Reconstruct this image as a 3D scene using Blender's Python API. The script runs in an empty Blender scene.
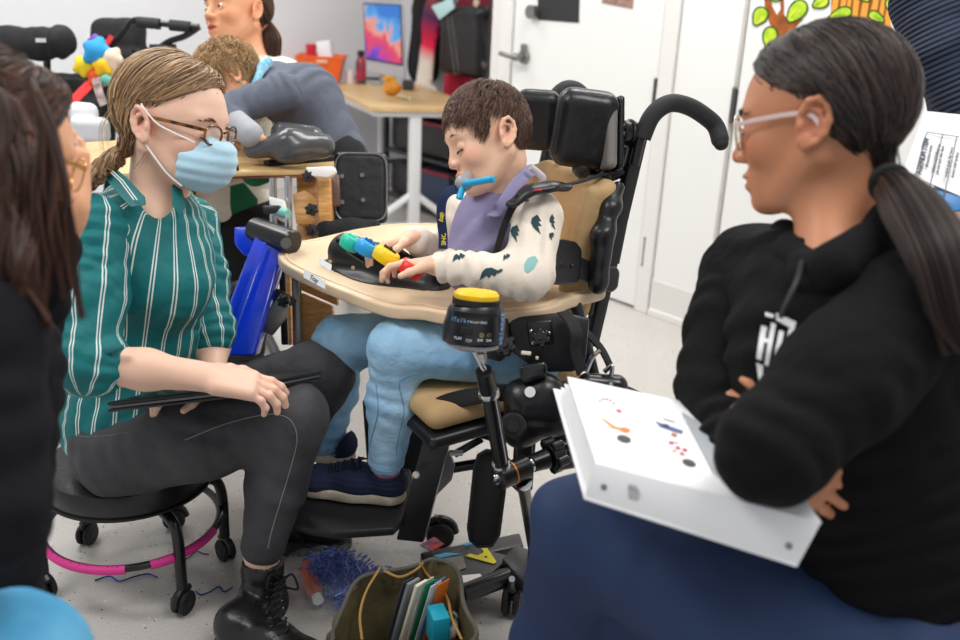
import bpy, bmesh, math, random
import numpy as np
from mathutils import Vector, Matrix, Quaternion
random.seed(7); RNG = np.random.default_rng(7)
QUAL = 1.0
# ------------------------------------------------------------ camera, light, exposure
S = bpy.context.scene
COL = S.collection
FPX = 933.33; CAMH = 1.35; PITCH = math.radians(20); ROLL = math.radians(2.6)
_F = np.array([0, math.cos(PITCH), -math.sin(PITCH)]); _R0 = np.array([1., 0, 0]); _U0 = np.array([0, math.sin(PITCH), math.cos(PITCH)])
_R = math.cos(ROLL)*_R0 + math.sin(ROLL)*_U0; _U = math.cos(ROLL)*_U0 - math.sin(ROLL)*_R0
_C = np.array([0, 0, CAMH])
cam = bpy.data.cameras.new('camera'); cam.lens = 35; cam.sensor_width = 36
camo = bpy.data.objects.new('camera', cam); COL.objects.link(camo)
M3 = Matrix((_R, _U, -_F)).transposed()
camo.matrix_world = Matrix.Translation(_C) @ M3.to_4x4()
cam.dof.use_dof = True; cam.dof.focus_distance = 1.95; cam.dof.aperture_fstop = 2.8
cam.clip_start = 0.02
S.camera = camo
S.view_settings.view_transform = 'Standard'; S.view_settings.look = 'None'
S.view_settings.gamma = 1; S.view_settings.exposure = 0.0
w = bpy.data.worlds.new('room_air'); S.world = w; w.use_nodes = True
w.node_tree.nodes['Background'].inputs[0].default_value = (0.93, 0.96, 1, 1)
w.node_tree.nodes['Background'].inputs[1].default_value = 0.52
def area(name, loc, sx, sy, e, col=(1, 0.98, 0.95), rot=(0, 0, 0)):
    l = bpy.data.lights.new(name, 'AREA'); l.shape = 'RECTANGLE'; l.size = sx; l.size_y = sy; l.energy = e; l.color = col
    o = bpy.data.objects.new(name, l); COL.objects.link(o); o.location = loc; o.rotation_euler = rot; return o
LIGHTS = [(-1.6, 1.0, 31), (0.9, 0.9, 30), (-1.6, 3.2, 37), (0.7, 3.0, 33), (-1.2, 4.7, 19)]
for _x, _y, _e in LIGHTS:
    area('ceiling_lamp', (_x, _y, 2.68), 1.2, 0.6, _e)

def P(px, py, d):
    return _C + d*(_F + _R*((px-480)/FPX) - _U*((py-320)/FPX))
def G(px, py, z=0.):
    r = _F + _R*((px-480)/FPX) - _U*((py-320)/FPX)
    return _C + r*((z-CAMH)/r[2])
def cv(x, y, z): return _R*x + _U*y + _F*z          # a direction: right, up, away
def nrm(v): v = np.asarray(v, float); return v/ (np.linalg.norm(v)+1e-12)
def srgb(h):
    if isinstance(h, str):
        c = [int(h[i:i+2], 16)/255 for i in (0, 2, 4)]
    else: c = h
    return tuple((x/12.92 if x <= .04045 else ((x+.055)/1.055)**2.4) for x in c) + (1,)
def frame(fwd, up):
    f = nrm(fwd); l = nrm(np.cross(up, f)); u = np.cross(f, l); return np.stack([f, l, u], 1)   # columns: forward, left, up

# ------------------------------------------------------------ materials
def _m(name):
    m = bpy.data.materials.new(name); m.use_nodes = True; nt = m.node_tree
    return m, nt, nt.nodes['Principled BSDF']
def mat(name, col, rough=.5, metal=0., bump=None, var=None, spec=.5, coat=0., alpha=1., trans=0., emit=None, sheen=0., sss=0., bstr=.3):
    m, nt, b = _m(name); N = nt.nodes; L = nt.links
    b.inputs['Base Color'].default_value = srgb(col); b.inputs['Roughness'].default_value = rough
    b.inputs['Metallic'].default_value = metal; b.inputs['Specular IOR Level'].default_value = spec
    b.inputs['Coat Weight'].default_value = coat; b.inputs['Alpha'].default_value = alpha
    b.inputs['Transmission Weight'].default_value = trans; b.inputs['Sheen Weight'].default_value = sheen
    if sss: b.inputs['Subsurface Weight'].default_value = sss; b.inputs['Subsurface Radius'].default_value = (.012, .004, .002); b.inputs['Subsurface Scale'].default_value = 1
    if emit: b.inputs['Emission Color'].default_value = srgb(emit[0]); b.inputs['Emission Strength'].default_value = emit[1]
    tc = None
    if bump or var:
        tc = N.new('ShaderNodeTexCoord')
    if var:   # (colour2, scale, detail [, stretch])
        n = N.new('ShaderNodeTexNoise'); n.inputs['Scale'].default_value = var[1]; n.inputs['Detail'].default_value = var[2]
        src = tc.outputs['Object']
        if len(var) > 3:
            mp = N.new('ShaderNodeMapping'); mp.inputs['Scale'].default_value = var[3]; L.new(src, mp.inputs['Vector']); src = mp.outputs[0]
        L.new(src, n.inputs['Vector'])
        r = N.new('ShaderNodeMapRange'); r.inputs[1].default_value = .35; r.inputs[2].default_value = .65; L.new(n.outputs[0], r.inputs[0])
        mx = N.new('ShaderNodeMix'); mx.data_type = 'RGBA'; mx.inputs[6].default_value = srgb(col); mx.inputs[7].default_value = srgb(var[0])
        L.new(r.outputs[0], mx.inputs[0]); L.new(mx.outputs[2], b.inputs['Base Color'])
    if bump:  # list of (scale, strength [, stretch])
        bl = bump if isinstance(bump, list) else [bump]; prev = None
        for q in bl:
            n = N.new('ShaderNodeTexNoise'); n.inputs['Scale'].default_value = q[0]; n.inputs['Detail'].default_value = 3
            src = tc.outputs['Object']
            if len(q) > 2:
                mp = N.new('ShaderNodeMapping'); mp.inputs['Scale'].default_value = q[2]; L.new(src, mp.inputs['Vector']); src = mp.outputs[0]
            L.new(src, n.inputs['Vector'])
            bp = N.new('ShaderNodeBump'); bp.inputs['Strength'].default_value = q[1]; bp.inputs['Distance'].default_value = .25/q[0]
            L.new(n.outputs[0], bp.inputs['Height'])
            if prev: L.new(prev.outputs[0], bp.inputs['Normal'])
            prev = bp
        L.new(prev.outputs[0], b.inputs['Normal'])
    return m
def mat_attr(name, rough=.5, bump=None, spec=.4, sss=0., sheen=0., metal=0.):
    """base colour read from the mesh's own colour attribute 'tint' (skin, hair, prints)"""
    m = mat(name, 'ffffff', rough, metal, bump=bump, spec=spec, sss=sss, sheen=sheen)
    nt = m.node_tree; a = nt.nodes.new('ShaderNodeAttribute'); a.attribute_name = 'tint'
    nt.links.new(a.outputs['Color'], nt.nodes['Principled BSDF'].inputs['Base Color']); return m

# ------------------------------------------------------------ scene records
def tag(o, label=None, cat=None, group=None, kind=None):
    if label: o['label'] = label
    if cat: o['category'] = cat
    if group: o['group'] = group
    if kind: o['kind'] = kind
    return o
def empty(name, loc, label, cat, group=None):
    o = bpy.data.objects.new(name, None); o.empty_display_size = .05; COL.objects.link(o)
    o.location = tuple(loc); o['_o'] = 1; del o['_o']
    return tag(o, label, cat, group)
def link(name, me, m, parent=None, smooth=True):
    o = bpy.data.objects.new(name, me); COL.objects.link(o)
    if m is not None:
        for x in (m if isinstance(m, (list, tuple)) else [m]): me.materials.append(x)
    if smooth: me.shade_smooth()
    if parent is not None:
        o.parent = parent
        q = parent; off = Vector((0, 0, 0))
        while q is not None: off += q.location; q = q.parent
        o.location = -off
    return o
def settle(o, base):
    """put the origin of a top-level mesh at BASE"""
    b = Vector(tuple(base)); o.data.transform(Matrix.Translation(-b)); o.location = b; return o

def np_mesh(name, V, F4=None, F3=None, tint=None, attrs=None):
    V = np.asarray(V, np.float32); me = bpy.data.meshes.new(name)
    n4 = 0 if F4 is None else len(F4); n3 = 0 if F3 is None else len(F3)
    me.vertices.add(len(V)); me.vertices.foreach_set('co', V.ravel())
    idx = []; 
    if n4: idx.append(np.asarray(F4, np.int32).ravel())
    if n3: idx.append(np.asarray(F3, np.int32).ravel())
    idx = np.concatenate(idx); me.loops.add(len(idx)); me.loops.foreach_set('vertex_index', idx)
    st = np.concatenate([np.arange(n4)*4, n4*4+np.arange(n3)*3]).astype(np.int32)
    me.polygons.add(n4+n3); me.polygons.foreach_set('loop_start', st)
    me.update(calc_edges=True); 
    if tint is not None:
        a = me.attributes.new('tint', 'FLOAT_COLOR', 'POINT'); t = np.ones((len(V), 4), np.float32); t[:, :3] = tint; a.data.foreach_set('color', t.ravel())
    for k, v in (attrs or {}).items():
        a = me.attributes.new(k, 'FLOAT_VECTOR', 'POINT'); a.data.foreach_set('vector', np.asarray(v, np.float32).ravel())
    return me

# ------------------------------------------------------------ implicit surfaces, meshed with surface nets
class SDF:
    def __init__(s): s.ops = []
    def _add(s, f, lo, hi, k, op): s.ops.append((f, np.asarray(lo, float), np.asarray(hi, float), k, op)); return s
    def cap(s, a, b, ra, rb=None, k=.01, op='u', flat=None):
        a = np.asarray(a, float); b = np.asarray(b, float); rb = ra if rb is None else rb; ba = b-a; bb = ba@ba+1e-12
        def f(p):
            q = p-a; t = np.clip((q@ba)/bb, 0, 1); q = q-t[..., None]*ba; r = ra+t*(rb-ra)
            if flat is not None:
                n, sc = flat; c = q@n; q = q+(c*(1/sc-1))[..., None]*n
                return (np.sqrt((q*q).sum(-1))-r)*min(1, sc)
            return np.sqrt((q*q).sum(-1))-r
        m = max(ra, rb)*(1 if flat is None else max(1, flat[1]))
        return s._add(f, np.minimum(a, b)-m, np.maximum(a, b)+m, k, op)
    def chain(s, pts, k=.01, op='u', flat=None):
        for (a, ra), (b, rb) in zip(pts, pts[1:]): s.cap(a, b, ra, rb, k, op, flat)
        return s
    def ell(s, c, r, R=None, k=.01, op='u'):
        c = np.asarray(c, float); r = np.asarray(r, float)*np.ones(3); R = np.eye(3) if R is None else R
        def f(p):
            q = (p-c)@R; k0 = np.sqrt(((q/r)**2).sum(-1)); k1 = np.sqrt(((q/(r*r))**2).sum(-1))+1e-9
            return k0*(k0-1)/k1
        e = np.sqrt(((R*r)**2).sum(1))
        return s._add(f, c-e, c+e, k, op)
    def box(s, c, h, R=None, rd=.005, k=.01, op='u'):
        c = np.asarray(c, float); h = np.asarray(h, float); R = np.eye(3) if R is None else R
        def f(p):
            q = np.abs((p-c)@R)-(h-rd); return np.sqrt((np.maximum(q, 0)**2).sum(-1))+np.minimum(q.max(-1), 0)-rd
        e = np.abs(R)@h
        return s._add(f, c-e, c+e, k, op)
    def ev(s, p, lo=None, hi=None):
        d = np.full(p.shape[:-1], .05)
        for f, a, b, k, op in s.ops:
            if lo is not None:
                m = k+.012
                if (a-m > hi).any() or (b+m < lo).any(): continue
            e = f(p)
            if op == 'u':
                h = np.maximum(k-np.abs(d-e), 0)/k; d = np.minimum(d, e)-h*h*k*.25
            elif op == 's':
                e = -e; h = np.maximum(k-np.abs(d-e), 0)/k; d = np.maximum(d, e)+h*h*k*.25
            else:
                h = np.maximum(k-np.abs(d-e), 0)/k; d = np.maximum(d, e)+h*h*k*.25
        return d
    def mesh(s, h, warp=None, relax=1):
        h = h/QUAL
        us = [o for o in s.ops if o[4] == 'u']
        lo = np.min([o[1] for o in us], 0)-.012; hi = np.max([o[2] for o in us], 0)+.012
        B = 24; n = np.ceil((hi-lo)/h).astype(int)+2; nb = (n+B-1)//B
        VI = {}; V = []; KEY = []; Q = []
        half = B*h*.5*math.sqrt(3)
        dims = nb*B+2
        def key(i, j, k): return (i*dims[1]+j)*dims[2]+k
        ax = np.arange(B+2)
        for bi in range(nb[0]):
            for bj in range(nb[1]):
                for bk in range(nb[2]):
                    i0 = np.array([bi, bj, bk])*B; l = lo+i0*h; u = l+(B+1)*h
                    if not any((o[1]-.012 < u).all() and (o[2]+.012 > l).all() for o in us): continue
                    g = np.stack(np.meshgrid(l[0]+ax*h, l[1]+ax*h, l[2]+ax*h, indexing='ij'), -1)
                    gc = g[::6, ::6, ::6]; e = s.ev(gc, l, u)
                    if e.min() > 6*h*1.8 or e.max() < -6*h*1.8: continue
                    if warp is not None: d = s.ev(g, l, u)+warp(g)
                    else: d = s.ev(g, l, u)
                    ins = d < 0
                    c = ins[:-1, :-1, :-1].astype(np.int8)
                    c = sum(ins[a:B+1+a, b:B+1+b, cc:B+1+cc].astype(np.int8) for a in (0, 1) for b in (0, 1) for cc in (0, 1))
                    mx = (c > 0) & (c < 8)
                    # own B+1 cells per axis; cells on the far border are shared (same key)
                    I = np.argwhere(mx)
                    if not len(I): continue
                    acc = np.zeros((len(I), 3)); cnt = np.zeros(len(I))
                    for a in range(3):
                        o1, o2 = [x for x in range(3) if x != a]
                        for p in (0, 1):
                            for q in (0, 1):
                                s0 = I.copy(); s0[:, o1] += p; s0[:, o2] += q; s1 = s0.copy(); s1[:, a] += 1
                                d0 = d[s0[:, 0], s0[:, 1], s0[:, 2]]; d1 = d[s1[:, 0], s1[:, 1], s1[:, 2]]
                                cr = (d0 < 0) != (d1 < 0); t = np.where(cr, d0/(d0-d1+1e-12), 0)
                                pt = s0.astype(float); pt[:, a] += t
                                acc += pt*cr[:, None]; cnt += cr
                    V.append(l+acc/cnt[:, None]*h); gi = I+i0; KEY.append(key(gi[:, 0], gi[:, 1], gi[:, 2]))
                    # quads for edges owned by this block: start index 1..B (so that neighbours -1 exist)
                    for a in range(3):
                        o1, o2 = [(1, 2), (2, 0), (0, 1)][a]
                        sl0 = [slice(1, B+1)]*3; sl1 = [slice(1, B+1)]*3
                        sl0[a] = slice(0, B); sl1[a] = slice(1, B+1)
                        A = ins[tuple(sl0)]; Bq = ins[tuple(sl1)]
                        J = np.argwhere(A != Bq)
                        if not len(J): continue
                        fl = A[J[:, 0], J[:, 1], J[:, 2]]
                        J = J+1; J[:, a] -= 1; J = J+i0
                        ks = []
                        for p, q in ((0, 0), (1, 0), (1, 1), (0, 1)):
                            c_ = J.copy(); c_[:, o1] -= p; c_[:, o2] -= q; ks.append(key(c_[:, 0], c_[:, 1], c_[:, 2]))
                        ks = np.stack(ks, 1); ks[~fl] = ks[~fl][:, ::-1]; Q.append(ks)
        V = np.concatenate(V); KEY = np.concatenate(KEY); Q = np.concatenate(Q)
        uk, first = np.unique(KEY, return_index=True); V = V[first]
        Qi = np.searchsorted(uk, Q.ravel()).clip(0, len(uk)-1)
        ok = (uk[Qi] == Q.ravel()).reshape(-1, 4).all(1); Qi = Qi.reshape(-1, 4)[ok]
        for _ in range(relax):     # light Laplacian smoothing
            a = np.concatenate([Qi[:, [0, 1]], Qi[:, [1, 2]], Qi[:, [2, 3]], Qi[:, [3, 0]]]); 
            s_ = np.zeros_like(V); n_ = np.zeros(len(V))
            for c_ in range(3): s_[:, c_] = np.bincount(a[:, 0], V[a[:, 1], c_], len(V))
            n_ = np.bincount(a[:, 0], minlength=len(V))
            V = V*.5+.5*s_/np.maximum(n_, 1)[:, None]
        # keep the main shell only (drop closed-off crumbs)
        lab = np.arange(len(V)); a = np.concatenate([Qi[:, [0, 1]], Qi[:, [1, 2]], Qi[:, [2, 3]], Qi[:, [3, 0]]])
        for _ in range(400):
            m = np.minimum(lab[a[:, 0]], lab[a[:, 1]]); l2 = lab.copy(); np.minimum.at(l2, a[:, 0], m); np.minimum.at(l2, a[:, 1], m); l2 = l2[l2]; l2 = l2[l2]
            if (l2 == lab).all(): break
            lab = l2
        cnt = np.bincount(lab, minlength=len(V)); good = cnt[lab] >= .03*cnt.max()
        if not good.all():
            ix = np.cumsum(good)-1; Qi = ix[Qi[good[Qi].all(1)]]; V = V[good]
        return V, Qi

def body(name, sdf, h, m, parent=None, warp=None, tint=None, attrs=None, disp=None, relax=1):
    V, Q = sdf.mesh(h, warp, relax)
    A = {k: f(V) for k, f in (attrs or {}).items()}
    t = None if tint is None else tint(V)
    me = np_mesh(name, V, Q, tint=t, attrs=A)
    return link(name, me, m, parent)

# smooth vectorised noise from a few rotated sines
_nd = [nrm(RNG.normal(size=3)) for _ in range(12)]; _np = RNG.uniform(0, 6.28, 12)
def wob(p, f, n=6):
    v = 0
    for i in range(n): v = v+np.sin(p@_nd[i]*f*(1+.37*i)+_np[i]+1.3*np.sin(p@_nd[(i+5) % 12]*f*.7))/(1+.3*i)
    return v/n
def folds(axis, f, amp, cen=None):
    """cloth folds: wavy ridges lying across AXIS"""
    axis = nrm(axis)
    def g(p):
        x = p@axis; y = x*f*1.5+4.2*wob(p, f*.42)
        return -amp*(np.abs(np.sin(y))**1.5-.4)*(.5+.5*np.tanh(5*wob(p+3.1, f*.33)))*1.25
    return g
def addw(*fs): return lambda p: sum(f(p) for f in fs)

# ------------------------------------------------------------ hard-surface mesh collector
class MB:
    def __init__(s): s.V = []; s.F = []; s.T = []; s.n = 0; s.cur = (1, 1, 1)
    def add(s, V, F):
        V = [tuple(v) for v in V]; s.V += V; s.F += [tuple(i+s.n for i in f) for f in F]; s.n += len(V); s.T += [s.cur]*len(V); return s
    def tint(s, c): s.cur = srgb(c)[:3]; return s
    def bm(s, b):
        b.verts.index_update(); return s.add([v.co for v in b.verts], [[v.index for v in f.verts] for f in b.faces])
    def box(s, c, size, R=None, bev=.002, seg=2):
        b = bmesh.new(); bmesh.ops.create_cube(b, size=1)
        bmesh.ops.scale(b, vec=size, verts=b.verts)
        if bev: bmesh.ops.bevel(b, geom=b.edges[:], offset=min(bev, min(size)*.49), segments=seg, affect='EDGES', profile=.5)
        M = (Matrix([list(r) for r in R]) if R is not None else Matrix.Identity(3)).to_4x4(); M.translation = Vector(tuple(c))
        bmesh.ops.transform(b, matrix=M, verts=b.verts); s.bm(b); b.free(); return s
    def slab(s, pts, th, n=None, bev=.003, seg=2):
        """solid from a 3-D polygon, extruded along N (default its normal) by TH"""
        P_ = [Vector(tuple(p)) for p in pts]
        if n is None:
            n = Vector((0, 0, 0))
            for i in range(len(P_)): n += (P_[i]-P_[0]).cross(P_[(i+1) % len(P_)]-P_[0])
            n.normalize()
        else: n = Vector(tuple(n)).normalized()
        b = bmesh.new(); vs = [b.verts.new(p) for p in P_]; f = b.faces.new(vs)
        r = bmesh.ops.extrude_face_region(b, geom=[f]); ev = [x for x in r['geom'] if isinstance(x, bmesh.types.BMVert)]
        bmesh.ops.translate(b, vec=n*th, verts=ev); bmesh.ops.recalc_face_normals(b, faces=b.faces[:])
        if bev: bmesh.ops.bevel(b, geom=b.edges[:], offset=bev, segments=seg, affect='EDGES', profile=.5, clamp_overlap=True)
        s.bm(b); b.free(); return s
    def tube(s, pts, r, n=12, closed=False, cap=True, flat=None):
        """swept tube; r number or list; flat=(w,h,normal) gives a strap section"""
        P_ = np.array([np.asarray(p, float) for p in pts]); m = len(P_)
        rr = np.ones(m)*r if np.isscalar(r) else np.asarray(r, float)
        if closed: T = np.roll(P_, -1, 0)-np.roll(P_, 1, 0)
        else: T = np.gradient(P_, axis=0)
        T /= np.linalg.norm(T, axis=1)[:, None]+1e-12
        if flat is not None: up = nrm(flat[2])
        else:
            up = np.array([0, 0, 1.]) if abs(T[0][2]) < .9 else np.array([1., 0, 0])
        V = []; pu = up
        for i in range(m):
            if flat is None: u = pu-T[i]*(pu@T[i])
            else: u = up-T[i]*(up@T[i])
            u = nrm(u); pu = u; v = np.cross(T[i], u)
            for k in range(n):
                a = 2*math.pi*k/n
                if flat is None: V.append(P_[i]+rr[i]*(math.cos(a)*u+math.sin(a)*v))
                else:
                    ca, sa = math.cos(a), math.sin(a); e = .35
                    V.append(P_[i]+flat[1]/2*math.copysign(abs(ca)**e, ca)*u+flat[0]/2*math.copysign(abs(sa)**e, sa)*v)
        F = []
        for i in range(m if closed else m-1):
            j = (i+1) % m
            for k in range(n): F.append((i*n+k, i*n+(k+1) % n, j*n+(k+1) % n, j*n+k))
        if cap and not closed:
            F.append(tuple(range(n))[::-1]); F.append(tuple((m-1)*n+k for k in range(n)))
        return s.add(V, F)
    def cyl(s, a, b, r, r2=None, n=24, bev=.0):
        a = np.asarray(a, float); b = np.asarray(b, float); r2 = r if r2 is None else r2
        if bev:
            d = nrm(b-a); return s.tube([a, a, a+d*bev, b-d*bev, b, b], [0.0001, r-bev, r, r2, r2-bev, .0001], n) if False else s.lathe(a, d, [(0, 0), (r-bev, 0), (r, bev), (r2, np.linalg.norm(b-a)-bev), (r2-bev, np.linalg.norm(b-a)), (0, np.linalg.norm(b-a))], n)
        return s.tube([a, b], [r, r2], n)
    def lathe(s, o, axis, prof, n=24, x=None):
        """profile of (radius, height) about AXIS from O"""
        o = np.asarray(o, float); w_ = nrm(axis)
        u = nrm(np.cross(w_, [0, 0, 1.] if abs(w_[2]) < .9 else [1., 0, 0])) if x is None else nrm(x); v = np.cross(w_, u)
        V = []; F = []
        for r, h in prof:
            for k in range(n):
                a = 2*math.pi*k/n; V.append(o+w_*h+max(r, 1e-5)*(math.cos(a)*u+math.sin(a)*v))
        for i in range(len(prof)-1):
            for k in range(n): F.append((i*n+k, i*n+(k+1) % n, (i+1)*n+(k+1) % n, (i+1)*n+k))
        return s.add(V, F)
    def sph(s, c, r, R=None, nu=20, nv=12):
        c = np.asarray(c, float); r = np.ones(3)*r; R = np.eye(3) if R is None else R; V = []; F = []
        for i in range(nv+1):
            t = math.pi*i/nv
            for k in range(nu):
                a = 2*math.pi*k/nu; V.append(c+R@(r*np.array([max(math.sin(t), 1e-4)*math.cos(a), max(math.sin(t), 1e-4)*math.sin(a), math.cos(t)])))
        for i in range(nv):
            for k in range(nu): F.append((i*nu+k, (i+1)*nu+k, (i+1)*nu+(k+1) % nu, i*nu+(k+1) % nu))
        return s.add(V, F)
    def obj(s, name, m, parent=None, smooth=True, tinted=False, base=None):
        me = bpy.data.meshes.new(name); me.from_pydata(s.V, [], s.F); me.validate(clean_customdata=False)
        b = bmesh.new(); b.from_mesh(me); bmesh.ops.recalc_face_normals(b, faces=b.faces[:]); b.to_mesh(me); b.free()
        if tinted:
            a = me.attributes.new('tint', 'FLOAT_COLOR', 'POINT'); t = np.ones((len(s.V), 4), np.float32); t[:, :3] = s.T; a.data.foreach_set('color', t.ravel())
        o = link(name, me, m, parent, smooth)
        if smooth: me.set_sharp_from_angle(angle=math.radians(38))
        if base is not None: settle(o, base)
        return o
def spl(pts, n=8):
    """Catmull-Rom through points"""
    P_ = [np.asarray(p, float) for p in pts]; P_ = [2*P_[0]-P_[1]]+P_+[2*P_[-1]-P_[-2]]; out = []
    for i in range(1, len(P_)-2):
        for k in range(n):
            t = k/n; a, b, c, d = P_[i-1:i+3]
            out.append(.5*((2*b)+(c-a)*t+(2*a-5*b+4*c-d)*t*t+(3*b-a-3*c+d)*t**3))
    out.append(P_[-2]); return out
def rotm(axis, deg):
    return np.array(Matrix.Rotation(math.radians(deg), 3, Vector(tuple(axis))))

# ------------------------------------------------------------ hair strands (thin three-sided tubes), one mesh
def strands_mesh(paths, wid, cols):
    """paths (n,m,3), wid (m,) taper, cols (n,3)"""
    n, m, _ = paths.shape
    T = np.gradient(paths, axis=1); T /= np.linalg.norm(T, axis=2, keepdims=True)+1e-9
    ref = nrm(RNG.normal(size=3)); U = np.cross(T, ref); U /= np.linalg.norm(U, axis=2, keepdims=True)+1e-9; W = np.cross(T, U)
    ring = []
    for k in range(3):
        a = 2*math.pi*k/3; ring.append(paths+(math.cos(a)*U+math.sin(a)*W)*wid[None, :, None])
    V = np.stack(ring, 2).reshape(-1, 3)
    i = np.arange(n)[:, None, None]*m*3; j = np.arange(m-1)[None, :, None]*3; k = np.arange(3)[None, None, :]; k2 = (k+1) % 3
    Q = np.stack([i+j+k, i+j+k2, i+j+3+k2, i+j+3+k], -1).reshape(-1, 4)
    t = np.repeat(cols, m*3, 0)
    return V, Q, t
def hair_obj(name, parts, m, parent):
    V = []; Q = []; T = []; o = 0
    for v, q, t in parts:
        V.append(v); Q.append(q+o); T.append(t); o += len(v)
    me = np_mesh(name, np.concatenate(V), np.concatenate(Q), tint=np.concatenate(T)); return link(name, me, m, parent)
def hcols(n, base, dark, light):
    b, d, l = [np.array(srgb(c)[:3]) for c in (base, dark, light)]
    u = RNG.random(n)[:, None]; return np.where(u < .5, d+(b-d)*u*2, b+(l-b)*(u-.5)*2)
# ============================================================ THE ROOM
WD = nrm([.67, -.745, 0]); W0 = np.array([.756, 3.94, 0]); WN = np.array([-WD[1], WD[0], 0])*-1   # right wall: along, a point on it, normal into the room
if WN@(np.array([0, 0, 0])-W0) < 0: WN = -WN
CORNER = W0-WD*2.6
BD = -WN if (-WN)[0] > 0 else WN                               # back wall runs perpendicular
BN = nrm([WD[0], WD[1], 0]); 
def W(px, py, off=0.):
    r = _F+_R*((px-480)/FPX)-_U*((py-320)/FPX); return _C+r*(((W0+WN*off-_C)@WN)/(r@WN))
def WB(px, py, off=0.):
    r = _F+_R*((px-480)/FPX)-_U*((py-320)/FPX); return _C+r*(((CORNER+BN*off-_C)@BN)/(r@BN))
def floor_mat():
    m, nt, b = _m('speckled_vinyl'); N = nt.nodes; L = nt.links
    tc = N.new('ShaderNodeTexCoord'); base = srgb('bdb8b2')
    n0 = N.new('ShaderNodeTexNoise'); n0.inputs['Scale'].default_value = 2.5; L.new(tc.outputs['Object'], n0.inputs['Vector'])
    mx = N.new('ShaderNodeMix'); mx.data_type = 'RGBA'; mx.inputs[6].default_value = base; mx.inputs[7].default_value = srgb('c8c4bf'); L.new(n0.outputs[0], mx.inputs[0])
    prev = mx.outputs[2]
    for sc, thr, c in ((95, .045, '55504e'), (160, .08, 'dddbd8'), (60, .03, 'd9d6d3'), (210, .08, '8b8785')):
        v = N.new('ShaderNodeTexVoronoi'); v.inputs['Scale'].default_value = sc; L.new(tc.outputs['Object'], v.inputs['Vector'])
        wn = N.new('ShaderNodeSeparateColor'); L.new(v.outputs['Color'], wn.inputs[0])
        a = N.new('ShaderNodeMath'); a.operation = 'LESS_THAN'; a.inputs[1].default_value = .22; L.new(v.outputs['Distance'], a.inputs[0])
        c2 = N.new('ShaderNodeMath'); c2.operation = 'LESS_THAN'; c2.inputs[1].default_value = thr*2.2; L.new(wn.outputs[0], c2.inputs[0])
        mu = N.new('ShaderNodeMath'); mu.operation = 'MULTIPLY'; L.new(a.outputs[0], mu.inputs[0]); L.new(c2.outputs[0], mu.inputs[1])
        x = N.new('ShaderNodeMix'); x.data_type = 'RGBA'; L.new(mu.outputs[0], x.inputs[0]); L.new(prev, x.inputs[6]); x.inputs[7].default_value = srgb(c); prev = x.outputs[2]
    L.new(prev, b.inputs['Base Color']); b.inputs['Roughness'].default_value = .24; b.inputs['Specular IOR Level'].default_value = .45
    return m
M = {}
M['floor'] = floor_mat()
M['wall'] = mat('painted_wall', 'e6e7ea', .7, bump=(180, .05))
M['wall2'] = mat('painted_wall_white', 'f1efec', .65, bump=(180, .05))
M['door'] = mat('door_paint', 'f4f3f0', .5)
M['trim'] = mat('trim_paint', 'eeece8', .5)
M['gap'] = mat('door_gap', '8b8885', .8)
M['steel'] = mat('dull_steel', '8d8c8a', .35, .9)
M['hinge'] = mat('hinge_metal', '6f6e6c', .42, .8)
M['black'] = mat('black_plastic', '17171a', .38, var=('202023', 20, 3))
M['blackm'] = mat('black_enamel', '141416', .28, spec=.55)
M['rubber'] = mat('black_rubber', '111113', .6)
M['vinylb'] = mat('black_vinyl', '19191b', .33, bump=[(35, .25), (300, .1)])
M['fabb'] = mat('black_webbing', '1a1a1d', .85, bump=[(260, .5), (18, .3)])
M['chrome'] = mat('chrome', 'c9c9cc', .14, 1.)
M['white'] = mat('white_plastic', 'efefef', .4)
M['whitesteel'] = mat('white_enamel_steel', 'e4e4e4', .4)
M['tan'] = mat('tan_fabric', 'c6a678', .85, bump=[(240, .35), (9, .35)], var=('b8966a', 9, 3))
M['beige'] = mat('beige_moulded_plastic', 'edd2b0', .42, spec=.4)
M['maple'] = mat('maple_laminate', 'e0bf8c', .4, var=('d2ab74', 6, 4, (1, 8, 8)))
M['ply'] = mat('plywood', 'e2b070', .45, var=('c8904e', 12, 4, (2, 2, 14)))
M['blue'] = mat('blue_enamel', '0f3cd6', .22, spec=.6, coat=.4)
M['paper'] = mat('paper', 'f2f2f3', .8)
M['orange'] = mat('orange_plastic', 'f2671b', .4)
M['red'] = mat('red_plastic', 'd11f2b', .4)
M['yellow'] = mat('yellow_plastic', 'f6c416', .35)
M['cyan'] = mat('blue_silicone', '1aa7d8', .35)
M['dark'] = mat('dark_grey_board', '3a393b', .5)
M['grey'] = mat('grey_plastic', '7d7d80', .45)
M['pink'] = mat('pink_plastic', 'e9569a', .5)

def structure(mb, name, m, smooth=False):
    o = mb.obj(name, m, smooth=smooth); o['kind'] = 'structure'; return o
structure(MB().slab([(-6, -1.2, 0), (4, -1.2, 0), (4, 8, 0), (-6, 8, 0)], .06, (0, 0, -1), bev=0), 'floor', M['floor'])
tE = float((W(494, 150)-W0)@WD); AO = -.85
a = W0+WD*tE; b = CORNER+WD*6.2
structure(MB().slab([a, b, b+[0, 0, 2.75], a+[0, 0, 2.75]], .08, -WN, bev=0), 'wall_right', M['wall2'])
a2 = a-WN*.081; b2 = a+WN*AO
structure(MB().slab([a2, b2, b2+[0, 0, 2.75], a2+[0, 0, 2.75]], .08, WD, bev=0), 'wall_return', M['wall2'])
CORNER = W0+WD*-3.0+WN*AO; b = b2+WD*.08
structure(MB().slab([CORNER, b, b+[0, 0, 2.75], CORNER+[0, 0, 2.75]], .08, -WN, bev=0), 'wall_alcove', M['wall'])
BDir = nrm([-abs(BD[0]), -abs(BD[1]), 0]); a = CORNER; b = CORNER+BDir*6
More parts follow.
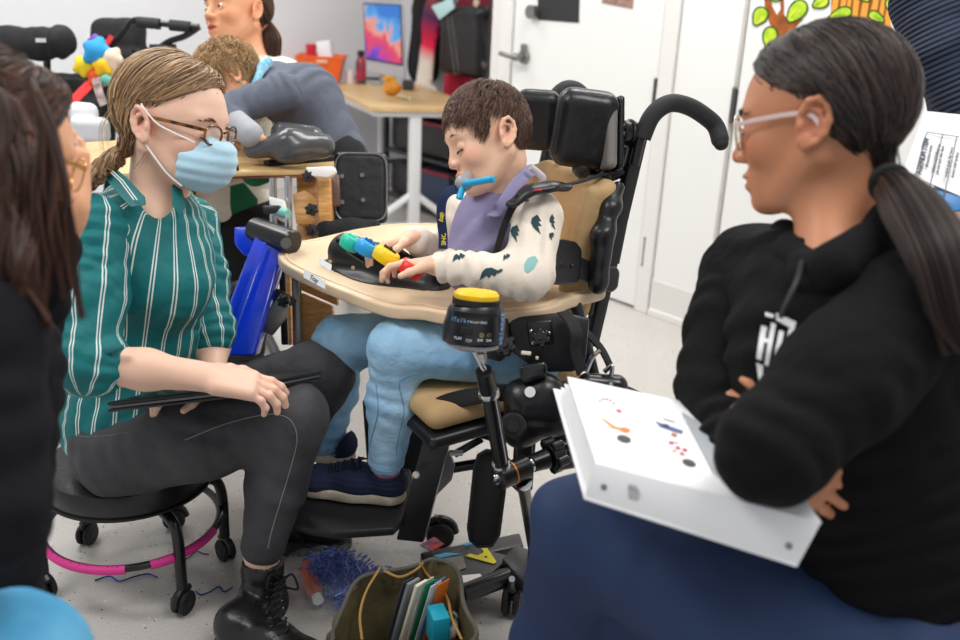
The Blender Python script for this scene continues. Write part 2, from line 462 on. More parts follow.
structure(MB().slab([a, b, b+[0, 0, 2.75], a+[0, 0, 2.75]], .08, -BN, bev=0), 'wall_back', M['wall'])
structure(MB().slab([CORNER+BN*.001, CORNER+BDir*6+BN*.001, CORNER+BDir*6+BN*.001+[0, 0, .1], CORNER+BN*.001+[0, 0, .1]], .012, BN, bev=.002), 'baseboard_back', M['trim'])
def wpt(t, z, off=0.): return W0+WD*t+WN*off+np.array([0, 0, z])
def wt(px, py): return float((W(px, py)-W0)@WD)
def wpanel(t0, t1, z0, z1, off, th, bev=.003): return MB().slab([wpt(t0, z0, off), wpt(t1, z0, off), wpt(t1, z1, off), wpt(t0, z1, off)], th, WN, bev=bev)
tA0 = wt(513, 180); tA1 = wt(641, 300); tB0 = wt(657, 300); tB1 = wt(720, 250); tC0 = wt(722, 250)+.0; tC1 = tC0+1.0
H = 2.15
def door(n, t0, t1, name=None):
    o = wpanel(t0, t1, .012, H, .012, .035).obj(f'door_{n}', M['door'], smooth=False); o['kind'] = 'structure'; return o
d1 = door(1, tA0, tA1); d2 = door(2, tB0+.0, tB1-.008); d3 = door(3, tC0+.008, tC1)
structure(wpanel(tA0-.2, tC1+.1, .0, H+.06, .001, .006, bev=0), 'trim_1', M['trim'])
structure(wpanel(tA1+.008, tB0-.008, 0, H+.05, .007, .05), 'trim_2', M['trim'])
structure(wpanel(tA0-.09, tA0-.008, 0, H+.05, .007, .05), 'trim_3', M['trim'])
# dark shadow gaps show as real gaps; a toe board under door 2
structure(wpanel(tB0, tB1-.01, .0, .03, .04, .02), 'baseboard_right', M['trim'])
m = wpanel(tB0+.0, tB1-.01, .03, .16, .047, .004, bev=.001); m.obj('kick_plate', mat('kick_plate', 'e6e4df', .4), d2, smooth=False)
def hinge(par, px, py0, py1):
    p0 = W(px+3, py0, .05); p1 = W(px, py1, .05); c = (p0+p1)/2; h = abs(p0[2]-p1[2])
    mb = MB(); mb.cyl(c+[0, 0, -h/2], c+[0, 0, h/2], .0085, n=12); mb.box(c-WN*.008+WD*.012, (.03, .004, h), np.stack([WD, WN, [0, 0, 1]], 1), bev=.001); mb.box(c-WN*.008-WD*.012, (.03, .004, h), np.stack([WD, WN, [0, 0, 1]], 1), bev=.001)
    for i in (-1, 1): mb.sph(c+[0, 0, i*h/2], .0095, nu=10, nv=6)
    return mb.obj('hinge', M['hinge'], par)
hinge(d1, 653, 80, 108); hinge(d1, 643, 238, 265); hinge(d2, 731, 89, 121); hinge(d2, 714, 259, 290)
# lever lock on door 1
c = W(525, 57, .05); mb = MB(); mb.cyl(c, c+WN*.02, .032, .028, n=28); mb.cyl(c+WN*.02, c+WN*.06, .014, n=16); mb.tube(spl([c+WN*.06, c+WN*.068-WD*.02, c+WN*.068-WD*.10+[0, 0, .01]]), .011); mb.sph(c+WN*.06+[0, 0, .0], .019); mb.box(c+WN*.012+[0,0,.02],(.03,.02,.08),np.stack([WD, WN, [0, 0, 1]], 1),bev=.006); mb.obj('door_handle', M['steel'], d1)
# coat hook shaped latch plate near the notice (upper left)
c = W(535, 12, .05); MB().cyl(c, c+WN*.035, .03, .03, n=24).obj('deadbolt', M['steel'], d1)
# notice and leaflet on door 1
def flat_w(name, px, m, label, cat, th=.002, off=.0475):
    pts = [W(x, y, off) for x, y in px]; mb = MB().slab(pts, th, WN, bev=.0004, seg=1); o = mb.obj(name, m, smooth=False, base=np.mean(pts, 0)); tag(o, label, cat); return o
flat_w('notice_board', [(538, -12), (580, -9), (579, 23), (538, 20)], mat('black_card', '2b2b2c', .6, bump=(90, .3)), 'black square notice fixed to the white door', 'notice')
flat_w('leaflet', [(603, -12), (634, -7), (633, 9), (602, 3)], mat('pinkish_print', 'b08a80', .7, var=('8c6a62', 60, 4)), 'pinkish brown printed leaflet on the white door, cut by the top edge', 'leaflet')
# ---- tree decal on door 3 / wall
def blob_pts(cx, cy, rx, ry, ang, n=18, squash=.75):
    out = []
    for i in range(n):
        t = 2*math.pi*i/n; r = 1-.28*max(0, math.cos(t))**6*-1
        x = rx*math.cos(t)*(1.15 if math.cos(t) > .9 else 1); y = ry*math.sin(t)*(1-.18*math.cos(t))
        a_ = math.radians(ang); out.append((cx+x*math.cos(a_)-y*math.sin(a_), cy+x*math.sin(a_)+y*math.cos(a_)))
    return out
tree = empty('tree_decal', W(800, 10, .05), 'cartoon tree decal with orange trunk and yellow-green leaves on the white wall', 'wall decal')
mbrown = mat('decal_brown', 'b5641e', .5, var=('8a4510', 30, 4)); mtrunk = mat('decal_trunk', 'f29a2e', .5)
def decal(name, px, m, par, off, th=.0012): return MB().slab([W(x, y, off) for x, y in px], th, WN, bev=0).obj(name, m, par, smooth=False)
nt = mtrunk.node_tree; tcn = nt.nodes.new('ShaderNodeTexCoord'); wv = nt.nodes.new('ShaderNodeTexWave'); wv.inputs['Scale'].default_value = 16; wv.inputs['Distortion'].default_value = 6
mpn = nt.nodes.new('ShaderNodeMapping'); mpn.inputs['Scale'].default_value = (1, 1, .15); nt.links.new(tcn.outputs['Object'], mpn.inputs[0]); nt.links.new(mpn.outputs[0], wv.inputs[0])
rp = nt.nodes.new('ShaderNodeValToRGB'); rp.color_ramp.elements[0].color = srgb('8a4a10'); rp.color_ramp.elements[1].color = srgb('f6a53a'); rp.color_ramp.elements[0].position = .1; rp.color_ramp.elements[1].position = .35
nt.links.new(wv.outputs[0], rp.inputs[0]); nt.links.new(rp.outputs[0], nt.nodes['Principled BSDF'].inputs['Base Color'])
decal('trunk', [(829, 70), (833, -40), (888, -40), (893, 70)], mtrunk, tree, .048)
decal('branch', [(763, -30), (769, -30), (772, 6), (777, 15), (781, 9), (780, -2), (784, -2), (784, 14), (789, 22), (799, 17), (803, 19), (796, 27), (800, 45), (835, 75), (820, 80), (785, 47), (770, 24), (765, 8)], mbrown, tree, .048)
mol = mat('decal_outline', '14520f', .5); mlf = mat('decal_leaf', '9fd01c', .5, var=('d6e63a', 38, 2))
for cx, cy, rx, ry, an in [(760, 16, 10, 8, 120), (770, 37, 11, 8, 100), (797, 11, 13, 9, 130), (821, 2, 9, 7, 150), (841, 14, 12, 7, 160), (876, 17, 9, 6, 30), (894, 4, 9, 9, 60), (899, 22, 9, 5, 100), (775, -3, 8, 5, 10), (862, -5, 9, 6, 40)]:
    lf = decal('leaf', blob_pts(cx, cy, rx, ry, an), mol, tree, .0495)
    decal('leaf_face', blob_pts(cx, cy, rx-1.7, ry-1.7, an), mlf, lf, .0512, .0006)
    a_ = math.radians(an); decal('leaf_vein', [(cx-rx*.5*math.cos(a_)-.3, cy-rx*.5*math.sin(a_)), (cx+rx*.7*math.cos(a_), cy+rx*.7*math.sin(a_)-.5), (cx+rx*.7*math.cos(a_), cy+rx*.7*math.sin(a_)+.5)], mol, lf, .052, .0004)

# ============================================================ DESK CORNER
ZD = .70
dk = [G(322, 82, ZD), G(370, 106, ZD), G(426, 107, ZD)]; u1 = nrm(dk[0]-dk[1]); u2 = nrm(dk[2]-dk[1]); L1 = np.linalg.norm(dk[0]-dk[1])
q3 = dk[1]+u1*(L1+.0)+u2*.62; q2 = dk[1]+u2*.62
desk = empty('desk', dk[1]*[1, 1, 0], 'pale wood topped desk with white steel legs carrying the computer', 'desk')
MB().slab([dk[0], dk[1], q2, q3], .028, (0, 0, -1), bev=.004).obj('desktop', M['maple'], desk, smooth=False)
MB().slab([p-[0, 0, .0285] for p in (dk[0]+(dk[1]-dk[0])*.03, dk[1]+(u1+u2)*.03, q2+(u1-u2)*.03, q3-(u1+u2)*.03)], .03, (0, 0, -1), bev=.002).obj('apron', M['whitesteel'], desk, smooth=False)
for q, out in ((dk[1]+u2*.26+u1*.06, 1), (q3-u1*.1-u2*.26, -1)):
    mb = MB(); mb.box(q*[1, 1, 0]+[0, 0, .35], (.06, .05, .64), np.stack([u2, u1, [0, 0, 1]], 1), bev=.006)
    for s_ in (-1, 1): mb.tube([q*[1, 1, 0]+[0, 0, .22], q*[1, 1, 0]+u2*.27*s_+[0, 0, .02]], .02, n=8); 
    mb.box(q*[1, 1, 0]+[0, 0, .03], (.6, .06, .03), np.stack([u2, u1, [0, 0, 1]], 1), bev=.005)
    mb.obj('leg', M['whitesteel'], desk)
# computer
def onp(px, py, z=ZD): return G(px, py, z)
dS = 4.95
def Pd(px, py, d=dS): return P(px, py, d)
imac = empty('desktop_computer', onp(388, 84), 'all-in-one computer with a red, purple and blue picture on its screen', 'computer')
c4 = [P(363, 2, 5.05), P(402, 4, 4.9), P(404, 79, 4.9), P(366, 71, 5.05)]
nS = nrm(np.cross(c4[1]-c4[0], c4[3]-c4[0])); nS = nS if nS@(_C-c4[0]) > 0 else -nS
MB().slab(c4, .02, -nS, bev=.004).obj('housing', mat('anodised_aluminium', 'b9b3b3', .4, .6), imac)
ms, nt, bb = _m('screen_picture'); N = nt.nodes; L = nt.links
tcn = N.new('ShaderNodeTexCoord'); n1 = N.new('ShaderNodeTexNoise'); n1.inputs['Scale'].default_value = 3.2; n1.inputs['Detail'].default_value = 1; n1.inputs['Distortion'].default_value = .8
mpn = N.new('ShaderNodeMapping'); mpn.inputs['Location'].default_value = (.3, .1, .9); L.new(tcn.outputs['Generated'], mpn.inputs[0]); sx = N.new('ShaderNodeSeparateXYZ'); L.new(tcn.outputs['Generated'], sx.inputs[0]); L.new(mpn.outputs[0], n1.inputs[0])
ad = N.new('ShaderNodeMath'); ad.operation = 'MULTIPLY_ADD'; ad.inputs[1].default_value = .55; L.new(n1.outputs[0], ad.inputs[0])
cm = N.new('ShaderNodeMath'); cm.operation = 'MULTIPLY_ADD'; cm.inputs[1].default_value = .75; cm.inputs[2].default_value = -.12; L.new(sx.outputs[2], cm.inputs[0]); 
c2m = N.new('ShaderNodeMath'); c2m.operation = 'MULTIPLY_ADD'; c2m.inputs[1].default_value = .28; L.new(sx.outputs[0], c2m.inputs[0]); L.new(cm.outputs[0], c2m.inputs[2]); L.new(c2m.outputs[0], ad.inputs[2])
rp = N.new('ShaderNodeValToRGB'); cr = rp.color_ramp; L.new(ad.outputs[0], rp.inputs[0])
cr.elements[0].position = .18; cr.elements[0].color = srgb('2a1f8f'); cr.elements[1].position = .95; cr.elements[1].color = srgb('1577d8')
for p_, c_ in ((.32, '7b2bd0'), (.45, 'd3257f'), (.6, 'f0305a'), (.72, 'f2a08a'), (.8, '5aa9ee')): e = cr.elements.new(p_); e.color = srgb(c_)
L.new(rp.outputs[0], bb.inputs['Emission Color']); bb.inputs['Emission Strength'].default_value = .85; bb.inputs['Base Color'].default_value = (.02, .02, .02, 1); bb.inputs['Roughness'].default_value = .15
MB().slab([P(363.6, 2.8, 5.045)+nS*.002, P(401.4, 4.6, 4.9)+nS*.002, P(403.2, 66, 4.9)+nS*.002, P(365.8, 59.5, 5.045)+nS*.002], .002, nS, bev=0).obj('bezel', M['black'], imac, smooth=False)
MB().slab([P(364.6, 4, 5.04)+nS*.005, P(400.6, 6, 4.9)+nS*.005, P(402.2, 64.3, 4.9)+nS*.005, P(366.8, 58, 5.04)+nS*.005], .001, nS, bev=0).obj('screen', ms, imac, smooth=False)
st = onp(388, 86); MB().slab([st+u2*.08, st-u2*.08, st-u2*.08+[0, 0, .0], st-u2*.08+u1*.14, st+u2*.08+u1*.14], .006, (0, 0, 1), bev=.002).tube([st+u1*.12, st+u1*.1+[0, 0, .16]], .02).obj('stand', mat('aluminium_stand', 'b9b3b3', .4, .6), imac)
o = MB().box(onp(374, 80)+[0, 0, .009], (.26, .1, .014), np.stack([u2, u1, [0, 0, 1]], 1), bev=.005).obj('keyboard', mat('dark_keys', '3c3c40', .5), base=onp(374, 80)); tag(o, 'dark low keyboard lying in front of the computer', 'keyboard')
# orange basket
bk = empty('basket', onp(325, 83), 'orange plastic basket with a cut-out handle on the desk corner', 'basket')
c = onp(322, 82)+[0, 0, .0]; ax = nrm(cv(1, 0, 0)*[1, 1, 0]); ay = np.array([-ax[1], ax[0], 0])
def rect_ring(c, hx, hy, z): return [c+ax*hx*sx_+ay*hy*sy_+[0, 0, z] for sx_, sy_ in ((-1, -1), (1, -1), (1, 1), (-1, 1))]
mb = MB(); lo_ = rect_ring(c, .108, .08, .003); hi_ = rect_ring(c, .145, .11, .16); hi2 = rect_ring(c, .139, .104, .16); lo2 = rect_ring(c, .103, .075, .008)
V = lo_+hi_+hi2+lo2; F = [(0, 1, 2, 3), (12, 13, 14, 15)]
for i in range(4):
    j = (i+1) % 4; F += [(i, j, 4+j, 4+i), (4+i, 4+j, 8+j, 8+i), (8+i, 8+j, 12+j, 12+i)]
mb.add(V, F).obj('tub', M['orange'], bk, smooth=False)
mb = MB(); mb.tube(rect_ring(c, .147, .112, .16), .006, n=8, closed=True).obj('rim', M['orange'], bk)
MB().box(c-ay*.1105+ax*.02+[0, 0, .135], (.07, .012, .022), np.stack([ax, ay, [0, 0, 1]], 1), bev=.008).obj('handle_opening', mat('pale_slot', 'e9b99a', .6), bk)
for px_, col, lab, h_, r_ in ((308, 'd6243c', 'red cup standing in the orange basket', .2, .028),):
    b0 = c+ax*-.065+[0, 0, .012]; o = MB().lathe(b0, (0, 0, 1), [(0, 0), (.024, 0), (.034, .215), (.031, .215), (.022, .006), (0, .006)]).obj('cup', mat('red_cup', col, .4), base=b0); tag(o, lab, 'cup')
b0 = c+ax*.03+[0, 0, .014]; o = MB().box(b0+[0, 0, .12], (.09, .07, .235), np.stack([ax, ay, [0, 0, 1]], 1) @ rotm((0, 1, 0), -8), bev=.01).obj('paper_pack', M['paper'], base=b0); tag(o, 'white packet sticking up out of the orange basket', 'packet')
# bottle, mug, duck on the desk
def thing_l(name, p, prof, m, label, cat, n=24):
    o = MB().lathe(p, (0, 0, 1), prof, n).obj(name, m, base=p); return tag(o, label, cat)
bt = empty('bottle', onp(361, 84), 'dark drink bottle with a black cap between basket and computer', 'bottle')
p = onp(361, 84); MB().lathe(p, (0, 0, 1), [(0, 0), (.03, 0), (.033, .01), (.033, .13), (.02, .165), (.017, .17)]).obj('bottle_body', mat('smoky_bottle', '4b4650', .15, var=('b03048', 14, 0)), bt)
MB().lathe(p+[0, 0, .168], (0, 0, 1), [(0, 0), (.022, 0), (.022, .035), (0, .037)]).obj('cap', M['black'], bt)
mg = empty('mug', onp(349, 83), 'small white mug beside the orange basket', 'mug'); p = onp(350, 83)-ax*.0
MB().lathe(p, (0, 0, 1), [(0, 0), (.026, 0), (.032, .08), (.028, .08), (.023, .006), (0, .006)]).obj('mug_body', M['white'], mg); MB().tube(spl([p+ax*.03+[0, 0, .065], p+ax*.055+[0, 0, .055], p+ax*.05+[0, 0, .025], p+ax*.028+[0, 0, .02]]), .005).obj('handle', M['white'], mg)
p = onp(392, 95); dkk = empty('toy_duck', p, 'yellow and orange rubber duck toy on the desk edge', 'toy')
V_, Q_ = SDF().ell(p+[0, 0, .04], (.055, .045, .04)).ell(p+ax*-.01+[0, 0, .095], (.032, .032, .032), k=.02).cap(p-ax*.02+[0, 0, .09], p-ax*.06+[0, 0, .085], .012, .006, k=.006).mesh(.006); link('duck_body', np_mesh('duck', V_, Q_), mat('duck_yellow', 'eeb02a', .45, var=('cf6a1a', 14, 1)), dkk)
o = MB().tube([onp(398, 98)+[0, 0, .012], onp(410, 101)+[0, 0, .012]], .011).obj('marker', mat('cream_pen', 'e8d9a8', .5), base=onp(404, 99)); tag(o, 'short cream coloured marker lying near the desk edge', 'marker')
o = MB().box(onp(408, 90)+[0, 0, .03], (.07, .06, .06), bev=.01).obj('tape_dispenser', M['dark'], base=onp(408, 90)); tag(o, 'small dark object behind the yellow toy on the desk', 'desk tidy')
# shelving of black crates under / behind the desk
sh = empty('storage_rack', G(428, 218, 0), 'dark rack of grey and black bins under the desk', 'storage rack')
Rk = np.stack([WD, WN, [0, 0, 1]], 1); base = G(428, 218, 0)*[1, 1, 0]-WN*.22
for z_ in (.06, .34, .60): MB().box(base+[0, 0, z_], (.95, .42, .02), Rk, bev=.003).obj('shelf', M['dark'], sh)
for s1 in (-1, 1):
    for s2 in (-1, 1): MB().box(base+WD*.46*s1+WN*.2*s2+[0, 0, .31], (.03, .03, .62), Rk, bev=.003).obj('upright', M['black'], sh)
k_ = 0
for z_, cols in ((.07, ('2b2a30', '32405e', '2a2527')), (.35, ('353436', '2f2c2d', '413c3c'))):
    for i, c_ in enumerate(cols):
        cc = base+WD*(-.3+.3*i)+[0, 0, z_+.112]
        bb_ = empty('storage_bin', cc-[0, 0, .11], ['navy grey bin at the left of the bottom shelf', 'blue bin in the middle of the bottom shelf', 'black bin at the right of the bottom shelf', 'grey bin at the left of the upper shelf', 'dark bin with a red strip in the middle of the upper shelf', 'brownish grey bin at the right of the upper shelf'][k_], 'storage bin', 'bins on the dark rack')
        MB().box(cc, (.27, .36, .2), Rk, bev=.012).obj('bin_body', mat('bin_'+c_, c_, .5), bb_); MB().box(cc+[0, 0, .085], (.285, .38, .025), Rk, bev=.006).obj('bin_rim', mat('bin_rim_'+str(k_), '8f2430' if k_ in (4, 1) else '1f1e20', .5), bb_); k_ += 1

# ============================================================ COATS AND BAG ON THE WALL
WA = lambda x, y, o=0.: W(x, y, AO+o)
cr_ = empty('coat_rack', WA(452, -40, .02), 'white wall rail with pegs behind the hanging coats', 'coat rack')
MB().slab([WA(395, -62, .0), WA(500, -48, .0), WA(500, -36, .0), WA(395, -50, .0)], .02, WN, bev=.003).obj('rail', M['trim'], cr_, smooth=False)
for px_ in (415, 440, 468, 490): MB().tube([WA(px_, -45, .02), WA(px_, -45, .09)], .008).sph(WA(px_, -45, .09), .014).obj('peg', M['steel'], cr_)
def hang(name, top, bot, wt_, wb_, th, m, label, cat, amp=.012, f=26, tint=None, extra=None):
    top = np.asarray(top); bot = np.asarray(bot); s = SDF(); s.chain([(top, wt_), ((top+bot)/2, (wt_+wb_)/2*1.08), (bot, wb_)], flat=(WN, th), k=.03)
    if extra: extra(s)
    o = body(name, s, .009, m, warp=folds(WD, f, amp), tint=tint); settle(o, top); return tag(o, label, cat)
hang('coat', WA(432, -42, .13), WA(424, 62, .12), .10, .15, .4, mat('black_coat_cloth', '17161a', .9, bump=(60, .3)), 'black coat hanging at the left of the coat rail', 'coat')
hang('jacket', WA(478, -40, .10), WA(470, 60, .10), .11, .13, .4, mat('maroon_coat_cloth', '7d1830', .8, bump=(60, .3)), 'dark red jacket hanging behind the black leather bag', 'jacket')
sc_t = WA(438, -45, .27); sc_b = WA(424, 86, .24)
def sct(V):
    t = np.clip((V-sc_t)@nrm(sc_b-sc_t)/np.linalg.norm(sc_b-sc_t), 0, 1); ks = [0, .25, .45, .6, .68, .8, 1]
    cs = np.array([srgb(c)[:3] for c in ('a5532a', 'a8492c', '4a2a55', 'd11a4b', 'ee2b56', 'efe6dc', 'f3ece2')]); return np.stack([np.interp(t, ks, cs[:, i]) for i in range(3)], 1)
def fr(s):
    for i in range(9): q = sc_b+WD*(-.06+.022*i); s.cap(q, q+[0, 0, -.06-.025*i]+WD*.012*i, .009, .006, k=.01)
hang('scarf', sc_t, sc_b, .045, .075, .35, mat_attr('woven_scarf', .9, bump=(120, .4)), 'long scarf fading from brown through crimson to white fringe, hanging over the coats', 'scarf', .006, 60, tint=sct, extra=fr)
hang('pink_bag', WA(462, 60, .2), WA(455, 95, .2), .075, .105, .35, mat('crimson_cloth', 'c3203f', .8, bump=(60, .3)), 'crimson bag bottom hanging under the black leather bag', 'bag')
bg = empty('leather_bag', WA(468, 40, .2), 'large black leather bag with a studded strap hanging from the coat rail', 'bag')
s = SDF(); s.box(WA(464, 42, .3), (.19, .045, .195), np.stack([WD, WN, [0, 0, 1]], 1), rd=.035); s.cap(WA(444, 15, .3), WA(487, 10, .3), .02, k=.05)
body('bag_body', s, .007, mat('black_leather', '161617', .32, bump=[(40, .3), (200, .15)]), bg, warp=folds(cv(1, .2, 0), 28, .01))
MB().tube(spl([WA(442, 12, .36), WA(450, -35, .33), WA(458, -50, .3)]), 1, n=8, flat=(.022, .006, WN)).obj('handle', M['vinylb'], bg)
mb = MB(); 
for a_, b_ in (((447, 14), (455, 74)), ((451, 13), (459, 73))):
    for i in range(18):
        t = i/17; mb.sph(WA(a_[0]+(b_[0]-a_[0])*t, a_[1]+(b_[1]-a_[1])*t, .345), .005, nu=6, nv=4)
mb.obj('studs', M['chrome'], bg)
MB().lathe(WA(477, 3, .345), WN, [(0, 0), (.022, 0), (.022, .01), (0, .012)]).obj('snap', mat('champagne_metal', 'd6c3a8', .3, .8), bg)
MB().box(WA(484, 65, .342), (.05, .006, .03), np.stack([WD, WN, [0, 0, 1]], 1) @ rotm((0, 1, 0), 25), bev=.004).obj('badge', mat('pewter', '66666a', .3, .8), bg)
o = MB().slab([WA(432, 6, .36), WA(452, -2, .36), WA(455, 8, .36), WA(440, 20, .36)], .006, WN, bev=.002).obj('face_mask', mat('pale_blue_mask', 'bfe3e6', .8, bump=(90, .4)), base=WA(443, 8, .36)); tag(o, 'pale blue disposable face mask hanging in front of the black bag', 'face mask')
# ============================================================ PEOPLE: shared anatomy
class Head:
    """local axes: x forward, y left, z up, metres of an adult head; origin between the ears"""
    def __init__(s, c, fwd, up, sc=1.): s.c = np.asarray(c, float); s.R = frame(fwd, up); s.sc = sc
    def w(s, v): return s.c+s.R@(np.asarray(v, float)*s.sc)
    def loc(s, V): return (V-s.c)@s.R/s.sc
    def build(s, f, child=0., mouth=0., nose=1., jaw=1., back=0.):
        sc = s.sc; E = lambda c, r, k=.012, op='u', R=None: f.ell(s.w(c), np.asarray(r)*sc, s.R if R is None else s.R@R, k*sc, op)
        E((-.014+back/2, 0, .028), (.098-back/2, .077, .088)); E((.022, 0, .02), (.072, .067, .074), .02)
        E((.028, 0, -.035), (.060, .057, .075), .025)
        for y in (-1, 1):
            f.cap(s.w((-.005, .056*y, -.045)), s.w((.05, .024*y*jaw, -.094)), .021*sc, .017*sc, .022*sc)
            E((.058, .036*y, -.030), (.026+.004*child, .022, .022+.004*child), .022)
        E((.072, 0, -.098), (.022, .022, .017), .018); E((.062, 0, -.066), (.035, .034, .03), .02)
        E((.07, 0, .02), (.022, .05, .014), .016)
        for y in (-1, 1): E((.094, .033*y, -.006), (.017, .018, .0125), .012, 's')
        for y in (-1, 1): E((.0755, .0315*y, -.006), (.0148, .0155, .0135), .004)           # lids over the ball
        f.cap(s.w((.084, 0, .006)), s.w((.104*nose+.004*(1-child), 0, -.032)), .0075*sc, .0105*sc, .012*sc)
        for y in (-1, 1):
            E((.098, .0125*y, -.036), (.0105, .0075, .0078), .006); E((.103, .006*y, -.0445), (.004, .003, .003), .003, 's')
        E((.0925, 0, -.0605-mouth*.3), (.0115, .0235, .0062), .006); E((.0905, 0, -.0715-mouth), (.0115, .020, .0075), .006)
        E((.104, 0, -.0655-mouth*.6), (.013, .0245, .0012+mouth*.5), .003, 's')
        for y in (-1, 1): s.ear(f, y)
    def ear(s, f, y):
        sc = s.sc; R = s.R@rotm((0, 1, 0), -12)@rotm((0, 0, 1), 22*y)
        g = lambda v: s.w((-.008, .0765*y, -.008))+R@(np.array([v[0], v[1]*y, v[2]])*sc)
        f.ell(g((0, .004, 0)), np.array([.019, .006, .031])*sc, R, .006*sc)
        f.ell(g((0.003, .012, .002)), np.array([.0115, .007, .020])*sc, R, .004*sc, 's')
        rim = [(.013, .006, .012), (.008, .0095, .026), (-.004, .0115, .0305), (-.016, .0125, .021), (-.0195, .0125, .005), (-.016, .011, -.011), (-.008, .009, -.022), (.002, .006, -.029)]
        f.chain([(g(p), .0042*sc) for p in rim], k=.003*sc)
        f.chain([(g(p), .003*sc) for p in [(.004, .008, .017), (-.007, .0095, .014), (-.0115, .0095, .002), (-.008, .009, -.011)]], k=.004*sc)
        f.ell(g((.006, .005, -.024)), np.array([.009, .005, .010])*sc, R, .006*sc); f.ell(g((.013, .006, -.004)), np.array([.004, .005, .007])*sc, R, .004*sc)
    def skin(s, base, flush, lip, blend=1.):
        b, fl, lp = [np.array(srgb(c)[:3]) for c in (base, flush, lip)]
        def t(V):
            q = s.loc(V); C = np.tile(b, (len(V), 1))
            def mixin(m, col):
                nonlocal C; C = C*(1-m[:, None])+col*m[:, None]
            for y in (-1, 1):
                mixin(.55*np.exp(-(((q-[.07, .045*y, -.03])/[.03, .022, .022])**2).sum(1)), fl); mixin(.6*np.exp(-(((q-[-.01, .082*y, -.005])/[.02, .014, .03])**2).sum(1)), fl)
            mixin(.45*np.exp(-(((q-[.108, 0, -.034])/[.015, .014, .014])**2).sum(1)), fl)
            d = ((q-[.098, 0, -.066])/[.016, .023, .0115])**2; mixin(.85*np.clip(1.6*np.exp(-(d.sum(1))**2)-.3, 0, 1), lp)
            n = wob(V, 60)[:, None]*.04; return np.clip(C*(1+n), 0, 1)
        return t
    def eyes(s, par, iris='5a3a22', lid=.5, look=(1, 0, 0)):
        for y in (-1, 1):
            mb = MB(); c = s.w((.0775, .0315*y, -.006)); mb.tint('f0ece8').sph(c, .0128*s.sc, nu=24, nv=16)
            d = s.R@nrm(look); mb.tint(iris).sph(c+d*.0088*s.sc, .0062*s.sc, nu=16, nv=10); mb.tint('0c0a09').sph(c+d*.0128*s.sc, .0027*s.sc, nu=12, nv=8)
            mb.obj('eye', M['eye'], par, tinted=True)
    def tufts(s, curve, n, ln, wid, col, drop=(0, 0, 0), par=None, name='eyebrow', jit=.0018):
        """short hairs along a curve given in head coordinates: brows and lashes"""
        c = np.array(spl(curve, 10)); i = RNG.random(n)*(len(c)-1.001); a = i.astype(int); fr = (i-a)[:, None]
        p0 = c[a]*(1-fr)+c[a+1]*fr+RNG.normal(size=(n, 3))*jit; T = c[a+1]-c[a]; T /= np.linalg.norm(T, axis=1)[:, None]
        d = T*ln+np.array(drop); t = np.linspace(0, 1, 4)[None, :, None]; pa = p0[:, None]+d[:, None]*t
        pa = s.c+(pa*s.sc)@s.R.T; v, q, tt = strands_mesh(pa, np.array([1, .9, .7, .2])*wid*s.sc, hcols(n, col, col, col))
        return hair_obj(name, [(v, q, tt)], M['hair'], par)
M['eye'] = mat_attr('eye_surface', .12, spec=.6)
M['hair'] = mat_attr('hair', .42, spec=.45)
M['skin'] = mat_attr('skin', .46, bump=[(420, .06)], sss=.12, spec=.4)

def hand(f, wrist, d, n, side, sc=1., curl=(.35, .45, .5, .55), thumb=.5, spread=.06, wr=.026):
    """wrist point, finger direction, palm normal (fingers curl towards it), side=+1 thumb towards cross(d,n)"""
    d = nrm(d); n = nrm(n-d*(n@d)); t = np.cross(d, n)*side; wrist = np.asarray(wrist, float)
    f.cap(wrist-d*.01*sc, wrist+d*.03*sc, wr*sc, .027*sc, .02*sc, flat=(n, .62))
    R = np.stack([d, t, n], 1)
    f.box(wrist+d*.055*sc, np.array([.043, .039, .0135])*sc, R, rd=.012*sc, k=.016*sc)
    for i, (ln, r) in enumerate(((.071, .0088), (.080, .009), (.074, .0086), (.058, .0076))):
        o = wrist+d*(.092-.003*abs(i-1)-.003*(i == 3))*sc+t*(.0285-.0192*i)*sc
        a = curl[i] if not np.isscalar(curl) else curl; dd = nrm(d+t*spread*(1.5-i)); p = o-d*.02*sc; pts = [(p, r*1.05*sc)]; p = o; ang = a*.5; pts.append((p, r*1.06*sc))
        for L_, b_ in ((.44, a*1.), (.31, a*1.15), (.25, a*.8)):
            e = dd*math.cos(ang)+n*math.sin(ang); p = p+e*ln*L_*sc; pts.append((p, r*(.98 if L_ > .4 else .92 if L_ > .3 else .8)*sc)); ang += b_
        f.chain(pts, k=.0045*sc)
    b = wrist+d*.018*sc+t*.024*sc; td = nrm(d*.62+t*.75+n*.25*1); e2 = nrm(d*(.95-.2*thumb)+t*.28+n*thumb)
    p1 = b+td*.034*sc; p2 = p1+nrm(td+e2)*.032*sc; p3 = p2+e2*.026*sc
    f.chain([(b, .0135*sc), (p1, .0118*sc), (p2, .0102*sc), (p3, .0084*sc)], k=.008*sc)
    return p3

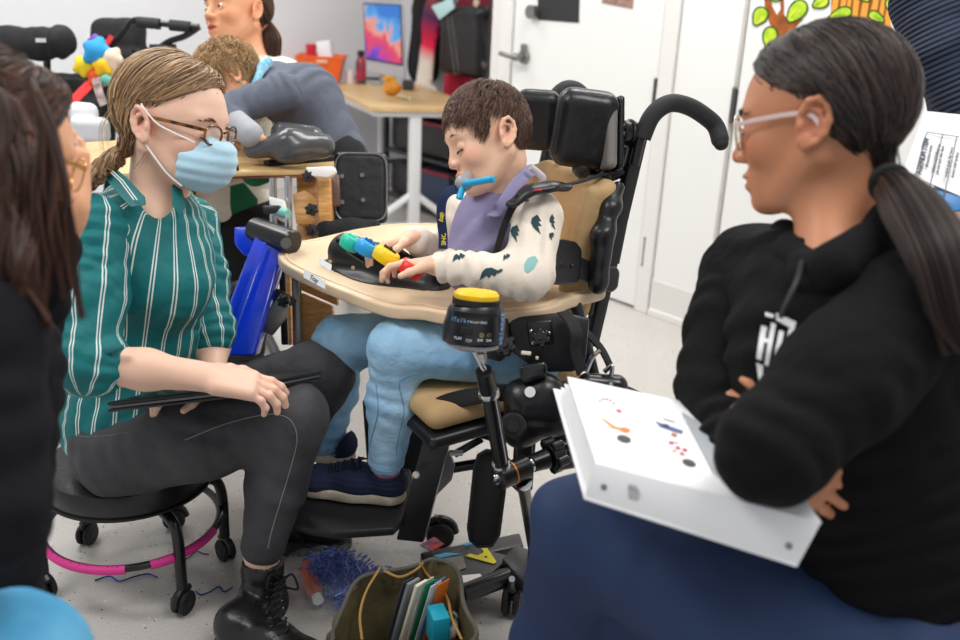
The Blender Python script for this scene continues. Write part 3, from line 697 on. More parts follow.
def scalp_grid(hd, cc, rr, keep, lift, nu=120, nv=70):
    """closed-looking scalp patch on an ellipsoid in head coordinates"""
    V = []; ids = {}; F = []
    U_, T_ = np.meshgrid(np.arange(nu), np.arange(nv+1), indexing='ij')
    th = math.pi*T_/nv; ph = 2*math.pi*U_/nu
    n = np.stack([np.sin(th)*np.cos(ph), np.sin(th)*np.sin(ph), np.cos(th)], -1); p = np.array(cc)+n*(np.array(rr)+lift)
    ok = keep(p.reshape(-1, 3)).reshape(nu, nv+1); idx = U_*(nv+1)+T_
    i2 = np.roll(idx, -1, 0); o2 = np.roll(ok, -1, 0)
    Q = np.stack([idx[:, :-1], idx[:, 1:], i2[:, 1:], i2[:, :-1]], -1); k = ok[:, :-1] & ok[:, 1:] & o2[:, 1:] & o2[:, :-1]
    V = hd.c+(p.reshape(-1, 3)*hd.sc)@hd.R.T; return V, Q[k]
def on_ell(p, cc, rr, lift):
    q = (p-cc)/(rr+lift); return cc+q/np.linalg.norm(q, axis=-1, keepdims=True)*(rr+lift)
def short_hair(hd, par, keep, whorl, cols, n=5200, ln=.035, wid=.0010, lift=.012, cc=(-.012, 0, .028), rr=(.102, .081, .092), curl=.0, name='hair', extra_dir=(0, 0, 0)):
    cc = np.array(cc, float); rr = np.array(rr, float)
    d = RNG.normal(size=(n*3, 3)); d /= np.linalg.norm(d, axis=1)[:, None]; p = cc+d*rr; p = p[keep(p)][:n]; n = len(p)
    wv = nrm(whorl); m = 7; path = [p]; L = ln*(.7+.6*RNG.random(n))[:, None]; seedv = p*1.0
    cl = np.stack([wob(p*1., 90+13*i) for i in range(3)], 1)
    for i in range(1, m):
        nn = (path[-1]-cc)/rr**2; nn /= np.linalg.norm(nn, axis=1)[:, None]
        fl = nn-wv; fl = fl+np.array(extra_dir)+cl*.9+RNG.normal(size=(n, 3))*.05
        if curl: fl = fl+curl*np.stack([np.sin(i*1.4+seedv[:, 1]*300), np.cos(i*1.4+seedv[:, 0]*300), np.sin(i*1.1+seedv[:, 2]*260)], 1)
        fl -= (fl*nn).sum(1)[:, None]*nn; fl /= np.linalg.norm(fl, axis=1)[:, None]+1e-9
        q = path[-1]+fl*L/m; q = on_ell(q, cc, rr, lift*(math.sin(i/m*2.2))*(.6+.8*RNG.random((n, 1)))); path.append(q)
    pa = np.stack(path, 1); pa = hd.c+(pa*hd.sc)@hd.R.T
    s_ = strands_mesh(pa, np.linspace(1, .25, m)**.7*wid*hd.sc, hcols(n, *cols))
    V, Q = scalp_grid(hd, cc, rr, keep, .0015); g = (V, Q, np.tile(np.array(srgb(cols[1])[:3]), (len(V), 1)))
    return hair_obj(name, [s_, g], M['hair'], par)
def swept_hair(hd, par, roots, knot, cols, n, wid=.0011, cc=(-.012, 0, .028), rr=(.103, .082, .094), keep=None, bulge=.006, name='hair', m=16, extra=[], line=([-.02, .02, .045, .065, .08, .1], [.028, .036, .052, .066, .082, .10])):
    """strands running over the scalp from roots to a knot (all in head coordinates)"""
    cc = np.array(cc, float); rr = np.array(rr, float); r0 = roots(n); n = len(r0)
    a = (r0-cc)/rr; a /= np.linalg.norm(a, axis=1)[:, None]; b = (np.array(knot)-cc)/rr; b = b/np.linalg.norm(b)+RNG.normal(size=(n, 3))*.07; b /= np.linalg.norm(b, axis=1)[:, None]
    om = np.arccos(np.clip((a*b).sum(1), -1, 1))[:, None]; path = []; ra = RNG.random((n, 1))
    for i in range(m):
        t = i/(m-1); q = (np.sin((1-t)*om)*a+np.sin(t*om)*b)/np.sin(om); q /= np.linalg.norm(q, axis=1)[:, None]
        cl = wob(a*1., 34)[:, None]*.003+wob(a*1., 90)[:, None]*.0015
        path.append(cc+q*(rr+bulge*math.sin(math.pi*min(1, t*1.15))*(.3+ra)+cl*math.sin(math.pi*t)+.001*ra))
    vio = np.zeros(n)
    for q in path: vio = np.maximum(vio, np.where(q[:, 0] > -.018, np.interp(q[:, 0], *line)+.030*ra[:, 0]**1.5-q[:, 2], 0))
    for k_, q in enumerate(path):
        l0 = np.linalg.norm((q-cc)/rr, axis=1); q[:, 2] += vio*math.sin(math.pi*k_/(m-1))**.5; l1 = np.linalg.norm((q-cc)/rr, axis=1); q[:] = cc+(q-cc)*(l0/l1)[:, None]
    for k_ in range(len(path)-1):          # combed along the hairline: nothing falls over the face
        q = path[k_]; zl = np.interp(q[:, 0], *line)+.010*ra[:, 0]; low = (q[:, 0] > -.018) & (q[:, 2] < zl); n0 = (q-cc)/rr; l0 = np.linalg.norm(n0, axis=1)
        q[:, 2] = np.where(low, zl, q[:, 2]); n1 = (q-cc)/rr; q[low] = (cc+n1*(l0/np.linalg.norm(n1, axis=1))[:, None]*rr)[low]
    for k_ in range(len(path)):            # hair passes over and behind the ears
        q = path[k_]; dx = q[:, 0]+.008; dz = q[:, 2]+.004; r_ = np.hypot(dx/.8, dz); lim = .034
        on = (np.abs(q[:, 1]) > .045) & (r_ < lim) & (dx > -.035); sc_ = np.where(on, lim/np.maximum(r_, .006), 1)
        up_ = on & (dx > -.02); q[:, 0] = np.where(on, -.008+dx*np.where(up_, 1, sc_), q[:, 0]); q[:, 2] = np.where(up_, -.004+np.sqrt(np.maximum(lim**2-(dx/.8)**2, 1e-6)), np.where(on, -.004+dz*sc_, q[:, 2]))
        q[:, 1] = np.where(on, np.sign(q[:, 1])*np.minimum(np.abs(q[:, 1]), .077), q[:, 1])
    path[-1] = path[-1]*.35+np.array(knot)*.65+RNG.normal(size=(n, 3))*.004
    pa = np.stack(path, 1); pa = hd.c+(pa*hd.sc)@hd.R.T
    parts = [strands_mesh(pa, (np.sin(np.linspace(.25, 2.9, m))*.6+.4)*wid*hd.sc, hcols(n, *cols))]
    if keep is not None:
        V, Q = scalp_grid(hd, cc, rr, keep, .0015); parts.append((V, Q, np.tile(np.array(srgb(cols[1])[:3]), (len(V), 1))))
    return hair_obj(name, parts+extra, M['hair'], par)
def lock(pts, rad, n, cols, wid=.0012, wave=0., wf=3., twist=0., m=22):
    """a hanging lock: N strands about a guide curve (world space); RAD list along it"""
    c = np.array(spl(pts, 12)); u = np.linspace(0, len(c)-1, m); a = np.minimum(u.astype(int), len(c)-2); g = c[a]*(1-(u-a))[:, None]+c[a+1]*(u-a)[:, None]
    r = np.interp(np.linspace(0, 1, m), np.linspace(0, 1, len(rad)), rad)
    T = np.gradient(g, axis=0); T /= np.linalg.norm(T, axis=1)[:, None]; u0 = nrm(np.cross(T[0], [.3, .5, .8])); U = []
    for t in T: u0 = nrm(u0-t*(u0@t)); U.append(u0)
    U = np.array(U); Wv = np.cross(T, U); ph = RNG.random(n)*6.283; ro = np.sqrt(RNG.random(n)); t = np.linspace(0, 1, m)
    A = ph[:, None]+twist*t[None]; rho = ro[:, None]*r[None]; L = (t[None]*(.85+.3*RNG.random((n, 1)))).clip(0, 1)
    wv = wave*np.sin(t[None]*wf*6.283+ph[:, None]*.35)*t[None]**.5; wv2 = wave*np.cos(t[None]*wf*5.1+ph[:, None]*.5)*t[None]**.5
    pa = g[None]+(rho*np.cos(A)+wv)[..., None]*U[None]+(rho*np.sin(A)+wv2)[..., None]*Wv[None]
    return strands_mesh(pa, np.linspace(1, .4, m)*wid, hcols(n, *cols))
def person(loc, label): return empty('person', loc, label, 'person')
# ============================================================ THE BOY IN THE SUPPORT CHAIR
CF = nrm([-.87, -.5, 0]); CN = nrm([.5, -.87, 0]); UP = np.array([0, 0, 1.])     # chair: forward, towards camera side, up
boy = person(G(500, 470, 0), 'young boy in cream shirt and light jeans seated in the black support chair')
hb = Head(P(490, 137, 1.87), cv(-.92, -.33, -.27), cv(-.2, .95, -.05), .90)
neck0 = P(501, 180, 1.91); neck1 = P(502, 205, 1.93); hipc = P(512, 340, 2.05)
shN, shF = P(537, 216, 1.85), P(462, 214, 2.05); elN, elF = P(528, 276, 1.80), P(447, 262, 2.12); wrN, wrF = P(437, 265, 1.84), P(414, 238, 2.0)
f = SDF(); hb.build(f, child=1., mouth=.002, nose=.97, back=.016)
f.cap(hb.w((-.02, 0, -.06)), neck1, .041, .045, .02)
f.cap(shN, shF, .032, k=.03); f.chain([(neck1, .055), ((neck1+hipc)/2, .062), (hipc, .07)], k=.03)
f.chain([(shN, .034), (elN, .029), (wrN, .021)], k=.015); f.chain([(shF, .034), (elF, .029), (wrF, .021)], k=.015)
hand(f, wrN, cv(-1, .05, .05), cv(0, -1, .1), 1, .74, (.5, .55, .6, .6), .4, wr=.024)
hand(f, wrF, cv(-.95, -.25, -.15), cv(.2, -1, .1), 1, .74, (.45, .5, .55, .6), .4, wr=.024)
tb = hb.skin('f0c3a6', 'ea9a80', 'd98077')
ob = body('body', f, .0024, M['skin'], boy, tint=tb)
# closed-down lids, lashes, brow
for y in (1, -1):
    hb.tufts([(.0885, .020*y, -.0115), (.091, .031*y, -.014), (.084, .043*y, -.011)], 70, .006, .0006, '2a1a14', (.004, .001*y, -.004), ob, 'eyelashes', .0004)
    hb.tufts([(.094, .013*y, .0165), (.0925, .028*y, .0225), (.08, .047*y, .0185)], 110, .006, .0004, '7a5846', (0, 0, .0015), ob, 'eyebrow', .0012)
def keep_b(p):
    x, y, z = p[:, 0], np.abs(p[:, 1]), p[:, 2]
    zl = np.interp(x, [-.12, -.06, -.03, -.02, .012, .02, .045, .07, .1], [-.055, -.05, -.022, .04, .042, .0, .03, .062, .07])
    return z > zl+.004*np.sin(p[:, 0]*300)
short_hair(hb, ob, keep_b, (-.62, .1, .8), ('5c4236', '33231c', '9a7762'), n=7500, ln=.034, wid=.0008, lift=.009, cc=(-.003, 0, .028), rr=(.091, .079, .090))
# shirt
M['shirtc'] = mat('cream_jersey', 'f3e7d8', .85, bump=[(300, .25), (22, .35)])
def bolt_mat():
    m = mat('cream_jersey_print', 'f3e7d8', .85, bump=[(300, .25), (22, .35)]); return m
s = SDF(); s.chain([(P(500, 207, 1.94), .062), (P(503, 255, 1.97), .083), (hipc, .095)], k=.04); s.cap(shN, shF, .047, k=.05)
oshirt = body('shirt', s, .004, M['shirtc'], boy, warp=folds((0, 0, 1), 42, .0045))
def sleeve(sh, el, wr, r0, r1, r2, m=None, fa=.0055, par=None, h=.0035, name='sleeve', fq=55, end=.0):
    s = SDF(); w_ = wr+(el-wr)*end; s.chain([(sh, r0), (el, r1), (w_, r2)], k=.03); s.cap(w_-nrm(wr-el)*.006, w_+nrm(wr-el)*.004, r2*1.02, k=.006)
    return body(name, s, h, m, par, warp=addw(folds(el-sh, fq, fa), folds(wr-el, fq*1.2, fa*.8)))
o1 = sleeve(shN, elN, wrN, .05, .042, .030, M['shirtc'], .0065, oshirt, end=.12); o2 = sleeve(shF, elF, wrF, .05, .041, .030, M['shirtc'], .005, oshirt, end=.1)
# lightning-bolt prints on the near sleeve and forearm: small thin patches pressed onto the cloth
def surf_patch(name, obj, px, m, par, off=.0012):
    """flat drawing projected onto OBJ's own surface, built there as geometry"""
    me = obj.data; from mathutils.bvhtree import BVHTree
    if '_bvh' not in CACHE or CACHE.get('_bo') is not obj:
        vs = [v.co+obj.matrix_world.translation*0 for v in me.vertices]; CACHE['_bvh'] = BVHTree.FromPolygons(vs, [p.vertices[:] for p in me.polygons]); CACHE['_bo'] = obj
    t = CACHE['_bvh']; b = bmesh.new(); vs = [b.verts.new((x, y, 0)) for x, y in px]
    try: b.faces.new(vs)
    except Exception: b.free(); return None
    bmesh.ops.triangulate(b, faces=b.faces[:])
    for _ in range(3): bmesh.ops.subdivide_edges(b, edges=[e for e in b.edges if e.calc_length() > 2.2], cuts=1, use_grid_fill=False); bmesh.ops.triangulate(b, faces=b.faces[:])
    V = []; ok = True
    for v in b.verts:
        d = nrm(P(v.co.x, v.co.y, 1)-_C); h = t.ray_cast(Vector(_C), Vector(d))
        if h[0] is None: ok = False; break
        nn = h[1] if h[1].dot(Vector(d)) < 0 else -h[1]; V.append(h[0]+nn*off)
    if not ok: b.free(); return None
    b.verts.index_update(); mb = MB().add(V, [[v.index for v in f_.verts] for f_ in b.faces]); b.free()
    return mb.obj(name, m, par)
CACHE = {}
mteal = mat('print_dark_teal', '2c4a50', .9); maq = mat('print_aqua', '8fc4bf', .9)
def bolt(obj, cx, cy, sx, sy, an, par):
    pts = [(0, -10), (6, -4), (2.5, -3), (7, 1), (3, 2), (7.5, 10), (-3, 4), (0, 3), (-6.5, 0), (-1.5, -1.5), (-6, -5)]
    a_ = math.radians(an); q = [(cx+(x*math.cos(a_)-y*math.sin(a_))*sx, cy+(x*math.sin(a_)+y*math.cos(a_))*sy) for x, y in pts]
    return surf_patch('bolt_print', obj, q, mteal, par)
for cx, cy, sx, sy, an in [(536, 224, .8, .95, 10), (515, 233, .7, .85, 20), (508, 222, .4, .5, 30), (488, 273, 1.15, .75, 75), (458, 257, .8, .5, 70), (440, 279, .6, .4, 90), (552, 222, .4, .8, 0), (551, 236, .4, .4, 30), (522, 201, .8, .25, 80), (506, 257, .5, .4, 60), (500, 271, .35, .3, 60)]: bolt(o1, cx, cy, sx, sy, an, o1)
surf_patch('cloud_print', o1, [(524, 265), (528, 258), (535, 256), (538, 261), (534, 268), (528, 273), (525, 271)], maq, o1)
CACHE.clear()
for cx, cy, sx, sy, an in [(433, 228, .7, .35, 80), (415, 222, .5, .3, 40)]: bolt(o2, cx, cy, sx, sy, an, o2)
# bib / bandana: lavender cloth over the chest
s = SDF(); s.chain([(P(499, 196, 1.93), .052), (P(496, 225, 1.935), .077), (P(491, 262, 1.94), .098)], k=.05); s.cap(shN, shF, .03, k=.06)
c_ = P(478, 215, 1.90); 
s.box(P(474, 214, 1.93), (.125, .115, .13), frame(CF, UP) @ rotm((1, 0, 0), -18), rd=.01, k=.006, op='i')
bib = body('bandana_bib', s, .0035, mat('lavender_cloth', '8a84a8', .8, bump=[(280, .2), (14, .4)]), boy, warp=folds(cv(.6, -.8, 0), 36, .006))
MB().tube(spl([P(532, 170, 1.90), P(524, 176, 1.855), P(512, 190, 1.825), P(500, 208, 1.81), P(488, 214, 1.83)]), 1, n=16, flat=(.026, .008, cv(.5, .3, -.8))).obj('bib_collar', bib.data.materials[0], bib)
MB().tube(spl([P(530, 167, 1.84), P(537, 172, 1.85), P(543, 178, 1.86), P(540, 182, 1.87)]), .007).obj('bib_ties', mat('pale_ties', 'c9c3cf', .8), bib)
# jeans with elastic cuffs
knN, knF = P(398, 348, 1.935), P(341, 342, 2.13); anN, anF = P(387, 453, 2.035), P(327, 437, 2.22)
hN, hF = hipc+CN*.07, hipc-CN*.07
mj = mat('light_blue_denim', 'a9cfe9', .85, bump=[(320, .3), (28, .7)], var=('85b5da', 9, 4))
s = SDF()
for h_, k_, a_ in ((hN, knN, anN), (hF, knF, anF)):
    s.chain([(h_, .075), (k_, .058), ((k_+a_)/2, .052), (a_, .040)], k=.025); s.cap(a_, a_+nrm(a_-k_)*.02, .037, .036, k=.004)
s.ell(hipc, (.10, .12, .09), k=.04)
oj = body('jeans', s, .0035, mj, boy, warp=addw(folds((anN-knN), 48, .0035), folds(knN-hN, 40, .003), folds(cv(1, .4, .5), 60, .002)))
for a_, k_ in ((anN, knN), (anF, knF)):
    d_ = nrm(a_-k_); mb = MB()
    for i in range(6): 
        o_ = a_+d_*(.002+.004*i); mb.lathe(o_, d_, [(.0375, -.002), (.0405, 0), (.0375, .002)], 32)
    mb.obj('cuff', mj, oj)
for q in ((P(372, 350, 1.93), P(376, 400, 1.96), P(368, 450, 2.0)),): pass
# socks and shoes
msock = mat('patterned_sock', '2f7fc4', .85, var=('e8552a', 55, 2), bump=(300, .3)); mnavy = mat('navy_canvas', '1b2544', .85, bump=(330, .35)); msole = mat('off_white_rubber', 'd8cdbb', .6, bump=(60, .2), var=('b9ab95', 30, 4))
def shoe(heel, toe, width, ank, par, label=None):
    heel = np.asarray(heel); toe = np.asarray(toe); d = nrm(toe-heel); L_ = np.linalg.norm(toe-heel); u = UP; l_ = nrm(np.cross(u, d))
    s = SDF(); s.chain([(heel+d*.03+u*.040, .034), (heel+d*L_*.45+u*.036, .036), (toe-d*.04+u*.026, .034)], k=.03, flat=(l_, 1.0)); s.ell(toe-d*.035+u*.026, (.042, .042, .026), frame(d, u), k=.02)
    s.cap(heel+d*.028+u*.045, ank, .036, .033, k=.02); s.box(heel+d*L_*.5-u*.05, (L_, .2, .066), frame(d, u), k=.002, op='s'); s.cap(ank+u*.045, ank+u*.10, .055, k=.002, op='s')
    sh_ = body('shoe', s, .0032, mnavy, par, warp=lambda p: .0008*np.sin(p@u*500))
    s = SDF(); s.chain([(heel+d*.032+u*.012, .038), (heel+d*L_*.5+u*.012, .037), (toe-d*.036+u*.012, .043)], k=.03); s.box(heel+d*L_*.5+u*.0125, (L_, .2, .0125), frame(d, u), rd=.003, k=.004, op='i')
    body('sole', s, .003, msole, sh_)
    mb = MB(); 
    for i in range(5):
        c = heel+d*(L_*(.42+.07*i))+u*(.083-.006*i)
        mb.tube(spl([c-l_*.02, c+u*.006+d*.006, c+l_*.02]), .003, n=6)
        mb.tube(spl([c-l_*.02+d*.01, c+u*.007, c+l_*.02-d*.006]), .003, n=6)
    c = heel+d*L_*.42+u*.09; mb.tube(spl([c, c+l_*.02+u*.012, c+l_*.03-u*.004, c+l_*.006]), .0022, n=6, ); mb.tube(spl([c, c-l_*.03-u*.01-d*.02]), .0022, n=6)
    mb.obj('laces', mat('navy_laces', '131a30', .8), sh_)
    return sh_
zf = .255
sn = shoe(G(403, 500, zf), G(303, 488, zf), .08, anN+UP*-.045, boy); sf = shoe(G(352, 462, zf+.005), G(272, 445, zf+.005), .08, anF+UP*-.05, boy)
for a_, k_ in ((anN, knN), (anF, knF)):
    s = SDF(); s.cap(a_, a_-UP*.055, .031, .029); body('sock', s, .004, msock, boy)
# ============================================================ THE SUPPORT CHAIR
ch = empty('support_chair', G(505, 560, 0), 'black adaptive support chair with tan padding, head pads and beige tray holding the boy', 'chair')
RC = frame(CF, UP)                       # chair axes as columns: forward, far side, up
def recl(d): return RC @ rotm((0, 1, 0), d)
Rb = recl(-10)
s = SDF(); bc = P(564, 238, 2.11); s.box(bc, (.022, .13, .155), Rb, rd=.02); s.box(bc+Rb@np.array([.03, -.115, 0]), (.035, .018, .14), Rb, rd=.016, k=.03); s.box(bc+Rb@np.array([.03, .115, 0]), (.035, .018, .14), Rb, rd=.016, k=.03)
body('backrest', s, .005, M['tan'], ch, warp=lambda p: .002*wob(p, 40))
mb = MB(); mb.box(bc+Rb@np.array([-.03, 0, 0]), (.012, .24, .29), Rb, bev=.004); mb.obj('back_shell', M['black'], ch)
# curved black side bolster and square back posts
s = SDF(); s.chain([(P(618, 188, 1.99), .014), (P(611, 206, 1.97), .019), (P(603, 235, 1.96), .022), (P(598, 284, 1.97), .022)], k=.02); body('side_bolster', s, .004, M['vinylb'], ch, warp=folds(UP, 45, .003))
mb = MB(); p0, p1 = P(590, 345, 2.12), P(641, 128, 2.03); 
mb.tube([p0, p1], 1, n=16, flat=(.026, .034, CF)); mb.obj('back_post', M['blackm'], ch)
MB().tube([p0-CN*.32, p1-CN*.32+UP*.02], 1, n=16, flat=(.026, .034, CF)).obj('back_post', M['blackm'], ch)
MB().tube([P(608, 262, 2.06), P(616, 222, 2.05)], 1, n=16, flat=(.036, .044, CF)).obj('post_sleeve', M['black'], ch)
ph = MB().tube(spl([P(634, 165, 2.03), P(641, 136, 2.02), P(645, 126, 2.02)]), .0115, n=14).obj('push_handle', M['blackm'], ch)
gp = spl([P(642, 138, 2.02), P(650, 119, 2.01), P(660, 108, 2.01), P(673, 103, 2.02), P(690, 107, 2.04), P(706, 117, 2.06), P(716, 127, 2.07), P(721, 143, 2.06)], 8)
mb = MB(); n_ = len(gp); mb.tube(gp, [.0195]*(n_-1)+[.017], n=20); mb.sph(gp[-1], .0165); mb.obj('grip', mat('foam_grip', '252527', .75, bump=(500, .3)), ph)
fp = [q-CN*.36+cv(0, 0, 0) for q in gp]
gp2 = spl([P(548, 128, 2.3), P(553, 106, 2.3), P(562, 92, 2.3), P(574, 90, 2.31), P(586, 101, 2.33), P(596, 118, 2.34)], 8); MB().tube(gp2, .0225, n=18).obj('push_handle', mat('foam_grip_far', '252527', .75, bump=(500, .3)), ch)
# head support
hr = MB().tube([P(560, 150, 2.12), P(563, 178, 2.14), P(566, 215, 2.16)], .010, n=12).obj('headrest_stem', M['blackm'], ch)
def pad(c, half, R, name, par, seam=True):
    s = SDF(); s.box(c, half, R, rd=min(half)*.9, k=.01); o = body(name, s, .0035, M['vinylb'], par, warp=lambda p: .0012*wob(p, 60))
    if seam:
        q = []; a_, b_ = half[1]*.93, half[2]*.93
        for i in range(40):
            t = i/40*2*math.pi; q.append(c+R@np.array([half[0]*.55, a_*np.sign(math.cos(t))*abs(math.cos(t))**.35, b_*np.sign(math.sin(t))*abs(math.sin(t))**.35]))
        MB().tube(q, .0018, n=6, closed=True).obj('piping', M['rubber'], o)
    return o
Rh = frame(nrm(CF*.8+CN*.55+UP*.05), UP)
pad(P(537, 120, 2.12), (.030, .052, .068), frame(nrm(CF*.55+CN*.8), UP), 'head_pad', ch)
pad(P(584, 129, 2.0), (.036, .066, .084), frame(nrm(CF*.45+CN*.85), cv(.12, 1, 0)), 'head_pad', ch)
Rw = frame(nrm(CF*.75-CN*.25+cv(-.5, 0, 0)), cv(.10, 1, 0))
s = SDF(); s.box(P(608, 137, 1.99), (.012, .03, .07), frame(cv(-.96, 0, -.3), cv(.1, 1, 0)), rd=.012); wgo = body('head_wing', s, .003, mat('grey_vinyl', '77736f', .35), ch)
s = SDF(); s.box(P(615, 134, 2.02), (.008, .036, .078), frame(cv(-.96, 0, -.3), cv(.1, 1, 0)), rd=.008); body('wing_shell', s, .003, M['blackm'], wgo)
mb = MB(); ax_ = cv(.95, .05, .25)
mb.cyl(P(619, 132, 2.02), P(627, 133, 2.03), .027, n=28, bev=.004); mb.cyl(P(627, 133, 2.03), P(636, 134, 2.04), .031, .026, n=28, bev=.004)
for i in range(7): a_ = i*.9; mb.sph(P(622, 132, 2.01)+_U*.02*math.sin(a_)+_F*.02*math.cos(a_), .006, nu=8, nv=6)
mb.tube([P(640, 128, 2.03), P(632, 150, 2.05), P(618, 172, 2.09)], 1, n=12, flat=(.05, .012, CF)); mb.obj('headrest_joint', M['blackm'], ch)
mb = MB(); mb.tube(spl([P(578, 168, 2.03), P(590, 176, 2.04), P(606, 176, 2.05), P(622, 170, 2.05)]), .016, n=14); mb.sph(P(582, 168, 2.02), .022, nu=14, nv=8); mb.sph(P(604, 176, 2.02), .018, nu=14, nv=8); mb.obj('headrest_bracket', M['black'], ch)
# shoulder harness
mb = MB(); mb.tube(spl([P(621, 172, 2.03), P(604, 174, 1.99), P(585, 180, 1.93), P(568, 184, 1.885), P(556, 182, 1.86)]), 1, n=12, flat=(.020, .004, cv(-.1, .9, -.3)))
hs = mb.obj('harness_strap', M['fabb'], ch)
s = SDF(); s.chain([(P(565, 188, 1.83), .016), (P(548, 187, 1.795), .020), (P(530, 190, 1.785), .019), (P(514, 203, 1.78), .017)], k=.01, flat=(cv(-.25, .9, -.4), .45)); pd_ = body('shoulder_pad', s, .0025, M['black'], hs)
MB().tube(spl([P(520, 196, 1.775), P(510, 212, 1.79), P(503, 230, 1.80), P(496, 252, 1.82), P(488, 268, 1.86)]), 1, n=12, flat=(.015, .004, cv(.5, .3, -.8))).obj('harness_strap', M['fabb'], ch)
o = MB().box(P(538, 190, 1.765), (.014, .004, .003), bev=.0005).obj('pad_mark', M['red'], pd_)
# side (lateral) support and arm bracket
mb = MB(); mb.slab([P(x, y, 1.83+(x-530)*.0022) for x, y in [(531, 284), (535, 268), (556, 241), (562, 238), (576, 241), (582, 249), (580, 279), (574, 284)]], .022, cv(.1, -.1, 1), bev=.006, seg=3).obj('side_support', M['black'], ch)
mb = MB(); mb.slab([P(x, y, 1.93+(x-570)*.002) for x, y in [(570, 258), (578, 256), (602, 268), (616, 266), (620, 272), (618, 288), (612, 293), (596, 288), (574, 276)]], .03, cv(.1, .1, 1), bev=.006, seg=3)
for x, y in ((572, 266), (560, 264)): mb.sph(P(x, y, 1.9), .005, nu=8, nv=6)
mb.obj('support_bracket', M['black'], ch)
# tray
ZT = .73
top = [(277, 257), (279, 250), (286, 246), (312, 243), (340, 236), (380, 228), (430, 226), (470, 232), (500, 246), (520, 262), (545, 268), (572, 274), (600, 284), (607, 290), (603, 294), (585, 298), (566, 303), (555, 311), (530, 315), (480, 318), (440, 317), (424, 312), (405, 312), (385, 310), (350, 297), (315, 283), (290, 271), (280, 264)]
tp = [G(x, y-4, ZT) for x, y in top]; tp = spl(tp+[tp[0]], 3)[:-1]
for _ in range(3): tp = [(tp[i-1]+2*tp[i]+tp[(i+1) % len(tp)])/4 for i in range(len(tp))]
tr = MB().slab([p for p in tp], .026, (0, 0, -1), bev=.009, seg=4).obj('tray', M['beige'], ch)
ctr = np.mean(tp, 0); rim = [p+(ctr-p)/np.linalg.norm(ctr-p)*.020-UP*.001 for p in tp]
MB().tube(rim, .0045, n=8, closed=True).obj('tray_lip', M['beige'], tr)
def on_edge(px, py, w_, h_, m, name, par, txt=None, n=None):
    pass
# tray label sticker with its handwriting
q = [P(308, 271, 1.955), P(329, 282, 1.915), P(328.5, 290, 1.912), P(307.5, 278.5, 1.952)]
mw = mat('label_white', 'eef0f2', .5); mink = mat('blue_ink', '2a3f66', .6)
nq = nrm(np.cross(q[1]-q[0], q[3]-q[0])); nq = nq if nq@(_C-q[0]) > 0 else -nq
q = [p+nq*.010 for p in q]
lb = MB().slab(q, .002, nq, bev=0).obj('label', mw, tr, smooth=False)
def text3d(txt, origin, xdir, ydir, size, m, par, name='lettering', th=.0004, bold=0.):
    cu = bpy.data.curves.new(name, 'FONT'); cu.body = txt; cu.size = size; cu.extrude = th; cu.align_x = 'CENTER'; cu.align_y = 'CENTER'; cu.offset = bold; cu.resolution_u = 3
    o = bpy.data.objects.new(name, cu); COL.objects.link(o); bpy.context.view_layer.update()
    me = bpy.data.meshes.new_from_object(o.evaluated_get(bpy.context.evaluated_depsgraph_get())); bpy.data.objects.remove(o); bpy.data.curves.remove(cu)
    x = nrm(xdir); z = nrm(np.cross(x, ydir)); y = np.cross(z, x); Mx = Matrix((x, y, z)).transposed().to_4x4(); Mx.translation = Vector(tuple(origin)); me.transform(Mx)
    me.materials.clear(); return link(name, me, m, par, smooth=False)
c = np.mean(q, 0)+nq*.0025; text3d('Tray', c, q[1]-q[0], q[0]-q[3], .014, mink, lb)
# seat
s = SDF(); sc_ = P(478, 376, 2.06); Rs = recl(4); s.box(sc_, (.19, .15, .028), Rs, rd=.03); body('seat_cushion', s, .006, M['tan'], ch)
mb = MB(); mb.box(sc_-UP*.045+CF*-.01, (.40, .31, .03), Rs, bev=.012, seg=3); mb.tube(spl([P(424, 430, 1.96), P(427, 415, 1.93), P(448, 402, 1.895), P(490, 394, 1.87), P(530, 392, 1.88)]), 1, n=12, flat=(.012, .035, UP)); mb.obj('seat_pan', M['black'], ch)
# hip guides, brackets and knobs under the tray
mb = MB(); mb.slab([P(x, y, 1.87) for x, y in [(507, 318), (566, 312), (590, 318), (586, 360), (574, 372), (540, 372), (512, 352)]], .03, cv(0, 0, 1), bev=.006); mb.obj('hip_guide', M['black'], ch)
mb = MB(); mb.slab([P(x, y, 1.85) for x, y in [(527, 322), (552, 320), (554, 344), (530, 347)]], .03, cv(0, 0, 1), bev=.003); mb.slab([P(x, y, 1.86) for x, y in [(470, 322), (508, 318), (512, 352), (500, 362), (478, 356)]], .05, cv(0, 0, 1), bev=.004); mb.obj('tray_mount', M['blackm'], ch)
def knob(c, ax_, r, m, name, par, lobes=6, th=.018):
    ax_ = nrm(ax_); u = nrm(np.cross(ax_, [.2, .1, 1])); v = np.cross(ax_, u); mb = MB(); mb.cyl(c, c+ax_*th, r*.72, n=20, bev=.002)
    for i in range(lobes): a_ = i*2*math.pi/lobes; q_ = c+(u*math.cos(a_)+v*math.sin(a_))*r*.72; mb.cyl(q_+ax_*.001, q_+ax_*(th-.001), r*.3, n=10, bev=.002)
    mb.cyl(c+ax_*th, c+ax_*(th+.006), r*.3, n=12); return mb.obj(name, m, par)
kn_ = knob(P(541, 339, 1.84), cv(-.1, .2, -1), .019, M['blackm'], 'clamp_knob', ch)
mb = MB(); 
for x, y in ((531, 331), (549, 333), (533, 343)): mb.sph(P(x, y, 1.838), .004, nu=8, nv=6)
mb.obj('bolts', M['chrome'], ch)
knob(P(507, 346, 1.83), cv(-.3, .2, -1), .022, M['black'], 'clamp_knob', ch)
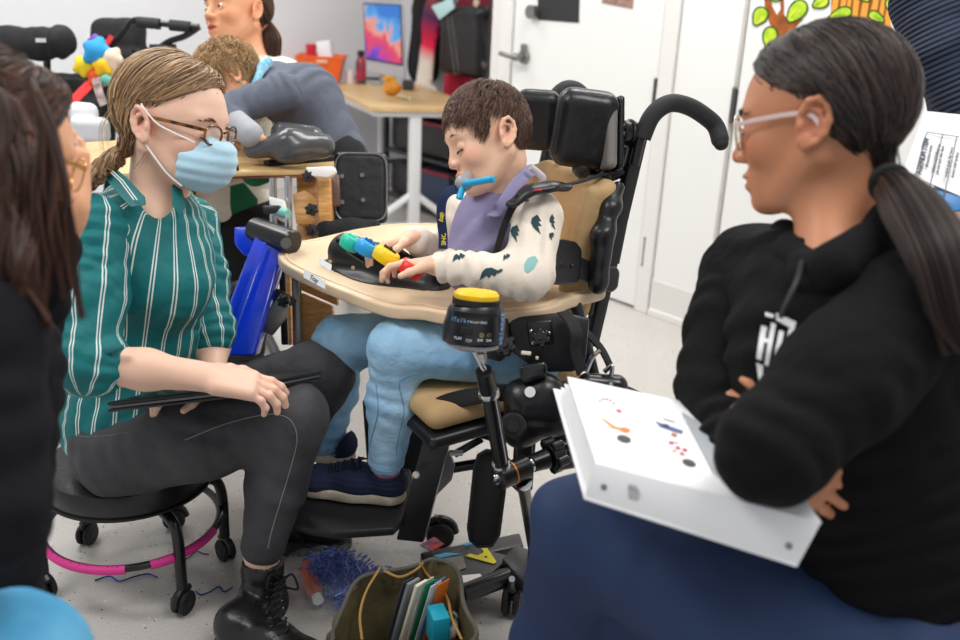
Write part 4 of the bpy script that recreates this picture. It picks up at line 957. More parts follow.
MB().box(P(526, 353, 1.83), (.02, .012, .008), frame(cv(1, -.1, 0), cv(0, 1, 0)), bev=.002).box(P(537, 358, 1.835), (.006, .006, .006), bev=.001).obj('release_tab', mat('ivory_plastic', 'e6dcc8', .4), ch)
mb = MB(); mb.slab([P(x, y, 1.80) for x, y in [(519, 366), (545, 361), (548, 368), (546, 377), (524, 384), (520, 378)]], .08, cv(.1, -.05, 1), bev=.006, seg=3); mb.obj('latch_housing', mat('gloss_black', '19191b', .2, spec=.6), ch)
s = SDF(); s.chain([(P(522, 395, 1.84), .028), (P(545, 392, 1.84), .03), (P(556, 418, 1.86), .03), (P(520, 430, 1.87), .03), (P(520, 398, 1.85), .03)], k=.03); s.box(P(538, 408, 1.86), (.045, .05, .02), frame(cv(1, 0, 0), cv(0, 1, 0)), rd=.015, k=.03); sd = body('side_cover', s, .004, M['vinylb'], ch)
MB().cyl(P(530, 392, 1.80), P(530, 392, 1.795), .0105, n=24).obj('cover_disc', mat('cover_white', 'e9e9ea', .4), sd)
mb = MB(); mb.cyl(P(515, 424, 1.86), P(513, 426, 1.80), .026, n=28, bev=.004); mb.cyl(P(513, 426, 1.80), P(513, 426, 1.79), .012, n=16); mb.obj('pivot_drum', M['black'], ch)
mb = MB(); mb.slab([P(x, y, 1.9) for x, y in [(516, 428), (570, 424), (580, 450), (566, 470), (545, 440), (533, 436), (532, 470), (518, 470)]], .04, cv(0, 0, 1), bev=.004); mb.box(P(524, 455, 1.95), (.035, .035, .16), RC, bev=.004); mb.obj('seat_bracket', M['black'], ch)
# lap belt, curved seat side tube, buckles
MB().tube(spl([P(563, 312, 1.84), P(572, 322, 1.82), P(577, 336, 1.81), P(576, 352, 1.82), P(582, 372, 1.84)]), 1, n=12, flat=(.030, .004, cv(.5, .2, -.8))).obj('lap_belt', M['fabb'], ch)
MB().tube(spl([P(572, 318, 1.92), P(590, 336, 1.92), P(602, 350, 1.92), P(611, 368, 1.92)]), 1, n=12, flat=(.026, .005, cv(.6, .5, -.5))).obj('belt_strap', M['fabb'], ch)
mb = MB(); mb.tube(spl([P(586, 372, 1.9), P(592, 358, 1.9), P(600, 350, 1.9)]), .005, n=8); mb.tube(spl([P(604, 372, 1.89), P(612, 366, 1.89), P(611, 378, 1.89)]), .005, n=8); mb.obj('belt_buckle', M['chrome'], ch)
s = SDF(); s.cap(P(588, 383, 1.9), P(616, 386, 1.9), .022, k=.01); s.cap(P(616, 386, 1.9), P(618, 396, 1.9), .016, k=.02); pv = body('rear_pivot', s, .004, M['blackm'], ch); MB().cyl(P(611, 384, 1.88), P(611, 384, 1.873), .004, n=12).obj('bolt', M['chrome'], pv)
MB().tube(spl([P(618, 386, 1.93), P(640, 396, 1.96), P(665, 408, 2.02)]), .009, n=10).obj('rear_bar', M['blackm'], ch)
mb = MB(); mb.tube([P(575, 300, 2.0), P(600, 400, 2.0), P(585, 470, 2.05)], .013, n=10); mb.tube([P(585, 400, 1.98), P(520, 440, 2.0)], .014, n=10); mb.slab([P(x, y, 1.98) for x, y in [(465, 385), (585, 380), (590, 400), (560, 440), (500, 440), (468, 425)]], .12, cv(0, 0, 1), bev=.006); mb.obj('seat_frame', M['black'], ch)
# leg supports and foot plate
mb = MB(); mb.slab([P(x, y, d) for x, y, d in [(440, 413, 1.93), (449, 411, 1.93), (455, 417, 1.93), (451, 436, 1.93), (423, 543, 2.03), (396, 540, 2.03), (427, 425, 1.94)]], .03, cv(.1, 0, 1), bev=.004); fb = mb.obj('footrest_post', M['black'], ch)
mb = MB(); 
for x, y, d in ((416, 475, 1.955),): mb.cyl(P(x, y, d), P(x, y, d-.006), .008, .006, n=16)
mb.obj('bolt', mat('ivory_bolt', 'd9cfc0', .4), fb)
MB().slab([P(x, y, 2.06) for x, y in [(437, 440), (449, 452), (455, 466), (452, 480), (440, 492), (428, 505), (422, 500)]], .03, cv(0, 0, 1), bev=.004).obj('footrest_gusset', M['grey'], ch)
zp = zf-.004
fpp = MB().slab([G(x, y, zp) for x, y in [(283, 520), (278, 505), (300, 482), (345, 470), (410, 468), (416, 488), (402, 520), (394, 528), (335, 532), (310, 528)]], .02, (0, 0, -1), bev=.005, seg=3).obj('footplate', mat('ribbed_black', '1d1d1f', .5, bump=(120, .3)), ch)
mb = MB(); mb.tube(spl([G(300, 512, zp-.03), G(320, 524, zp-.05), G(360, 520, zp-.07), G(405, 515, zp-.03)]), .012, n=10); mb.slab([G(x, y, zp-.02) for x, y in [(310, 520), (345, 530), (350, 500), (310, 500)]], .03, (0, 0, -1), bev=.004); mb.obj('footplate_bracket', M['black'], ch)
s = SDF(); s.box(P(300, 535, 2.16), (.05, .03, .02), frame(cv(1, 0, 0), UP), rd=.015); 
MB().tube([P(440, 470, 2.1), P(500, 460, 2.1)], .012, n=10).obj('frame_tube', M['blackm'], ch); mb = MB(); mb.tube([P(446, 420, 1.99), P(495, 436, 1.99)], .014, n=10); mb.slab([P(x, y, 1.97) for x, y in [(452, 395), (495, 388), (500, 420), (482, 432), (455, 432)]], .05, cv(0, 0, 1), bev=.004); MB().slab([P(x, y, 2.1) for x, y in [(452, 452), (480, 436), (484, 442), (456, 458)]], .02, cv(0, 0, 1), bev=.002).obj('frame_link', M['blackm'], ch); mb.obj('leg_frame', M['blackm'], ch)
MB().box(P(456, 453, 2.05), (.03, .012, .01), bev=.002).obj('release_tab', mat('pale_tab', 'd8d8da', .4), ch)
# far leg support and calf box behind the legs
mb = MB(); mb.slab([P(x, y, 2.3) for x, y in [(362, 400), (428, 400), (430, 430), (418, 470), (405, 520), (370, 510)]], .04, cv(0, 0, 1), bev=.006); mb.obj('calf_support', M['black'], ch)
MB().slab([P(x, y, 2.28) for x, y in [(372, 385), (384, 382), (386, 392), (374, 402)]], .02, cv(0, 0, 1), bev=.004).obj('knee_pad', M['tan'], ch)
# hanging velcro pad
pts = [(486, 450), (498, 451), (505, 458), (506, 480), (499, 535), (492, 546), (478, 547), (470, 540), (468, 528), (474, 470), (478, 455)]
vp = MB().slab([P(x, y, 1.83+.0006*(y-450)) for x, y in pts], .02, cv(0, 0, 1), bev=.006, seg=3).obj('strap_pad', mat('velcro_pad', '1c1c1e', .95, bump=[(90, .5, (1, 1, 8)), (300, .4)]), ch)
MB().tube([P(x, y, 1.825+.0006*(y-450)) for x, y in pts], .003, n=6, closed=True).obj('pad_binding', M['rubber'], vp)
# base: floor beams, wheel units
zb = .07
bm_ = mat('black_beam', '1b1a1c', .35)
mb = MB(); mb.slab([G(x, y, .09) for x, y in [(420, 552), (520, 532), (524, 545), (424, 566)]], .05, (0, 0, -1), bev=.006); mb.obj('base_beam', bm_, ch)
mb = MB(); mb.slab([G(x, y, .10) for x, y in [(418, 562), (468, 545), (512, 556), (470, 590), (428, 596)]], .03, (0, 0, -1), bev=.004); bp_ = mb.obj('base_plate', mat('base_grey', '3b3a3d', .45), ch)
mb = MB(); mb.tube([G(462, 594, .09), G(515, 574, .09)], .021, n=18); mb.obj('base_tube', M['blackm'], ch)
mb = MB(); mb.slab([G(x, y, .115) for x, y in [(502, 558), (516, 544), (548, 556), (548, 592), (526, 586)]], .03, (0, 0, -1), bev=.004); hb_ = mb.obj('base_head', mat('base_head_grey', '2a2b2e', .3), ch); MB().cyl(G(512, 579, .117), G(512, 579, .123), .007, n=14).obj('bolt', M['chrome'], hb_)
# yellow letter A and coloured strips stuck on the base
cA = G(484, 556, .1025); text3d('A', cA, G(455, 562, .1)-G(478, 550, .1), -(G(470, 548, .1)-G(490, 556, .1)), .085, mat('letter_yellow', 'f2e21a', .5), bp_, bold=.003)
for pts, c_ in (([(433, 556), (446, 553), (462, 554), (440, 558)], '45b4e6'), ([(424, 564), (440, 559), (463, 556), (466, 568), (450, 574), (430, 572)], '8a837e'), ([(456, 584), (470, 582), (482, 577), (480, 574), (460, 576)], 'e8e4dc'), ([(462, 544), (476, 541), (478, 543), (466, 546)], '45b4e6')):
    MB().slab([G(x, y, .1015) for x, y in pts], .0012, UP, bev=0).obj('sticker', mat('sticker_'+c_, c_, .5), bp_, smooth=False)
def caster(p, d, r, par, name='caster', w_=.02, fork=True, m=None):
    """twin-wheel caster standing on the floor at P, rolling along D"""
    d = nrm(d); a_ = np.cross(UP, d); mb = MB(); c = np.array([p[0], p[1], r])
    for s_ in (-1, 1): mb.cyl(c+a_*s_*w_*.25, c+a_*s_*w_, r, n=28, bev=.004)
    wo = mb.obj(name, M['rubber'], par)
    mb = MB(); mb.tube([c+d*r*.2+UP*r*.2, c+UP*r*1.15, c-d*r*.5+UP*r*1.2], w_*.55, n=10); mb.cyl(c+a_*-w_*1.08, c+a_*w_*1.08, r*.25, n=14); mb.tube(spl([c+d*r*1.1+UP*r*.1, c+d*r*.8+UP*r*.85, c+UP*r*1.22, c-d*r*.8+UP*r*.9]), w_*.5, n=8, ); mb.obj('fork', m or M['black'], wo); return wo
caster(G(512, 612, 0), cv(.2, 0, 1)*[1, 1, 0], .042, ch); caster(G(560, 520, 0), cv(1, 0, 0)*[1, 1, 0], .042, ch); caster(G(440, 545, 0), cv(1, 0, 0)*[1, 1, 0], .035, ch)
caster(G(315, 560, 0)+[0, .06, 0], cv(1, 0, 0)*[1, 1, 0], .04, ch)
# two raised colourful cards under the base edge
o = MB().slab([G(x, y, .07) for x, y in [(420, 546), (434, 538), (444, 545), (432, 552)]], .004, UP, bev=0).obj('picture_card', mat('card_print', '20345e', .5, var=('d9302f', 40, 2)), base=G(432, 545, .07)); tag(o, 'small dark blue and red printed card lying beside the chair base', 'card')

# ============================================================ BLACK SWITCH TOY ON THE TRAY
T0, T1 = G(322, 268, ZT), G(426, 292, ZT); td = nrm(T1-T0); tn = np.array([-td[1], td[0], 0]); tn = tn if tn[1] > 0 else -tn; LT = np.linalg.norm(T1-T0)
toy = empty('switch_toy', (T0+T1)/2, 'black sloping activity console with teal, blue, yellow and red buttons on the tray', 'toy')
Rt = np.stack([td, tn, UP], 1); tc_ = (T0+T1)/2+tn*.055
s = SDF(); s.cap(T0+td*.035+tn*.05+UP*.03, T0+td*LT*.55+tn*.045+UP*.024, .046, .040, k=.03); s.cap(T0+td*LT*.55+tn*.045+UP*.024, T1-td*.025+tn*.045+UP*.012, .040, .026, k=.03)
s.box(tc_+UP*-.05+[0, 0, 0], (LT*.8, .3, .051), Rt, k=.002, op='s')
s.chain([(T0+td*.01+tn*.05, .045), (T0+td*LT*.5+tn*.045, .046), (T1-td*.01+tn*.045, .038)], k=.02, flat=(UP, .16)); s.box(tc_-UP*.025, (LT*.8, .3, .025), Rt, k=.001, op='s')
s.box(tc_+tn*.055+UP*.075, (LT, .05, .05), Rt @ rotm((1, 0, 0), 28), k=.006, op='s')
for u_, z_, l_ in ((.33, .053, .020), (.66, .045, .024)): s.cap(T0+td*(LT*u_-l_)+UP*(z_+.002)+tn*.012, T0+td*(LT*u_+l_)+UP*(z_-.012)+tn*.012, .009, k=.004, op='s')
tb_ = body('console', s, .0022, mat('textured_black', '1a1a1c', .42, bump=(600, .2)), toy)
mb = MB(); 
for u_, z_, l_ in ((.33, .053, .020), (.66, .045, .024)): mb.tube([T0+td*(LT*u_-l_)+UP*z_+tn*.017, T0+td*(LT*u_+l_)+UP*(z_-.013)+tn*.017], .0065, n=10)
mb.tube([T0+td*(LT*.1)+UP*.066+tn*.02, T0+td*(LT*.25)+UP*.066+tn*.022], .006, n=10); mb.obj('grip_inserts', M['rubber'], toy)
mb = MB()
for x, y, d in ((353, 268, 1.862), (388, 282, 1.80), (330, 262, 1.91)): mb.cyl(P(x, y, d), P(x, y, d-.012), .0042, n=14, bev=.001)
mb.obj('screws', mat('brass_screw', 'b9a98a', .3, .8), toy)
for x, y, c_, k_ in ((352, 240, '2cc4a6', 0), (368, 245, '2a9fe0', 1), (388, 253, 'f4cf12', 2), (413, 266, 'e5281f', 3)):
    c = P(x, y, [1.935, 1.915, 1.875, 1.83][k_]); ax_ = nrm(UP*.86+tn*.30+td*.38); rr_ = [.022, .024, .028, .026][k_]
    mb = MB(); mb.lathe(c-ax_*.02, ax_, [(0, 0), (rr_*.9, 0), (rr_, .01), (rr_, .020), (rr_*.85, .026), (0, .028)], 32); bo = mb.obj('button', mat('btn_'+c_, c_, .35), toy)
    mb = MB(); u = nrm(np.cross(ax_, cv(0, 0, 1))); mb.tube([c+ax_*.008-u*rr_*.5, c+ax_*.01+u*rr_*.5], .003, n=8); mb.sph(c+ax_*.01, .005, nu=8, nv=6); mb.obj('button_symbol', M['black'] if k_ in (2, 3) else mat('sym'+c_, ['8fe0d0', '1660a8'][k_ % 2], .4), bo)
q = [P(320, 258, 1.895), P(332, 265, 1.875), P(331, 271, 1.873), P(319, 264, 1.893)]; MB().slab([p for p in q], .003, cv(0, 0, -1), bev=.0003).obj('label', mw, toy, smooth=False)

# ============================================================ TALKING SWITCH ON ITS ARM
sw = empty('switch', P(477, 345, 1.60), 'round black recording switch with a yellow top on the pole in front of the tray', 'communication switch')
sa = nrm(cv(.08, .95, -.16)); s0 = P(473, 341, 1.60); D_ = .083
MB().lathe(s0, sa, [(0, 0), (.048, 0), (.0535, .004), (.0545, .012), (.053, .034), (.0475, .058), (.044, .064), (.0, .064)], 48, x=cv(1, 0, 0)).obj('switch_body', mat('switch_black', '18181b', .3, spec=.6), sw)
MB().lathe(s0+sa*.064, sa, [(.030, 0), (.041, .0), (.041, .010), (.030, .011)], 48).obj('collar', M['rubber'], sw)
MB().lathe(s0+sa*.070, sa, [(0, 0), (.037, 0), (.0385, .004), (.0385, .012), (.034, .017), (0, .0185)], 48).obj('switch_top', M['yellow'], sw)
mb = MB(); u = nrm(cv(1, 0, 0)-sa*(cv(1, 0, 0)@sa)); v = np.cross(sa, u); v = v if v@(_C-s0) > 0 else -v
for i in range(30):
    a_ = math.radians(45+90*i/29); q_ = s0+sa*.052+(u*math.cos(a_)+v*math.sin(a_))*.0492; mb.tube([q_-sa*.008, q_+sa*.004], .0009, n=6)
mb.obj('ridges', M['rubber'], sw)
mt1 = mat('print_white', 'dfe6ee', .5); mt2 = mat('print_blue', '6fa3d8', .5)
def at_drum(deg, h, r): a_ = math.radians(deg); return s0+sa*h+(u*math.cos(a_)+v*math.sin(a_))*r, nrm(u*math.cos(a_)+v*math.sin(a_))
def dtext(txt, deg, h, size, m, r=.0545, rot=False, bold=0.):
    """letters set one by one round the drum"""
    for i, ch_ in enumerate(txt):
        if ch_ == ' ': continue
        if rot: q_, nn = at_drum(deg, h+size*.6*(i-(len(txt)-1)/2), r); text3d(ch_, q_+nn*.0006, sa, -np.cross(nn, sa)*-1, size, m, sw, bold=bold)
        else: q_, nn = at_drum(deg-math.degrees(size*.62*(i-(len(txt)-1)/2)/r), h, r); text3d(ch_, q_+nn*.0006, np.cross(sa, nn), sa, size, m, sw, bold=bold)
dtext('ablenet', 34, .030, .0135, mt2, .0545, rot=True, bold=.0004)
dtext('iTalk', 122, .042, .010, mt2, .0522); dtext('recorder', 85, .042, .007, mt1, .0522); dtext('PLAY', 118, .012, .006, mt1); dtext('TOY', 98, .010, .006, mt1); dtext('SW1', 78, .012, .006, mt1); dtext('SW2', 62, .012, .006, mt1)
mb = MB()
for dg in (76, 62): q_, nn = at_drum(dg, .021, .0542); mb.lathe(q_, nn, [(.0018, 0), (.004, 0), (.004, .0012), (.0018, .0014)], 16)
mb.obj('sockets', mat('brass_socket', 'b9a070', .3, .9), sw)
q_, nn = at_drum(104, .026, .054); MB().box(q_, (.02, .003, .012), np.stack([np.cross(sa, nn), nn, sa], 1), bev=.001).obj('speaker_slot', M['rubber'], sw)
arm = empty('mounting_arm', P(482, 352, 1.6), 'black and chrome jointed mounting arm carrying the round yellow-topped switch', 'mounting arm')
a0, a1, a2, a3 = s0-sa*.002, P(484, 370, 1.62), P(489, 393, 1.66), P(502, 466, 1.74)
MB().lathe(a0-sa*.012, sa, [(0, 0), (.03, 0), (.045, .006), (.045, .0118), (0, .0118)], 36).obj('mounting_plate', mat('clear_grey', 'a6a6a8', .2), arm)
MB().cyl(a0-sa*.01, a1, .0055, n=14).cyl(P(481, 352, 1.6), P(482.5, 360, 1.61), .0085, n=6).obj('threaded_stud', M['chrome'], arm)
d_ = nrm(a3-a2); MB().cyl(a1, a2, .0155, .017, n=28, bev=.002).obj('upper_socket', M['blackm'], arm)
mb = MB(); mb.lathe(a2-d_*.004, d_, [(.012, 0), (.0185, 0), (.0195, .004), (.0185, .010), (.012, .010)], 32); mb.lathe(a3-d_*.008, d_, [(.012, 0), (.0185, 0), (.0195, .005), (.0185, .011), (.012, .011)], 32); mb.obj('rings', M['chrome'], arm)
MB().cyl(a2, a3, .0150, n=28).obj('upper_tube', M['blackm'], arm)
mb = MB()
for s_ in (-1, 1): off_ = cv(.62*s_, 0, -.78)*.0152; mb.tube([a2+d_*.012+off_, a3-d_*.01+off_], .0012, n=6)
mb.obj('tube_lines', mat('line_print', 'cfcfcf', .5), arm)
j0, j1 = P(497, 479, 1.735), P(528, 466, 1.77); mb = MB(); mb.cyl(j0, j1, .023, n=32, bev=.004); mb.obj('joint', M['blackm'], arm); dj = nrm(j1-j0)
MB().lathe(j0-dj*.008, dj, [(0, 0), (.009, .001), (.011, .008), (0, .009)], 20).obj('joint_cap', M['chrome'], arm); MB().lathe(j1, dj, [(.008, 0), (.014, 0), (.014, .014), (.008, .016)], 20).obj('joint_cap', M['chrome'], arm)
MB().lathe(j0+dj*.032, dj, [(.0225, 0), (.0238, .0005), (.0238, .003), (.0225, .0035)], 32).obj('joint_band', mat('copper_band', 'e08a3c', .3, .6), arm)
k0 = P(531, 464, 1.775); k1 = P(548, 458, 1.79); MB().cyl(k0, k1, .017, .020, n=24, bev=.003).obj('clamp_neck', M['blackm'], arm)
knob(P(549, 457, 1.79), dj, .036, M['blackm'], 'clamp_knob', arm, 5, .026)
MB().tube([P(552, 448, 1.79), P(575, 444, 1.8)], .010, n=10).tube([P(556, 466, 1.79), P(580, 462, 1.82)], .010, n=10).obj('clamp_bar', M['blackm'], arm)
l0, l1 = P(523, 482, 1.765), G(534, 553, .1); MB().cyl(l0, l1, .0125, n=20).obj('lower_tube', M['blackm'], arm); MB().lathe(l0-nrm(l1-l0)*.004, nrm(l1-l0), [(.01, 0), (.0165, 0), (.0165, .010), (.01, .010)], 24).obj('ring', M['chrome'], arm)

# chew tube and lanyard at the boy's mouth
cw = empty('chew_tube', P(470, 185, 1.80), 'bright blue T shaped chew tube held in the mouth of the boy', 'chew toy')
mc = P(462, 182, 1.795)
MB().tube([P(459, 187, 1.80), P(464, 184, 1.79), P(493, 179, 1.74)], .0068, n=16).cyl(P(493, 179, 1.74), P(494, 179, 1.739), .0068, .0045, n=16).obj('tube', M['cyan'], cw)
MB().cyl(P(464, 183, 1.795), P(459, 199, 1.79), .0068, n=16, bev=.001).obj('tube_stem', M['cyan'], cw)
s = SDF(); s.ell(P(464, 183, 1.80), (.018, .016, .016)); s.cap(P(464, 183, 1.8), P(468, 176, 1.82), .010, k=.01); body('grey_guard', s, .0025, mat('grey_silicone', '9a9c9e', .4), cw)
ln = empty('lanyard', P(441, 215, 1.83), 'navy blue lanyard strap with yellow lettering hanging below the chew tube', 'lanyard')
lp = spl([P(460, 189, 1.80), P(450, 191, 1.79), P(443, 199, 1.79), P(441, 215, 1.80), P(443, 235, 1.815), P(443, 249, 1.82)], 6)
MB().tube(lp, 1, n=12, flat=(.018, .0022, cv(.1, 0, -1))).obj('strap', mat('navy_ribbon', '122650', .7, bump=(400, .3)), ln)
for t_, y_ in (('mobility', 212), ('ONE', 239)):
    text3d(t_, P(442 if y_ < 230 else 443.5, y_, 1.80+.0006*(y_-212))-_F*.0025, P(442, y_+10, 1.8)-P(442, y_, 1.8), cv(1, 0, 0), .012, mat('gold_print_'+t_, 'd9c03a', .5), ln, bold=.0003)
# ============================================================ WOMAN IN THE TEAL STRIPED BLOUSE
def glasses(hd, par, m, w_=.052, h_=.040, th=.0016, temple=None, lens=True, round_=2.4, mt=None, x0=.098, z0=-.004, arm=True):
    g = None
    for y in (-1, 1):
        q = []
        for i in range(36):
            t = 2*math.pi*i/36; e = 2/round_; cx, sx_ = math.cos(t), math.sin(t)
            q.append(hd.w((x0-.012*abs(y*.033+(w_/2)*np.sign(cx)*abs(cx)**e*1.)**1/.06, y*.033+w_/2*np.sign(cx)*abs(cx)**e, z0+h_/2*np.sign(sx_)*abs(sx_)**e)))
        if g is None: g = MB().tube(q, th*hd.sc, n=8, closed=True).tube([hd.w((x0, -.009, z0+.006)), hd.w((x0+.003, 0, z0+.009)), hd.w((x0, .009, z0+.006))], th*hd.sc, n=8); gm = g
        else: gm.tube(q, th*hd.sc, n=8, closed=True)
        if lens: LENS.append((q, y))
    go = gm.obj('glasses', m, par)
    for q, y in LENS:
        c = np.mean(q, 0); MB().add([tuple(c)]+[tuple(v) for v in q], [(0, i+1, (i+1) % 36+1) for i in range(36)]).obj('lens', M['lens'], go)
    LENS.clear()
    if arm:
        for y in (-1, 1):
            MB().tube(spl([hd.w((x0-.010, y*(.033+w_/2), z0+.008)), hd.w((.06, y*.071, z0+.010)), hd.w((.01, y*.082, z0+.010)), hd.w((-.012, y*.084, z0+.004)), hd.w((-.026, y*.080, z0-.02))]), 1, n=8, flat=(.0022, .0062*hd.sc, hd.R[:, 2])).obj('temple', mt or m, go)
    return go
LENS = []
M['lens'] = mat('lens_glass', 'ffffff', .05, alpha=.16, spec=.6)
M['tort'] = mat('tortoiseshell', '24140c', .2, var=('8a561c', 60, 1), spec=.6)
def ang_attr(a, b, ref):
    a = np.asarray(a, float); b = np.asarray(b, float); ax_ = nrm(b-a); u = nrm(np.asarray(ref)-ax_*(np.asarray(ref)@ax_)); v = np.cross(ax_, u)
    def f(V): q = V-a; return np.stack([q@u, q@v, q@ax_], 1)
    return f
def stripes(name, base, line, N_, wdt=.05, gap=.075):
    m, nt, b = _m(name); N = nt.nodes; L = nt.links
    a = N.new('ShaderNodeAttribute'); a.attribute_name = 'st'; sp = N.new('ShaderNodeSeparateXYZ'); L.new(a.outputs['Vector'], sp.inputs[0])
    def M_(op, x, y=None):
        n = N.new('ShaderNodeMath'); n.operation = op
        for i, q in enumerate((x, y)):
            if q is None: continue
            if isinstance(q, (int, float)): n.inputs[i].default_value = q
            else: L.new(q, n.inputs[i])
        return n.outputs[0]
    fr = M_('FRACT', M_('MULTIPLY', M_('ADD', M_('ARCTAN2', sp.outputs[1], sp.outputs[0]), math.pi), N_/(2*math.pi)))
    k = M_('LESS_THAN', M_('ABSOLUTE', M_('SUBTRACT', M_('ABSOLUTE', M_('SUBTRACT', fr, .5)), gap)), wdt)
    mx = N.new('ShaderNodeMix'); mx.data_type = 'RGBA'; mx.inputs[6].default_value = srgb(base); mx.inputs[7].default_value = srgb(line); L.new(k, mx.inputs[0]); L.new(mx.outputs[2], b.inputs['Base Color'])
    b.inputs['Roughness'].default_value = .6; b.inputs['Specular IOR Level'].default_value = .3
    tc = N.new('ShaderNodeTexCoord'); n_ = N.new('ShaderNodeTexNoise'); n_.inputs['Scale'].default_value = 32; n_.inputs['Detail'].default_value = 4; L.new(tc.outputs['Object'], n_.inputs[0]); bp = N.new('ShaderNodeBump'); bp.inputs['Strength'].default_value = .5; bp.inputs['Distance'].default_value = .008; L.new(n_.outputs[0], bp.inputs['Height']); L.new(bp.outputs[0], b.inputs['Normal'])
    return m
tw = person(G(150, 560, 0), 'seated woman in a teal striped blouse, tortoiseshell glasses and pale blue face mask')
ht = Head(P(174, 122, 1.82), cv(.93, -.25, -.20), cv(.22, .93, -.22), 1.06)
nk = P(158, 205, 1.88); sN, sF = P(95, 232, 1.76), P(190, 226, 2.06); eN, wN = P(86, 362, 1.70), P(205, 377, 1.725); eF, wF = P(212, 345, 2.0), P(212, 380, 1.93)
hN, hF = P(122, 448, 1.98), P(140, 436, 2.16); kN, kF = P(291, 417, 1.91), P(318, 376, 2.12); aN, aF = P(262, 552, 2.0), G(268, 500, .13)
hip = (hN+hF)/2; ch1 = P(146, 262, 1.90); wai = P(137, 350, 1.97)
f = SDF(); ht.build(f)
f.cap(ht.w((-.025, 0, -.05)), nk, .050, .058, .03); f.cap(sN, sF, .045, k=.05)
f.chain([(P(153, 224, 1.895), .076), (ch1, .105), (wai, .10), (hip, .12)], k=.05)
f.ell(P(156, 226, 1.885), (.05, .05, .045), k=.05)
f.chain([(sN, .045), (eN, .039), ((eN+wN)/2, .036), (wN, .0255)], k=.02); f.chain([(sF, .045), (eF, .036), (wF, .0255)], k=.02)
f.chain([(hN, .08), (kN, .055), (aN, .035), (aN-UP*.06, .035)], k=.02); f.chain([(hF, .08), (kF, .055), (aF, .035)], k=.02)
hand(f, wN, cv(.95, -.20, .22), cv(-.1, -.85, .5), 1, 1.0, (.3, .42, .5, .6), .3, wr=.025)
hand(f, wF, cv(-.8, -.2, -.4), cv(-.05, -.95, .3), 1, .86, (.4, .5, .6, .7), .3)
bw_ = body('body', f, .0027, M['skin'], tw, tint=ht.skin('eec3ab', 'e2957f', 'c9706a'))
cols_t = ('967452', '5c4530', 'd8b68c')
def keep_w(p):
    x, y, z = p[:, 0], np.abs(p[:, 1]), p[:, 2]
    return z > np.interp(x, [-.12, -.06, -.035, -.02, .02, .04, .062, .078, .1], [-.065, -.062, -.04, .026, .045, .068, .090, .11, .13])
def roots_w(hd_cc=(-.012, 0, .028), rr=(.103, .082, .094), keep=keep_w):
    def r(n):
        d = RNG.normal(size=(n*5, 3)); d /= np.linalg.norm(d, axis=1)[:, None]; p = np.array(hd_cc)+d*np.array(rr); p = p[keep(p)]
        wgt = (p[:, 0] > .0) | (RNG.random(len(p)) < .35); return p[wgt][:n]
    return r
kt = ht.loc(P(118, 157, 1.80)[None])[0]
# braid over the shoulder
br = spl([P(119, 155, 1.80), P(106, 165, 1.775), P(92, 178, 1.75), P(78, 188, 1.72), P(66, 205, 1.70), P(58, 240, 1.70)], 10); bp = []
for k in range(3):
    path = []
    for i, q in enumerate(br):
        a_ = i*.42+k*2.094; path.append(q+_U*.012*math.sin(a_)+_F*.008*math.sin(2*a_))
    bp.append(lock(path[::3]+[path[-1]], [.012, .012, .010, .006], 220, cols_t, .0011, m=30))
wisps = [lock([P(128, 100, 1.79), P(112, 112, 1.78), P(104, 130, 1.77), P(106, 150, 1.77)], [.006, .012], 14, cols_t, .0005), lock([P(150, 150, 1.76), P(145, 160, 1.76), P(138, 172, 1.77)], [.004, .01], 12, cols_t, .0004)]
swept_hair(ht, bw_, roots_w(), kt, cols_t, 4200, wid=.00115, keep=keep_w, bulge=.008, extra=bp+wisps)
for y in (-1,): ht.tufts([(.0885, .020*y, -.0115), (.091, .031*y, -.014), (.084, .043*y, -.011)], 70, .007, .0006, '3a2a20', (.004, .001*y, -.003), bw_, 'eyelashes', .0004)
glasses(ht, bw_, M['tort'], w_=.043, h_=.034, th=.0022, round_=2.3, x0=.108)
ht.tufts([(.094, -.014, .0145), (.0925, -.030, .0205), (.08, -.048, .0165)], 130, .007, .0005, '7a5a44', (0, 0, .002), bw_, 'eyebrow', .0013)
# mask
s = SDF(); s.ell(ht.w((.060, 0, -.058)), np.array([.066, .060, .058])*1.06, ht.R @ rotm((0, 1, 0), 12), k=.01); s.ell(ht.w((.088, 0, -.045)), np.array([.040, .034, .042])*1.06, ht.R @ rotm((0, 1, 0), 18), k=.03)
s.box(ht.w((.112, 0, -.066)), np.array([.066, .075, .055]), ht.R @ rotm((0, 1, 0), 10), rd=.012, k=.006, op='i')
mk = body('face_mask', s, .0022, mat('mask_blue', 'b4d9ea', .85, bump=[(420, .3), (30, .3)], sheen=.2), bw_, warp=lambda p: .0009*np.sin((ht.loc(p.reshape(-1, 3))[:, 2]*300)).reshape(p.shape[:-1])+.0015*wob(p, 60))
mlp = mat('white_elastic', 'f4f4f4', .7)
MB().tube(spl([ht.w((.078, -.052, -.022)), ht.w((.048, -.070, -.012)), ht.w((.02, -.082, -.002)), ht.w((-.004, -.089, .018)), ht.w((-.014, -.086, .026))]), .0017, n=6).obj('ear_loop', mlp, mk); MB().tube(spl([ht.w((.062, -.048, -.104)), ht.w((.042, -.066, -.086)), ht.w((.02, -.076, -.062)), ht.w((-.002, -.080, -.040))]), .0017, n=6).obj('ear_loop', mlp, mk)
for y in (-1, 1): MB().tube([ht.w((.107, .004*y, -.018)), ht.w((.099, .022*y, -.024)), ht.w((.086, .042*y, -.029))], .0022, n=6).obj('nose_wire', mat('mask_edge', 'c8e2ea', .8), mk)
